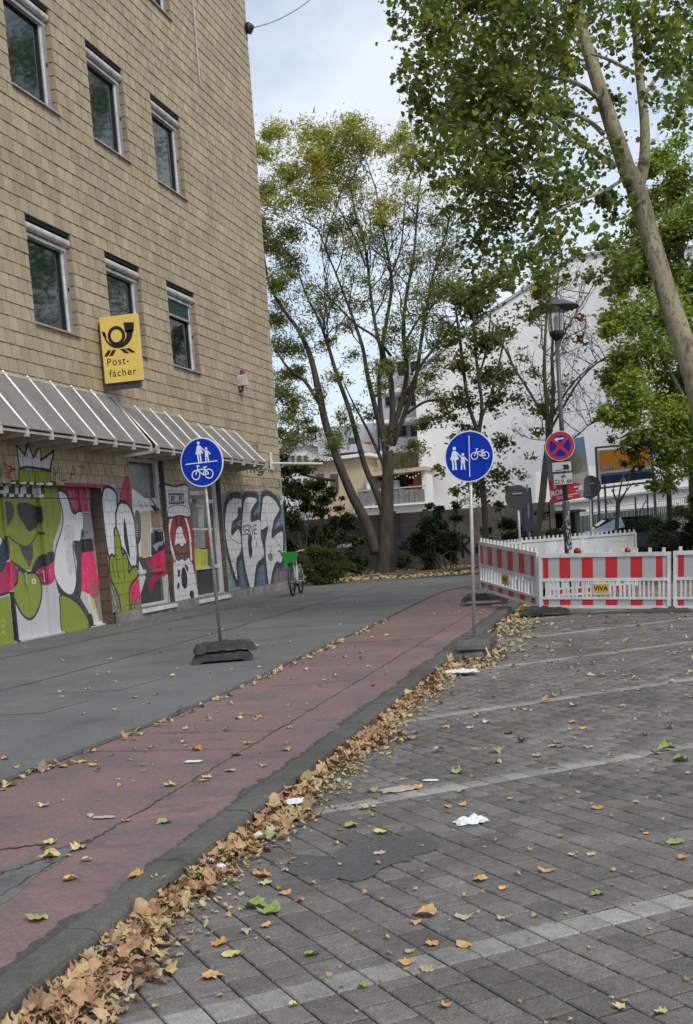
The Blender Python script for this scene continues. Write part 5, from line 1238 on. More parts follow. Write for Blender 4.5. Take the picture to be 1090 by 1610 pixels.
T_PLANE = [(0, -.42), (.2, -.34), (.46, -.2), (.36, .02), (.42, .26), (.2, .28), (0, .52), (-.2, .28), (-.42, .26), (-.36, .02), (-.46, -.2), (-.2, -.34)]
T_OVAL = [(0, -.5), (.24, -.15), (.2, .2), (0, .5), (-.2, .2), (-.24, -.15)]
T_SLIM = [(0, -.5), (.14, 0), (0, .5), (-.14, 0)]
def leaves(name, C, size, tmpl, cols, parent, droop=.3, upb=.5):
    n = len(C); k = len(tmpl); t = np.array(tmpl)
    nr = rng.normal(size=(n, 3)); nr[:, 2] = np.abs(nr[:, 2]) + upb; nr /= np.linalg.norm(nr, axis=1, keepdims=True)
    a = rng.normal(size=(n, 3)); a -= nr * (a * nr).sum(1, keepdims=True); a /= np.linalg.norm(a, axis=1, keepdims=True); b_ = np.cross(nr, a)
    s = size * rng.uniform(.5, 1.3, n)[:, None, None]
    fold = (np.abs(t[:, 0]) * .35 - .12 * t[:, 1] ** 2)[None, :, None]
    V_ = C[:, None, :] + s * (a[:, None, :] * t[None, :, :1] + b_[:, None, :] * t[None, :, 1:] + nr[:, None, :] * fold)
    V_ = V_.reshape(-1, 3) - ORG[root_of(parent).name]
    F_ = np.arange(n * k).reshape(n, k)
    me = np_mesh(name, V_, F_, 'tree_leaf', colors=np.repeat(cols, k, 0)); return stuff(make_obj(name, me, parent))
TA_ = [.4]
def set_leaf(t): t = np.array(t); TA_[0] = abs(sum(t[i][0] * t[(i + 1) % len(t)][1] - t[(i + 1) % len(t)][0] * t[i][1] for i in range(len(t)))) / 2
SIG = [1.0]
def crown_points(blobs, D, spread, size, cover, sub=1.0):
    C, I, S = [], [], []
    lpx = size * CF / D; ta = TA_[0] * .5
    for bi, bl in enumerate(blobs):
        x, y, r = bl[:3]; cv = bl[3] if len(bl) > 3 else 1.0; Dd = D + (bl[4] if len(bl) > 4 else 0)
        R = r * Dd / CF; n = int(cover * cv * math.pi * r * r / (lpx * lpx * ta)); m_ = max(3, int(r * r / 260 * sub) + 2)
        cen = at(x, y, Dd + rng.uniform(-spread, spread))
        u_ = rng.normal(size=(m_, 3)); u_ /= np.linalg.norm(u_, axis=1, keepdims=True); sc_ = cen + u_ * (R * rng.uniform(.25, .95, (m_, 1)))
        w_ = rng.dirichlet(np.ones(m_) * 1.6); idx = rng.choice(m_, n, p=w_)
        off = rng.normal(size=(n, 3)) * np.array([.30, .30, .2]) * SIG[0] * R * rng.uniform(.5, 1.15, (m_, 1))[idx]
        C.append(sc_[idx] + off); I.append(np.full(n, bi)); S.append(sc_)
    return np.vstack(C), np.concatenate(I), np.vstack(S)
def tints(n, palette, I=None, seed=0):
    pal = np.array([p[0] for p in palette]); w_ = np.array([p[1] for p in palette], float); w_ /= w_.sum()
    ix = rng.choice(len(pal), n, p=w_); c = pal[ix] * rng.uniform(.8, 1.2, (n, 1)); 
    if I is not None:
        g_ = np.random.default_rng(seed); f = g_.uniform(.85, 1.15, (I.max() + 1, 1)) * np.array([1, 1, 1]); f[:, 0] *= g_.uniform(.93, 1.12, len(f)); c = c * f[I]
    return c
LS = [1.0]
def limb_pts(path, D):
    return [at(p[0], p[1], D + (p[3] if len(p) > 3 else 0)) for p in path], [p[2] / 2 * D / CF * LS[0] for p in path]
def add_limb(q, path, D, n=10, k=4):
    P, Rr = limb_pts(path, D); P = smooth3(P, k); Rr = np.interp(np.linspace(0, 1, len(P)), np.linspace(0, 1, len(Rr)), Rr); q.tube(P, list(Rr), n); return P, Rr
def smooth3(p, k):
    p = np.array(p, float); n = len(p); out = []
    for i in range(n - 1):
        a, b_, c, d = p[max(i - 1, 0)], p[i], p[i + 1], p[min(i + 2, n - 1)]
        for t in np.linspace(0, 1, k, endpoint=False): out.append(.5 * ((2 * b_) + (c - a) * t + (2 * a - 5 * b_ + 4 * c - d) * t * t + (3 * b_ - 3 * c + d - a) * t ** 3))
    out.append(p[-1]); return np.array(out)
def connect(q, targets, skel, rad=.012, n=4, maxd=None, every=1):
    """twigs branch off the nearest limb or the nearest twig already laid"""
    sp_, sr = skel; m_ = len(sp_); targets = targets[::every]
    A = np.empty((m_ + 3 * len(targets), 3)); Rr = np.empty(len(A)); A[:m_] = sp_; Rr[:m_] = sr
    d0 = np.array([np.linalg.norm(sp_ - t, axis=1).min() for t in targets]); c = m_
    for t in targets[np.argsort(d0)]:
        v = A[:c] - t; d = np.linalg.norm(v, axis=1); d = d + np.maximum(0, v[:, 2] + .1) * 1.2; i = int(d.argmin()); a = A[i].copy(); L_ = np.linalg.norm(t - a)
        r0 = min(Rr[i] * .8, rad * (.5 + .5 * min(2.5, L_))); mid = (a + t) / 2 + rng.normal(size=3) * .10 * L_ + np.array([0, 0, .10]) * L_ * rng.uniform(-1, 1)
        P_ = smooth3([a, mid, t], 3); q.tube(P_, list(np.linspace(r0, max(.0025, r0 * .4), 7)), n, cap=False)
        for k, j in enumerate((2, 4, 6)): A[c] = P_[j]; Rr[c] = r0 * (1 - .6 * j / 6); c += 1
def grow(q, p, d, L, r, depth, tips, spread=.5, upb=.25, n=4):
    d = d / np.linalg.norm(d); e1 = p + d * L * .5 + rng.normal(size=3) * L * .05; e = p + d * L + rng.normal(size=3) * L * .09
    q.tube([p, e1, e], [r, r * .82, r * .62], n, cap=False); tips.append(e)
    if depth == 0: return
    for k in range(rng.integers(2, 4)):
        nd_ = d + rng.normal(size=3) * spread + np.array([0, 0, upb]); grow(q, e if k else e1, nd_, L * rng.uniform(.6, .85), r * .6, depth - 1, tips, spread, upb, n)
def tree(name, label, base, bark, trunk, limbs, D, blobs, leaf, palette, cover=1.0, spread=1.0, size=.14, twig=.014, upb=.5, connect_every=1, sub=1.0, seed=0, bare=(), group=None, trunk_n=14):
    t = thing(name, label, 'tree', base, group=group)
    sp_, sr = [], []
    q = MB(); P, Rr = add_limb(q, trunk, D, trunk_n, 5); build('trunk', q, bark, t, True); sp_ += list(P); sr += list(Rr)
    for lm in limbs:
        q = MB(); P, Rr = add_limb(q, lm, D, 8, 5); build('branch', q, bark, t, True); sp_ += list(P); sr += list(Rr)
    sk = (np.array(sp_), np.array(sr)); q = MB()
    set_leaf(leaf)
    if blobs:
        C, I, S = crown_points(blobs, D, spread, size, cover, sub); connect(q, S, sk, twig, every=connect_every)
    tips = []
    for (x, y, dx, dy, L, dp) in bare:
        p = at(x, y, D); i = np.linalg.norm(sk[0] - p, axis=1).argmin(); d = at(x + dx, y + dy, D) - p + rng.normal(size=3) * .3 * L; grow(q, sk[0][i], d, L, twig * 1.6, dp, tips, .38, .18)
    if q.v: stuff(build('twigs', q, bark, t))
    if blobs: leaves('crown', C, size, leaf, tints(len(C), palette, I, seed), t, upb=upb)
    return t, sk, tips
G1 = [((.105, .145, .045), 4), ((.15, .19, .058), 4), ((.21, .24, .08), 2.4), ((.07, .10, .035), 2.2), ((.30, .27, .07), .8), ((.33, .22, .07), .2)]
LS[0] = .68
# the great plane tree on the right
pb = [(665, 40, 45), (700, 20, 50), (720, 90, 75), (665, 100, 40), (665, 165, 38), (650, 130, 25, .7), (700, 180, 55), (740, 150, 70), (690, 230, 45, .8), (740, 250, 60), (790, 50, 65), (840, 20, 60), (800, 110, 70), (780, 190, 70), (840, 160, 60), (740, 320, 50, .8), (780, 280, 60), (830, 240, 60, .9),
      (800, 350, 55, .9), (760, 390, 45, .8), (850, 300, 50, .8), (830, 400, 50, .9), (870, 360, 45, .8), (790, 440, 38, .8), (850, 440, 40, .8), (890, 420, 35, .7), (880, 250, 45, .7), (900, 310, 45, .7), (900, 170, 45, .7), (880, 60, 55, .8), (870, 110, 50, .8), (930, 100, 40, .6), (950, 30, 45, .8),
      (950, 250, 40, .6), (960, 320, 40, .8), (940, 390, 30, .7), (970, 170, 35, .5), (1030, 30, 45, .8), (1060, 80, 45, .8), (1080, 20, 45, .9), (1040, 130, 40, .7), (1080, 160, 40, .7), (1050, 200, 30, .5), (990, 80, 40, .5), (760, 10, 50), (1000, 20, 40, .7), (1110, 100, 60, .8), (950, 440, 35, .7), (975, 400, 35, .8), (700, 290, 28, .6), (630, 60, 12, .5), (640, 110, 18, .5), (850, 480, 25, .4)]
pb = [(b_[0], b_[1], b_[2] * 1.06, (b_[3] if len(b_) > 3 else 1) * 1.15) for b_ in pb]
pb += [(rng.uniform(650, 1150), rng.uniform(-420, -10), rng.uniform(50, 80), .45, rng.uniform(-2, 3)) for _ in range(34)] + [(rng.uniform(1110, 1500), rng.uniform(-250, 330), rng.uniform(50, 80), .45, rng.uniform(-2, 3)) for _ in range(20)]
pbase = at(1160, 945, 19.2); pbase[2] = 0
pt, psk, _ = tree('plane_tree', 'large leaning plane tree with mottled pale bark and two upright limbs, at the right edge', pbase, 'bark_plane',
    [(1160, 975, 74), (1148, 880, 66), (1125, 740, 60), (1098, 610, 56), (1068, 520, 50), (1042, 440, 46), (1022, 370, 42), (1003, 305, 46), (990, 268, 38)],
    [[(994, 290, 40), (972, 225, 38), (950, 160, 33), (928, 90, 29), (912, 30, 25), (903, -30, 22), (890, -120, 17), (860, -260, 10)], [(1002, 300, 30), (1012, 262, 26), (1014, 200, 22), (1006, 120, 19), (1000, 50, 17), (996, -20, 15), (1005, -140, 11), (1000, -300, 6)],
     [(967, 262, 15), (930, 235, 13, -.3), (890, 205, 11, -.6), (850, 178, 8, -1), (800, 150, 4, -1.4)], [(948, 210, 12), (925, 190, 10, .5), (880, 170, 7, 1), (830, 165, 4, 1.3)], [(942, 155, 12), (905, 130, 9, -.5), (850, 115, 7, -.9), (790, 80, 4, -1)],
     [(1012, 150, 10), (1050, 110, 8, .6), (1090, 145, 6, .9)], [(1008, 120, 9), (960, 95, 7, -.8), (930, 85, 4, -1)], [(930, 100, 9), (900, 60, 7), (840, 30, 5), (760, 10, 3)], [(990, 275, 9), (950, 300, 7, -1), (880, 330, 5, -1.6), (820, 380, 3, -2)], [(1080, 560, 10), (1130, 470, 8, 1), (1180, 350, 6, 1.5)]],
    19.2, pb, T_PLANE, G1, 1.02, 2.4, .10, .009, .35, 1, 1.6, 3)
LS[0] = .75
# pale-green tree behind it
G2 = [((.165, .225, .05), 4), ((.23, .29, .07), 4), ((.33, .35, .10), 2), ((.09, .14, .035), 1.5)]
bb_ = [(1050, 250, 35), (1075, 290, 45), (1035, 320, 35), (1090, 350, 50), (1040, 370, 45), (985, 420, 28, .8), (1010, 430, 45), (1070, 440, 60), (980, 500, 35), (1030, 500, 55), (1085, 540, 60), (975, 570, 30), (1010, 580, 50), (1060, 610, 55), (985, 640, 40), (1035, 670, 45), (1090, 690, 60), (1000, 690, 28, .7), (1060, 720, 30, .6)]
bb_ += [(970, 460, 26), (960, 520, 26), (960, 600, 28), (970, 660, 26), (1000, 370, 28), (1020, 270, 26), (1000, 620, 40), (1040, 760, 26, .6)]
bb_ += [(rng.uniform(1110, 1300), rng.uniform(150, 700), 70, .7) for _ in range(16)]
b0 = at(1120, 880, 31); b0[2] = 0
tree('lime_tree', 'bright yellow-green leafy tree behind the leaning plane tree at the right edge', b0, 'bark_olive', [(1100, 900, 26), (1092, 760, 24), (1088, 640, 22), (1078, 520, 18), (1070, 380, 12)], [[(1088, 650, 12), (1040, 560, 9), (1010, 500, 5)], [(1085, 600, 12), (1130, 500, 9), (1180, 400, 5)], [(1080, 540, 10), (1050, 420, 7), (1050, 300, 4)]], 31, bb_, T_OVAL, G2, 3.0, 1.6, .13, .008, .5, 1, 1.5, 5)
LS[0] = .66; SIG[0] = 1.55
# the big multi-stemmed tree in the middle
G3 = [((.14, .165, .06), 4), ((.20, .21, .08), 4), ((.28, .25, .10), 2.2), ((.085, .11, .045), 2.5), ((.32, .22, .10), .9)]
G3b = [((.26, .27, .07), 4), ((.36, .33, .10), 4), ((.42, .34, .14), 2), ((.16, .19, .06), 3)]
mb_ = [(430, 210, 26), (412, 245, 22), (440, 250, 22, .7), (415, 300, 28), (410, 350, 30), (440, 330, 24, .6), (428, 395, 30), (455, 420, 30, .7), (430, 450, 28), (448, 490, 30), (470, 450, 22, .5), (440, 540, 28), (460, 590, 26), (435, 610, 26), (490, 520, 22, .4), (475, 560, 22, .5),
       (490, 205, 26), (480, 245, 28, .8), (520, 225, 34), (550, 205, 26), (575, 235, 30), (540, 265, 36), (500, 285, 34), (480, 325, 30, .8), (510, 320, 24, .6), (560, 300, 26, .6), (610, 235, 20, .7), (635, 218, 22, .9), (650, 235, 18, .7), (615, 270, 20, .4), (650, 300, 26, .35), (690, 300, 26, .45), (590, 330, 28, .4),
       (560, 345, 18, .4), (600, 365, 22, .7), (640, 350, 22, .25), (690, 350, 28, .5), (660, 400, 26, .35), (705, 400, 32, .7), (720, 450, 30, .7), (690, 460, 28, .5), (640, 420, 24, .25), (520, 400, 28, .25), (560, 430, 28, .25), (535, 470, 28, .25), (600, 450, 26, .22), (650, 480, 32, .6), (680, 520, 32, .7),
       (640, 545, 26, .5), (520, 545, 22, .4), (545, 520, 22, .4), (535, 590, 22, .5), (600, 520, 26, .3), (620, 570, 26, .5), (560, 560, 20, .4), (690, 570, 28, .6), (665, 620, 22, .6), (700, 640, 24, .5), (645, 600, 20, .5), (480, 660, 22, .5), (450, 660, 22, .6), (530, 650, 20, .4), (675, 665, 24, .7), (655, 700, 24, .7), (630, 720, 18, .5), (610, 690, 18, .5), (460, 700, 20, .5), (520, 700, 18, .4), (500, 620, 20, .6), (540, 680, 22, .6), (580, 660, 18, .4), (500, 690, 22, .7), (470, 690, 24, .7), (590, 590, 22, .4), (455, 635, 24, .8), (470, 730, 20, .5), (500, 740, 18, .4), (530, 700, 18, .4), (445, 680, 22, .8), (560, 640, 18, .4), (600, 610, 20, .4), (625, 520, 24, .5), (565, 480, 26, .4), (500, 470, 26, .4), (520, 360, 30, .6), (560, 380, 28, .5), (610, 330, 28, .5), (470, 370, 30, .7), (460, 290, 26, .8), (640, 260, 24, .6), (665, 260, 20, .5)]
mbase = at(600, 905, 42); mbase[2] = .1
DM = 42.0
mlimbs = [[(592, 870, 30), (575, 820, 25), (552, 775, 22), (530, 720, 20), (512, 665, 18), (500, 610, 17), (488, 560, 13), (470, 520, 10), (448, 490, 8), (425, 450, 6), (415, 400, 4)],
          [(604, 800, 24), (590, 770, 15), (575, 735, 14), (562, 690, 13), (548, 640, 11), (530, 590, 10), (515, 540, 8), (500, 500, 6), (480, 460, 5), (465, 410, 3)], [(505, 640, 9), (480, 600, 8), (450, 575, 6), (430, 540, 4)], [(528, 755, 8), (500, 752, 7), (470, 742, 6), (445, 720, 4)],
          [(610, 730, 22), (603, 690, 15), (590, 640, 13), (578, 590, 11), (570, 545, 9), (555, 500, 7), (540, 460, 5), (520, 410, 4), (500, 360, 3)], [(608, 700, 15), (600, 660, 12), (596, 600, 10), (600, 560, 9), (590, 510, 8), (582, 455, 7), (576, 400, 6), (560, 340, 5), (548, 280, 3)],
          [(613, 700, 20), (617, 660, 15), (615, 600, 13), (602, 550, 11), (608, 505, 9), (616, 450, 8), (610, 400, 6), (600, 350, 4), (590, 290, 3)], [(616, 680, 16), (632, 630, 14), (640, 580, 11), (634, 520, 9), (640, 460, 8), (650, 410, 7), (655, 350, 5), (660, 290, 3)],
          [(618, 700, 14), (640, 640, 12), (655, 590, 10), (662, 540, 8), (672, 480, 7), (682, 430, 6), (700, 370, 4), (712, 320, 3)], [(640, 620, 9), (665, 570, 7), (690, 540, 6), (720, 500, 4)], [(615, 560, 7), (590, 530, 6), (560, 510, 5), (530, 480, 4), (500, 450, 3)], [(636, 540, 7), (660, 500, 6), (690, 470, 4), (710, 430, 3)],
          [(576, 420, 5), (560, 380, 4), (540, 340, 3), (520, 300, 2)], [(612, 440, 5), (630, 390, 4), (636, 330, 3), (640, 280, 2)], [(640, 650, 7), (668, 632, 6), (700, 628, 5), (740, 620, 3)], [(606, 738, 9), (592, 705, 8), (575, 670, 6), (556, 635, 4), (540, 600, 2)]]
bare = [(rng.uniform(500, 700), rng.uniform(330, 560), rng.uniform(-14, 14), -28, rng.uniform(.6, 1.1), 3) for _ in range(52)] + [(x, y, dx, dy, .9, 3) for x, y, dx, dy in ((500, 360, -12, -20), (548, 290, -4, -20), (590, 300, 4, -20), (660, 300, 4, -20), (712, 320, 8, -20), (640, 290, 2, -20), (465, 410, -8, -16), (720, 500, 14, -14), (530, 480, -14, -14), (500, 450, -16, -12), (430, 540, -12, -12), (610, 400, 6, -20), (680, 430, 10, -18))]
mt, msk, mtips = tree('tree_of_heaven', 'big multi-stemmed tree with thinning yellow-green crown in the middle of the view', mbase, 'bark_dark', [(606, 905, 56), (606, 880, 44), (607, 840, 38), (608, 800, 34), (610, 750, 28), (611, 710, 26)], mlimbs, DM, [b_ for b_ in mb_ if b_[1] > 330], T_SLIM, G3, 1.9, 1.6, .17, .016, .5, 1, 1.3, 8, bare)
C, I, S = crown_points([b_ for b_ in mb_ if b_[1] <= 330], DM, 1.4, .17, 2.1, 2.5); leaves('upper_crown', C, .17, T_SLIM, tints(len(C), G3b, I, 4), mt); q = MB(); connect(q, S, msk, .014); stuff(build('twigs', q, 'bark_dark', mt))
tt = np.array(mtips); sel = tt[rng.random(len(tt)) < .35]; C = np.repeat(sel, 7, 0) + rng.normal(size=(len(sel) * 7, 3)) * .16; leaves('sparse_leaves', C, .17, T_SLIM, tints(len(C), G3), mt)
LS[0] = .8; SIG[0] = 1.3
# slim trees before the white gable
G4 = [((.085, .10, .035), 4), ((.13, .14, .05), 4), ((.20, .18, .07), 2), ((.05, .065, .025), 3)]
t2 = [(730, 470, 30, .8), (765, 490, 34, .8), (710, 520, 26, .6), (750, 540, 36, .8), (790, 540, 28, .7), (720, 580, 28, .7), (765, 590, 32, .8), (800, 590, 22, .6), (735, 630, 28, .6), (780, 640, 28, .6), (705, 650, 20, .6), (745, 680, 26, .5), (790, 690, 24, .5), (715, 700, 20, .4), (700, 740, 18, .4), (740, 740, 22, .4), (780, 740, 24, .5), (760, 775, 24, .6), (725, 780, 18, .5), (800, 770, 16, .4), (820, 740, 14, .3), (750, 440, 30, .7), (780, 450, 24, .6)]
b0 = at(768, 900, 39); b0[2] = .1
tree('slim_tree', 'slim forked tree with olive leaves before the white gable, behind the right blue sign', b0, 'bark_dark', [(768, 900, 18), (764, 840, 13), (762, 800, 12), (757, 750, 11), (752, 700, 11), (752, 675, 11)], [[(752, 680, 9), (738, 640, 7), (730, 590, 7), (724, 540, 6), (716, 480, 4)], [(753, 680, 9), (758, 640, 7), (752, 590, 6), (746, 530, 5), (744, 460, 4)], [(756, 660, 6), (772, 620, 5), (785, 570, 4), (795, 520, 3)], [(750, 600, 5), (765, 550, 4), (772, 490, 3)]], 39, t2, T_OVAL, G4, 2.4, 1.0, .17, .013, .5, 1, 1.4, 9)
t3 = [(835, 590, 22, .5), (815, 620, 22, .6), (842, 640, 26, .8), (865, 620, 18, .5), (850, 680, 18, .5), (830, 560, 18, .3), (885, 500, 14, .3), (825, 500, 26, .5), (850, 470, 24, .4), (835, 720, 14, .3)]
b0 = at(842, 905, 36); b0[2] = .1
t3o, s3, tip3 = tree('bare_tree', 'slender half-bare tree with fine twigs right behind the street lamp', b0, 'bark_olive', [(838, 905, 18), (844, 840, 15), (852, 790, 14), (858, 730, 13), (863, 690, 12)], [[(862, 700, 10), (860, 640, 8), (856, 580, 7), (858, 520, 5), (862, 450, 3)], [(864, 690, 9), (870, 620, 8), (868, 560, 6), (872, 500, 5), (878, 430, 3)], [(864, 680, 6), (880, 650, 5), (910, 600, 4), (940, 570, 3), (965, 555, 2)], [(866, 660, 6), (895, 610, 4), (925, 580, 3), (960, 560, 2)], [(858, 660, 5), (835, 620, 5), (810, 580, 4), (790, 540, 3)], [(870, 560, 4), (895, 510, 3), (920, 470, 2), (945, 430, 2)], [(864, 700, 4), (900, 690, 3), (930, 665, 2), (960, 650, 2)]], 36, t3, T_OVAL, G4, 1.1, .8, .15, .010, .5, 1, 1.2, 10,
    [(rng.uniform(800, 950), rng.uniform(450, 700), rng.uniform(-20, 26), rng.uniform(-30, -6), rng.uniform(.5, .85), 3) for _ in range(60)])
C, I, S = crown_points([(918, 495, 12, .6), (905, 530, 14, .6), (925, 540, 8, .5), (835, 500, 16, .5), (895, 480, 8, .4)], 36, .3, .15, 1.3); leaves('autumn_leaves', C, .15, T_OVAL, tints(len(C), [((.28, .11, .035), 3), ((.18, .07, .03), 2), ((.12, .10, .03), 1)]), t3o)
tt = np.array(tip3); sel = tt[rng.random(len(tt)) < .10]; C = np.repeat(sel, 4, 0) + rng.normal(size=(len(sel) * 4, 3)) * .12; leaves('sparse_leaves', C, .13, T_OVAL, tints(len(C), G4), t3o)
# young tree of heaven by the billboard + pruned sapling
b0 = at(1060, 880, 33); b0[2] = .1
tree('feathery_tree', 'dark feathery-leaved tree drooping over the billboard', b0, 'bark_dark', [(1055, 885, 12), (1052, 780, 10), (1046, 700, 8), (1040, 640, 5)], [[(1048, 720, 6), (1015, 700, 4), (985, 700, 3), (965, 712, 2)], [(1046, 690, 5), (1010, 680, 3), (970, 690, 2)], [(1048, 700, 5), (1070, 720, 4), (1085, 760, 3)]], 33, [(1015, 690, 22, .7), (990, 705, 16, .7), (975, 725, 12, .6), (1000, 730, 14, .6), (1030, 700, 26, .9), (1035, 735, 24, .9), (1055, 760, 20, .7), (1045, 700, 25, .7), (1075, 740, 20, .5), (960, 690, 12, .4), (1010, 715, 18, .8)], T_SLIM, [((.04, .075, .02), 4), ((.065, .11, .03), 3), ((.03, .05, .02), 3)], 1.6, .5, .17, .010, .5, 1, 1.3, 12)
b0 = at(972, 875, 32); b0[2] = .05
tree('pruned_sapling', 'pollarded sapling with a few upright shoots behind the toothed barrier', b0, 'bark_olive', [(968, 885, 9), (969, 845, 8), (971, 810, 8), (972, 787, 9)], [[(971, 790, 4), (965, 775, 3), (966, 760, 1.5)], [(972, 788, 4), (976, 765, 3), (982, 740, 1.5)], [(973, 790, 4), (985, 772, 3), (997, 758, 1.5)], [(974, 792, 3), (985, 770, 2), (992, 735, 1)]], 32, [(960, 790, 7, .25), (962, 772, 6, .2)], T_OVAL, G4, .8, .2, .10, .006, .5, 1, 1)
# trees out of frame on the right whose crowns are mirrored in the office windows
for (x, y_, h, lb_) in ((7.2, 51.0, 30, 'tall plane tree right of the photo, mirrored in the upper office windows'), (10.0, 68.0, 34, 'second tall plane tree right of the photo, mirrored dimly in the office windows')):
    t = thing('plane_tree', lb_, 'tree', (x, y_, 0)); q = MB(); q.tube([(x, y_, 0), (x + .2, y_, h * .4), (x, y_ + .3, h * .8)], [.35, .28, .1], 10); build('trunk', q, 'bark_plane', t, True)
    n = 70; u_ = rng.normal(size=(n, 3)); u_ /= np.linalg.norm(u_, axis=1, keepdims=True); cc_ = np.array([x, y_, h * .62]) + u_ * np.array([5.4, 6.4, h * .36]) * rng.uniform(.4, 1, (n, 1)); C = np.repeat(cc_, 260, 0) + rng.normal(size=(n * 260, 3)) * .62
    leaves('crown', C, .24, T_OVAL, tints(len(C), G1), t)
SIG[0] = 1.0
# ------------------------------------------------------------------ shrubs
def shrub(name, label, blobs, D, pal, size=.08, cover=1.6, leaf=T_OVAL, spread=.5, base=None, ys_=1.0):
    x, y = base; b0 = at(x, y, D); b0[2] = max(b0[2], .05); t = thing(name, label, 'shrub', b0); set_leaf(leaf); C, I, S = crown_points(blobs, D, spread, size, cover * 1.7, 1.6)
    ok = C[:, 2] > .1; C, I = C[ok], I[ok]; S = S[S[:, 2] > .15]
    q = MB()
    for s in S[::2]: r0 = b0 + rng.normal(size=3) * np.array([.25, .25, 0]); q.tube([r0, (r0 + s) / 2 + rng.normal(size=3) * .08, s], [.02, .014, .005], 4, cap=False)
    stuff(build('stems', q, 'bark_dark', t)); leaves('foliage', C, size, leaf, tints(len(C), pal, I), t); return t
DG = [((.022, .038, .014), 4), ((.035, .055, .02), 3), ((.05, .075, .028), 1.5), ((.015, .024, .01), 3)]
OG = [((.065, .08, .025), 4), ((.09, .105, .035), 3), ((.045, .06, .02), 3), ((.12, .13, .05), 1)]
shrub('round_bush', 'rounded olive-green bush just past the building corner, beside the hire bike', [(500, 880, 24), (525, 878, 24), (510, 895, 26), (488, 900, 18), (535, 900, 18), (515, 862, 16), (495, 865, 12), (545, 888, 12), (510, 912, 18)], 37.2, OG, .075, 2.0, T_OVAL, .3, (512, 922))
shrub('dark_shrub', 'dark leafy shrubs growing against the wall left of the big tree', [(430, 810, 24), (455, 735, 22, .7), (480, 770, 24), (540, 815, 20), (520, 780, 18), (460, 860, 24), (455, 820, 26), (470, 790, 26), (450, 770, 22), (500, 800, 24), (520, 840, 24), (545, 865, 22), (550, 830, 18), (500, 760, 20, .6), (475, 745, 18, .6), (535, 790, 16, .6), (560, 850, 16), (490, 840, 26), (575, 880, 14, .7), (445, 880, 20), (470, 890, 20), (550, 885, 18)], 41, DG + [((.09, .13, .04), 1.2)], .13, 1.7, T_OVAL, .7, (500, 900))
shrub('dark_shrub', 'dark broad-leaved shrub in front of the concrete wall, right of the big tree', [(690, 810, 22), (670, 830, 24), (700, 835, 26), (725, 815, 16, .7), (655, 860, 24), (690, 865, 26), (715, 870, 18), (640, 880, 18), (675, 885, 20), (720, 800, 12, .6), (680, 795, 12, .6)], 41, DG, .13, 1.8, T_OVAL, .4, (680, 898))
shrub('wall_shrub', 'dull olive shrubs over the wall behind the toothed barriers', [(790, 820, 18), (815, 830, 20), (840, 835, 18), (770, 840, 16), (800, 850, 18), (830, 858, 18), (765, 860, 14), (850, 815, 14, .6), (875, 840, 16, .6), (785, 800, 12, .5)], 40, DG + [((.08, .085, .03), 3)], .12, 1.6, T_OVAL, .5, (805, 880))
shrub('hedge', 'dense dark evergreen hedge at the right edge behind the barriers', [(1035, 840, 24), (1065, 830, 28), (1090, 815, 28), (1050, 860, 22), (1085, 860, 28), (1025, 860, 16), (1075, 800, 18), (1100, 790, 24), (1060, 875, 18), (1120, 840, 36), (1095, 880, 24), (1040, 885, 16)], 29, DG + [((.05, .065, .035), 2)], .07, 2.2, T_SLIM, .5, (1075, 900))
shrub('undergrowth', 'dark undergrowth hiding the building foot behind the bike', [(430, 800, 22), (425, 840, 24), (440, 720, 20, .5), (430, 760, 22), (410, 880, 24)], 43, DG, .13, 1.7, T_OVAL, .4, (430, 900))

# ------------------------------------------------------------------ hire bike
simple('bike_green', (.05, .42, .06), .4, bmp=0, var=.08); simple('bike_white', (.50, .52, .52), .4, bmp=0, var=.08); simple('tyre', (.018, .018, .018), .8); simple('bike_mint', (.30, .55, .28), .4, bmp=0)
bk = at(461, 935, 31.0); bkx, bky = bk[0], bk[1]
bike_scale = 1.05
bike = thing('hire_bike', 'green and white electric hire bike with a green front basket, parked at the building corner', 'bicycle', (bkx, bky, .10), math.radians(96)); ORG[bike.name] = np.zeros(3)
# local x runs from the front wheel (0) back to the rear wheel
def wheel(x):
    q = MB(); R_ = .335; prof = [(R_ - .045, -.018), (R_ - .02, -.026), (R_, 0), (R_ - .02, .026), (R_ - .045, .018)]
    n = 28
    for r, yv in prof:
        for j in range(n): q.v.append((x + r * math.cos(2 * math.pi * j / n), yv, .335 + r * math.sin(2 * math.pi * j / n)))
    for i in range(4):
        for j in range(n): q.f.append((i * n + j, i * n + (j + 1) % n, (i + 1) * n + (j + 1) % n, (i + 1) * n + j)); q.m.append(0)
    w = local_build('wheel', q, 'tyre', bike, True)
    q = MB()
    for j in range(14): t = 2 * math.pi * j / 14; q.tube([(x, (-1) ** j * .03, .335), (x + .29 * math.cos(t), 0, .335 + .29 * math.sin(t))], .0025, 3, cap=False)
    q.tube([(x, -.06, .335), (x, .06, .335)], .03, 10); local_build('spokes', q, 'galv', w)
    q = MB(); pts = [(x + .365 * math.cos(t), 0, .335 + .365 * math.sin(t)) for t in np.linspace(-.1, math.pi * 1.05, 14)]; q.tube(pts, .028, 5); local_build('mudguard', q, 'bike_white' if x > .5 else 'sign_back', bike)
wheel(0); wheel(1.08)
def bt(name, pts, r, mat, n=8): q = MB(); q.tube(pts, r, n); return local_build(name, q, mat, bike, True)
bt('fork', [(0, -.07, .34), (.06, -.06, .72), (.10, 0, .80)], .014, 'bike_mint'); bt('fork', [(0, .07, .34), (.06, .06, .72), (.10, 0, .80)], .014, 'bike_mint')
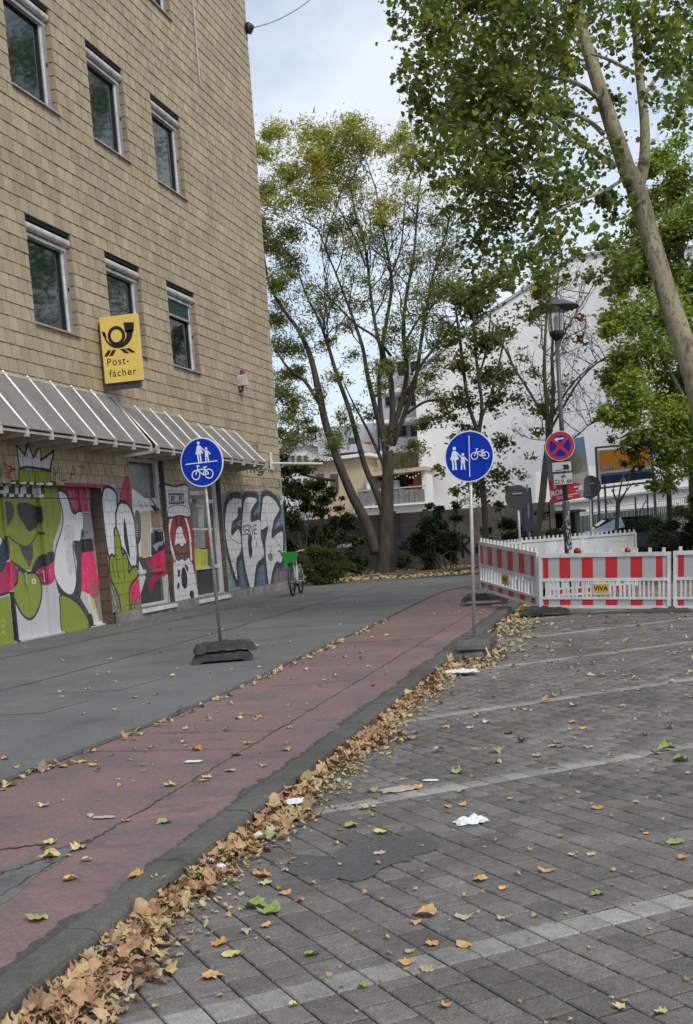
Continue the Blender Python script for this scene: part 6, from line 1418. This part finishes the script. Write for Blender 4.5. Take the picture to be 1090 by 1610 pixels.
bt('head_tube', [(.09, 0, .72), (.17, 0, 1.04)], .028, 'bike_white'); bt('frame', smooth3([(.13, 0, .84), (.25, 0, .55), (.45, 0, .37), (.62, 0, .33)], 5), .06, 'bike_white', 10); bt('seat_tube', [(.60, 0, .33), (.72, 0, .72)], .026, 'bike_white'); bt('seat_post', [(.72, 0, .72), (.77, 0, .95)], .016, 'bike_white')
bt('chain_stay', [(.6, .05, .33), (1.08, .06, .335)], .014, 'bike_white'); bt('chain_stay', [(.6, -.05, .33), (1.08, -.06, .335)], .014, 'bike_white')
bt('seat_stay', [(.7, .05, .66), (1.08, .06, .36)], .012, 'bike_white'); bt('seat_stay', [(.7, -.05, .66), (1.08, -.06, .36)], .012, 'bike_white')
bt('handlebar', smooth3([(.33, -.33, 1.13), (.20, -.2, 1.10), (.17, 0, 1.05), (.20, .2, 1.10), (.33, .33, 1.13)], 4), .015, 'bike_mint')
for s in (-1, 1): bt('grip', [(.27, s * .27, 1.12), (.36, s * .35, 1.13)], .021, 'tyre'); bt('brake_lever', [(.20, s * .22, 1.11), (.22, s * .32, 1.08)], .007, 'galv')
q = MB(); 
bot = [(-.10, -.13, .83), (.10, -.13, .83), (.10, .13, .83), (-.10, .13, .83)]; top = [(-.20, -.21, 1.09), (.12, -.19, 1.09), (.12, .19, 1.09), (-.20, .21, 1.09)]; inn = [(a * .94 + .0, b_ * .92, c) for a, b_, c in top]; inb = [(a * .9, b_ * .9, c + .02) for a, b_, c in bot]
q.add(bot + top + inn + inb, [(3, 2, 1, 0), (0, 1, 5, 4), (1, 2, 6, 5), (2, 3, 7, 6), (3, 0, 4, 7), (4, 5, 9, 8), (5, 6, 10, 9), (6, 7, 11, 10), (7, 4, 8, 11), (8, 9, 13, 12), (9, 10, 14, 13), (10, 11, 15, 14), (11, 8, 12, 15), (12, 13, 14, 15)]); local_build('basket', q, 'bike_green', bike)
q = MB(); q.bbox(-.03, .03, -.04, .04, .74, .81, .01); local_build('head_light', q, 'sign_back', bike)
q = MB(); q.add([(.62, -.03, .955), (.62, .03, .955), (.86, .09, .975), (.90, .08, .97), (.90, -.08, .97), (.86, -.09, .975), (.62, -.025, .985), (.62, .025, .985), (.86, .085, 1.01), (.90, .07, 1.0), (.90, -.07, 1.0), (.86, -.085, 1.01)], [(0, 5, 4, 3, 2, 1), (6, 7, 8, 9, 10, 11), (0, 1, 7, 6), (1, 2, 8, 7), (2, 3, 9, 8), (3, 4, 10, 9), (4, 5, 11, 10), (5, 0, 6, 11)]); local_build('saddle', q, 'tyre', bike)
q = MB(); q.bbox(.82, 1.02, -.07, .07, .42, .76, .03); local_build('battery_box', q, 'sign_grey', bike)
q = MB(); q.lathe([(0, -.02), (.09, -.02), (.09, .02), (0, .02)], (.62, 0, .31), 14, axis='y'); local_build('chainwheel', q, 'tyre', bike)
bt('crank', [(.62, .06, .31), (.70, .08, .17)], .01, 'galv'); bt('crank', [(.62, -.06, .31), (.54, -.08, .45)], .01, 'galv'); bt('kickstand', [(.75, .05, .30), (.80, .22, .02)], .012, 'tyre')
for p in ((.70, .12, .17), (.54, -.12, .45)): q = MB(); q.box(p[0] - .05, p[0] + .05, p[1] - .04, p[1] + .04, p[2] - .01, p[2] + .01); local_build('pedal', q, 'tyre', bike)
bike.scale = (bike_scale,) * 3
# ------------------------------------------------------------------ parked car behind the roadworks
simple('car_dark', (.018, .02, .022), .25, .3, bmp=0); simple('sun_shade', (.38, .46, .62), .45, .1, bmp=0, var=.1)
cb_ = at(985, 880, 35); car = thing('parked_car', 'dark parked car with a pale blue cover across its windscreen behind the barriers', 'car', (cb_[0] - .3, cb_[1], .05), math.radians(8)); ORG[car.name] = np.zeros(3)
sec = [(-2.1, .45, .75, .55), (-2.0, .30, .80, .80), (-1.2, .22, .86, .98), (-.75, .20, .88, 1.02), (.9, .20, .88, 1.0), (1.8, .25, .84, .95), (2.05, .40, .76, .8)]
q = MB()
for x, zb, hw, zt_ in sec: q.v += [(x, -hw, zb), (x, -hw, (zb + zt_) / 2), (x, -hw * .93, zt_), (x, hw * .93, zt_), (x, hw, (zb + zt_) / 2), (x, hw, zb)]
for i in range(len(sec) - 1):
    for j in range(6): q.f.append((i * 6 + j, i * 6 + (j + 1) % 6, (i + 1) * 6 + (j + 1) % 6, (i + 1) * 6 + j)); q.m.append(0)
q.f += [(5, 4, 3, 2, 1, 0), tuple(range(36, 42))]; q.m += [0, 0]; local_build('body', q, 'car_dark', car)
q = MB(); q.add([(-.95, -.78, 1.0), (1.7, -.78, .95), (1.7, .78, .95), (-.95, .78, 1.0), (-.25, -.62, 1.46), (1.0, -.62, 1.45), (1.0, .62, 1.45), (-.25, .62, 1.46)], [(4, 5, 6, 7), (0, 1, 5, 4), (1, 2, 6, 5), (2, 3, 7, 6), (3, 0, 4, 7)]); local_build('cabin', q, 'window_glass', car)
q = MB(); q.box(-.28, 1.02, -.63, .63, 1.455, 1.48); local_build('roof', q, 'car_dark', car)
q = MB(); q.add([(-1.0, -.85, 1.03), (-1.0, .8, 1.03), (.1, .7, 1.50), (.1, -.75, 1.50), (.2, -.9, 1.2), (-.7, -.9, 1.02), (1.0, -.75, 1.5), (1.0, .7, 1.5)], [(0, 1, 2, 3), (0, 3, 4, 5), (3, 2, 7, 6)]); local_build('windscreen_cover', q, 'sun_shade', car)
for x in (-1.3, 1.3):
    for s in (-1, 1):
        q = MB(); q.lathe([(0, -.1), (.2, -.1), (.31, -.09), (.32, 0), (.31, .09), (.2, .1), (0, .1)], (x, s * .78, .27), 20, axis='y'); w = local_build('wheel', q, 'tyre', car, True)
        q = MB(); q.lathe([(0, s * .105), (.19, s * .103)], (x, s * .78, .27), 14, axis='y'); local_build('rim', q, 'alu', w)
for s in (-1, 1): q = MB(); q.bbox(-2.09, -2.0, s * .6 - .13, s * .6 + .13, .6, .74, .02); local_build('headlight', q, 'sign_white', car)

# ------------------------------------------------------------------ fallen leaves and litter
def litter_mat(name, stops, rough=.75):
    m, nt, b = new_mat(name); c = ramp(nt, island_rand(nt), stops); f = noise(nt, 25, 4); c = mixc(nt, 1.0, c, ramp(nt, f, [(.3, (.72, .72, .72)), (.7, (1.15, 1.15, 1.15))]), 'MULTIPLY')
    nt.links.new(c, b.inputs['Base Color']); b.inputs['Roughness'].default_value = rough
litter_mat('leaf_brown', [(0, (.30, .16, .085)), (.2, (.45, .275, .155)), (.4, (.19, .10, .055)), (.6, (.50, .33, .19)), (.75, (.36, .20, .10)), (.86, (.48, .38, .16)), (.93, (.26, .28, .10)), (1, (.46, .40, .27))])
litter_mat('leaf_orange', [(0, (.48, .24, .08)), (1, (.58, .36, .14))]); litter_mat('leaf_green', [(0, (.20, .27, .07)), (1, (.32, .36, .12))]); litter_mat('leaf_yellow', [(0, (.48, .40, .14)), (1, (.56, .48, .24))]); litter_mat('leaf_tan', [(0, (.36, .30, .20)), (1, (.48, .42, .30))])
litter_mat('leaf_mixed', [(0, (.40, .30, .14)), (.3, (.48, .38, .18)), (.5, (.30, .18, .09)), (.7, (.50, .44, .24)), (.85, (.28, .30, .12)), (1, (.20, .16, .12))])
T2 = np.array([(0, -.38), (.14, -.32), (.30, -.34), (.38, -.20), (.50, -.06), (.38, .07), (.42, .28), (.24, .27), (.14, .38), (0, .54), (-.14, .38), (-.24, .27), (-.42, .28), (-.38, .07), (-.50, -.06), (-.38, -.20), (-.30, -.34), (-.14, -.32)])
def curled(n_seed):
    r = np.random.default_rng(n_seed); t = T2 * r.uniform(.85, 1.12, (len(T2), 1)); t[:, 0] *= r.uniform(.75, 1.05)
    c1, c2 = r.uniform(.3, 1.9), r.uniform(-.6, 1.4); tw = r.uniform(-.5, .5)
    vs = [(0, .02)]; pts = np.vstack([[0, 0], t * .5, t]); z = c1 * pts[:, 0] ** 2 + c2 * pts[:, 1] ** 2 + tw * pts[:, 0] * pts[:, 1] + .05 * np.sin(pts[:, 0] * 14 + r.uniform(0, 6)) * np.hypot(pts[:, 0], pts[:, 1]) + .03
    z += .12 * r.normal(size=len(z)) * np.r_[0, np.zeros(len(t)), np.ones(len(t))] * .5
    k = len(t); V_ = np.c_[pts, z]; F_ = [(0, 1 + i, 1 + (i + 1) % k) for i in range(k)] + [(1 + i, 1 + k + i, 1 + k + (i + 1) % k, 1 + (i + 1) % k) for i in range(k)]
    st = np.array([(.008, -.2, .03), (.006, -.75, .05), (-.006, -.75, .05), (-.008, -.2, .03)]); b0 = len(V_); return np.vstack([V_, st]), F_ + [(b0, b0 + 1, b0 + 2, b0 + 3)]
CUR = [curled(i) for i in range(12)]
def scatter(name, pts, sizes, mat, tilt=.25, simple_=False, parent=None):
    V_, F_, b0 = [], [], 0; fl = []
    for p, s in zip(pts, sizes):
        v, f = CUR[rng.integers(len(CUR))]
        if simple_: v, f = v[[1 + 18, 1 + 18 + 4, 1 + 18 + 6, 1 + 18 + 9, 1 + 18 + 12, 1 + 18 + 14]], [(0, 1, 2, 3, 4, 5)]
        a = rng.uniform(0, 6.28); c, s_n = math.cos(a), math.sin(a); tx, ty = rng.normal(0, tilt, 2); sgn = 1 if rng.random() < .75 else -1
        x, y_, z = v[:, 0] * s, v[:, 1] * s, v[:, 2] * s * sgn; z = z - z.min() + 0
        X_, Y_ = x * c - y_ * s_n, x * s_n + y_ * c; Z_ = z + X_ * math.tan(max(-1.1, min(1.1, tx))) + Y_ * math.tan(max(-1.1, min(1.1, ty))); Z_ -= min(0, Z_.min())
        V_.append(np.c_[X_ + p[0], Y_ + p[1], Z_ + p[2]]); F_ += [tuple(b0 + i for i in q_) for q_ in f]; b0 += len(v)
    me = bpy.data.meshes.new(name); me.from_pydata(np.vstack(V_).tolist(), [], F_); me.materials.append(MATS[mat]); o = make_obj(name, me, parent); return o
P, S = [], []
for y_ in np.arange(2.2, 13.2, .0029):                     # drift against the kerb
    w_ = (.24 if y_ < 4.6 else .17 if y_ < 9 else .15) * (1 + .4 * math.sin(y_ * 2.3) + .25 * math.sin(y_ * 5.1 + 1)); w_ = max(.07, w_)
    if y_ > 5.2 and rng.random() > .62 + .3 * math.sin(y_ * 3.1): continue
    d = abs(rng.normal(0, .42)) * w_ + .02 ; h = max(0, 1 - d / w_) * .05 * rng.random()
    P.append((xo(y_) + d + .01, y_ + rng.normal(0, .05), .004 + h)); S.append(rng.uniform(.045, .085))
stuff(scatter('leaf_drift', P, S, 'leaf_brown', .28)); tag(bpy.data.objects['leaf_drift'], 'long drift of curled brown plane leaves heaped against the kerb', 'leaves')
P, S = [], []
for _ in range(4200):
    y_ = rng.uniform(2.2, 13.5); d = abs(rng.normal(0, .55)) * .24 + .01; P.append((xo(y_) + d, y_, .003 + max(0, .03 * rng.random() * (1 - d / .25)))); S.append(rng.uniform(.012, .04))
o = stuff(scatter('leaf_crumbs', P, S, 'leaf_mixed', .3)); tag(o, 'broken brown leaf crumbs and grit among the drift along the kerb', 'leaves')
P, S = [], []
for _ in range(620):
    y_ = rng.uniform(13.0, 24.5); P.append((xo(y_) + abs(rng.normal(0, .30)) + .02, y_, .004)); S.append(rng.uniform(.06, .11))
for _ in range(130):
    y_ = rng.uniform(6.5, 20); P.append((np.interp(y_, [p[1] for p in L], [p[0] for p in L]) + abs(rng.normal(0, .05)) + .03, y_, .082)); S.append(rng.uniform(.05, .09))
o = stuff(scatter('edge_leaves', P, S, 'leaf_mixed', .25)); tag(o, 'loose leaves gathered along the far kerb and the edge of the cycle path', 'leaves')
P, S = [], []
def far_leaf(n, x0, x1, y0, y1, z, s0, s1):
    for _ in range(n): P.append((rng.uniform(x0, x1), rng.uniform(y0, y1), z)); S.append(rng.uniform(s0, s1))
far_leaf(210, -2.0, 1.6, 7.5, 20, .004, .04, .095); far_leaf(90, -1.8, .7, 3.4, 7.5, .004, .015, .04); far_leaf(80, -4.2, -2.75, 5, 27, .083, .03, .075); far_leaf(90, -10.5, -4.8, 9, 33, .104, .03, .075); far_leaf(60, -4.1, -2.6, 4, 12, .083, .012, .03); far_leaf(240, -2.1, 1.4, 3.4, 14, .004, .012, .035)
P = [p for p in P if px_of(p)[0] > -60]; S = S[:len(P)]
o = stuff(scatter('scattered_leaves', P, S, 'leaf_mixed', .15)); tag(o, 'countless small leaves and crumbs scattered over the paving', 'leaves')
P, S = [], []
for _ in range(5200): x_, y_ = rng.uniform(-14, 4), 36.8 + 7 * rng.random() ** 1.3; P.append((x_, y_, .112)); S.append(rng.uniform(.08, .16))
o = stuff(scatter('soil_leaves', P, S, 'leaf_mixed', .2, True)); tag(o, 'carpet of yellow-brown leaves on the soil under the big tree', 'leaves')
# single leaves
meshes = {}
def single(px, py, kind, s, z, i):
    p = on_z(px, py, z); key = (kind, i % 12)
    if key not in meshes:
        v, f = CUR[i % 12]; v = v.copy(); v[:, 2] -= v[:, 2].min(); me = bpy.data.meshes.new('fallen_leaf'); me.from_pydata(v.tolist(), [], f); me.materials.append(MATS[kind]); meshes[key] = me
    o = make_obj('fallen_leaf', meshes[key]); o.location = (p[0], p[1], z + .003); o.rotation_euler = (rng.normal(0, .08), rng.normal(0, .08), rng.uniform(0, 6.28)); o.scale = (s, s, s * rng.uniform(.5, .9)); return o
KN = {'leaf_orange': 'orange-brown', 'leaf_green': 'green', 'leaf_yellow': 'yellowed', 'leaf_tan': 'pale tan'}
road = [(672, 1440, 'leaf_orange', .125), (680, 1485, 'leaf_orange', .07), (730, 1488, 'leaf_orange', .075), (655, 1452, 'leaf_orange', .05), (640, 1515, 'leaf_orange', .07), (672, 1526, 'leaf_tan', .06), (490, 1502, 'leaf_green', .075), (462, 1583, 'leaf_yellow', .04), (700, 1583, 'leaf_orange', .055), (860, 1370, 'leaf_orange', .09), (940, 1407, 'leaf_green', .07), (1062, 1326, 'leaf_green', .10), (1075, 1351, 'leaf_orange', .07), (1018, 1312, 'leaf_orange', .05), (940, 1272, 'leaf_orange', .085),
        (553, 1300, 'leaf_green', .11), (415, 1378, 'leaf_orange', .09), (418, 1390, 'leaf_yellow', .07), (368, 1503, 'leaf_yellow', .09), (402, 1428, 'leaf_green', .12), (425, 1435, 'leaf_green', .12), (448, 1405, 'leaf_orange', .07), (472, 1417, 'leaf_orange', .05), (420, 1457, 'leaf_orange', .06), (388, 1467, 'leaf_tan', .06), (345, 1485, 'leaf_orange', .09), (332, 1537, 'leaf_orange', .10), (755, 1384, 'leaf_orange', .08), (792, 1398, 'leaf_orange', .05), (596, 1343, 'leaf_tan', .07), (600, 1310, 'leaf_yellow', .09), (585, 1245, 'leaf_green', .09),
        (720, 1215, 'leaf_green', .11), (725, 1245, 'leaf_green', .06), (705, 1269, 'leaf_orange', .06), (728, 1267, 'leaf_orange', .05), (780, 1183, 'leaf_green', .11), (800, 1153, 'leaf_green', .12), (700, 1144, 'leaf_orange', .10), (765, 1137, 'leaf_tan', .08), (918, 1146, 'leaf_orange', .09), (900, 1136, 'leaf_orange', .07), (930, 1062, 'leaf_tan', .10), (1048, 1180, 'leaf_green', .13), (1072, 1196, 'leaf_green', .13), (985, 1062, 'leaf_tan', .11), (903, 1110, 'leaf_tan', .10), (845, 1190, 'leaf_tan', .08), (690, 1183, 'leaf_tan', .10), (740, 1145, 'leaf_tan', .09), (870, 1174, 'leaf_tan', .08), (925, 1176, 'leaf_tan', .08), (1000, 1262, 'leaf_tan', .05), (930, 1345, 'leaf_yellow', .05), (900, 1345, 'leaf_yellow', .05), (585, 1060, 'leaf_tan', .05), (790, 1446, 'leaf_tan', .05), (730, 1443, 'leaf_tan', .09), (1040, 1592, 'leaf_yellow', .05), (975, 1585, 'leaf_yellow', .05), (573, 1552, 'leaf_green', .05), (640, 1240, 'leaf_orange', .09), (655, 1239, 'leaf_orange', .10), (572, 1272, 'leaf_yellow', .07)]
def where_road(x_, y_):
    p = on_z(x_, y_, 0); v = p[:2] @ pvv; n_ = (v - ROW0 - PL) / PER; side = 'near the kerb' if x_ < 560 else 'at mid picture' if x_ < 850 else 'towards the right'
    k_ = math.floor(n_); row = 'on pavers before the nearest light row' if k_ < 0 else ('on pavers beyond the nearest light row', 'on pavers beyond the second light row', 'on pavers beyond the third light row', 'on pavers beyond the fourth light row')[min(k_, 3)]
    return row + ', ' + side
def sz(s): return 'large' if s >= .1 else 'small' if s <= .065 else 'middling'
for i, (x_, y_, k, s) in enumerate(road):
    tag(single(x_, y_, k, s, 0.0, i), sz(s) + ' ' + KN[k] + ' leaf ' + where_road(x_, y_), 'leaf', KN[k] + ' leaves on the pavers')
path = [(60, 1446, 'leaf_green', .11), (110, 1384, 'leaf_orange', .09), (215, 1380, 'leaf_orange', .085), (248, 1385, 'leaf_orange', .08), (80, 1348, 'leaf_yellow', .13), (125, 1335, 'leaf_yellow', .11), (78, 1327, 'leaf_yellow', .09), (137, 1355, 'leaf_yellow', .07), (198, 1292, 'leaf_orange', .07), (258, 1294, 'leaf_green', .10), (70, 1268, 'leaf_yellow', .09), (268, 1236, 'leaf_yellow', .09), (325, 1223, 'leaf_yellow', .08), (322, 1228, 'leaf_orange', .07), (310, 1180, 'leaf_orange', .09), (238, 1176, 'leaf_orange', .07), (375, 1130, 'leaf_yellow', .09), (405, 1129, 'leaf_orange', .09), (390, 1170, 'leaf_yellow', .07), (450, 1180, 'leaf_green', .10), (372, 1188, 'leaf_tan', .10), (362, 1213, 'leaf_tan', .09), (415, 1205, 'leaf_tan', .07), (148, 1204, 'leaf_orange', .09), (128, 1199, 'leaf_orange', .09), (100, 1206, 'leaf_orange', .09), (80, 1208, 'leaf_orange', .08), (42, 1218, 'leaf_green', .10), (15, 1236, 'leaf_yellow', .13), (66, 1212, 'leaf_orange', .08), (292, 1147, 'leaf_tan', .06), (290, 1168, 'leaf_tan', .06), (418, 1056, 'leaf_green', .10), (455, 1145, 'leaf_tan', .07)]
for i, (x_, y_, k, s) in enumerate(path):
    tag(single(x_, y_, k, s, .081, i + 5), sz(s) + ' ' + KN[k] + ' leaf on the cycle path, ' + ('nearest the camera' if y_ > 1300 else 'level with the white paper triangle' if y_ > 1190 else 'beyond the cross seams') + (', left part' if x_ < 200 else ', right part'), 'leaf', KN[k] + ' leaves on the cycle path')
pave = [(272, 1063, 'leaf_yellow', .10), (172, 1037, 'leaf_tan', .10), (213, 1097, 'leaf_tan', .10), (235, 1106, 'leaf_yellow', .07), (245, 1092, 'leaf_yellow', .07), (97, 1089, 'leaf_tan', .07), (8, 1194, 'leaf_orange', .08), (24, 1207, 'leaf_yellow', .06), (180, 1116, 'leaf_yellow', .06), (405, 1016, 'leaf_tan', .10), (410, 1050, 'leaf_yellow', .08), (330, 1058, 'leaf_yellow', .08), (130, 1123, 'leaf_tan', .07), (215, 1025, 'leaf_tan', .07)]
for i, (x_, y_, k, s) in enumerate(pave):
    tag(single(x_, y_, k, s, .101, i + 2), sz(s) + ' ' + KN[k] + ' leaf on the grey asphalt pavement, ' + ('by the left blue sign' if x_ > 300 else 'at the left edge' if x_ < 100 else 'in the open middle'), 'leaf', KN[k] + ' leaves on the pavement')
# litter
simple('paper_white', (.62, .63, .65), .7, bmp=0, var=.06); simple('paper_grey', (.36, .36, .36), .8, bmp=0, var=.1); simple('paper_tan', (.36, .31, .25), .8, bmp=0, var=.2)
def crumple(name, label, cat, px, py, rx, ry, h, mat, z=0.0, seed=1, rot=0.0, n=9):
    r = np.random.default_rng(seed); c = on_z(px, py, z); q = MB(); vs = []
    for j in range(n + 1):
        for i in range(n + 1):
            a, b_ = 2 * i / n - 1, 2 * j / n - 1; e = 1 - .25 * r.random() * (abs(a) > .9 or abs(b_) > .9)
            k = max(0, 1 - max(abs(a), abs(b_)) ** 2); x, y_ = a * rx * e + r.normal(0, .02 * rx), b_ * ry * e * (1 - .3 * abs(a)) + r.normal(0, .02 * ry)
            vs.append((c[0] + x * math.cos(rot) - y_ * math.sin(rot), c[1] + x * math.sin(rot) + y_ * math.cos(rot), z + .006 + h * (.35 * r.random() * (.25 + k) + .35 * k * abs(math.sin(3 * a + 2 * b_ + seed)))))
    q.add(vs, [(j * (n + 1) + i, j * (n + 1) + i + 1, (j + 1) * (n + 1) + i + 1, (j + 1) * (n + 1) + i) for j in range(n) for i in range(n)])
    o = build(name, q, mat, loc=(c[0], c[1], z)); return tag(o, label, cat)
crumple('paper_tissue', 'crumpled white paper tissue lying alone on the pavers, mid right', 'litter', 741, 1294, .10, .07, .06, 'paper_white', seed=3, rot=.5)
crumple('paper_sheet', 'white paper sheet lying in front of the right blue sign foot', 'litter', 724, 1057, .22, .15, .05, 'paper_white', z=.03, seed=4)
crumple('paper_bag', 'flattened white bag lying in the leaf drift by the kerb', 'litter', 466, 1262, .075, .07, .04, 'paper_white', z=.05, seed=5, rot=.4)
crumple('leaf_clump', 'matted tan clump of leaves and paper on the light paver row', 'litter', 625, 1243, .13, .08, .03, 'paper_tan', seed=6, rot=.6)
crumple('paper_scrap', 'small white oval scrap on the light paver row', 'litter', 678, 1228, .055, .03, .01, 'paper_white', seed=7)
crumple('paper_scrap', 'white paper triangle lying on the red cycle path', 'litter', 304, 1198, .07, .05, .006, 'paper_white', z=.083, seed=8)
crumple('paper_scrap', 'long grey paper scrap on the red cycle path near the crack', 'litter', 163, 1286, .075, .035, .006, 'paper_grey', z=.083, seed=9)
crumple('paper_cup', 'small crushed white scrap in the leaf drift beside a grey lump', 'litter', 348, 1364, .025, .022, .03, 'paper_white', z=.05, seed=10); crumple('card_scrap', 'grey crumpled card in the leaf drift beside the white scrap', 'litter', 328, 1356, .032, .028, .03, 'paper_grey', z=.05, seed=11)
crumple('tissue_scrap', 'tiny white tissue in the leaf drift below the flattened bag', 'litter', 407, 1314, .022, .02, .03, 'paper_white', z=.05, seed=12)
c_ = on_z(155, 1493, .06); t = thing('tin_lid', 'bent shiny metal lid lying in the leaf drift under the kerb', 'litter', c_); simple('tin', (.55, .56, .58), .25, .9, bmp=0)
q = MB(); q.tube([(c_[0] + .055 * math.cos(a), c_[1] + .03 * math.sin(a) + .01, c_[2] + .012 * math.cos(a)) for a in np.linspace(0, 5.6, 18)], .004, 6); build('rim', q, 'tin', t)
q = MB(); q.add([(c_[0] + .052 * math.cos(a), c_[1] + .028 * math.sin(a) + .01, c_[2] + .010 * math.cos(a)) for a in np.linspace(0, 6.283, 18, endpoint=False)], [tuple(range(18))]); build('lid', q, 'sign_back', t)
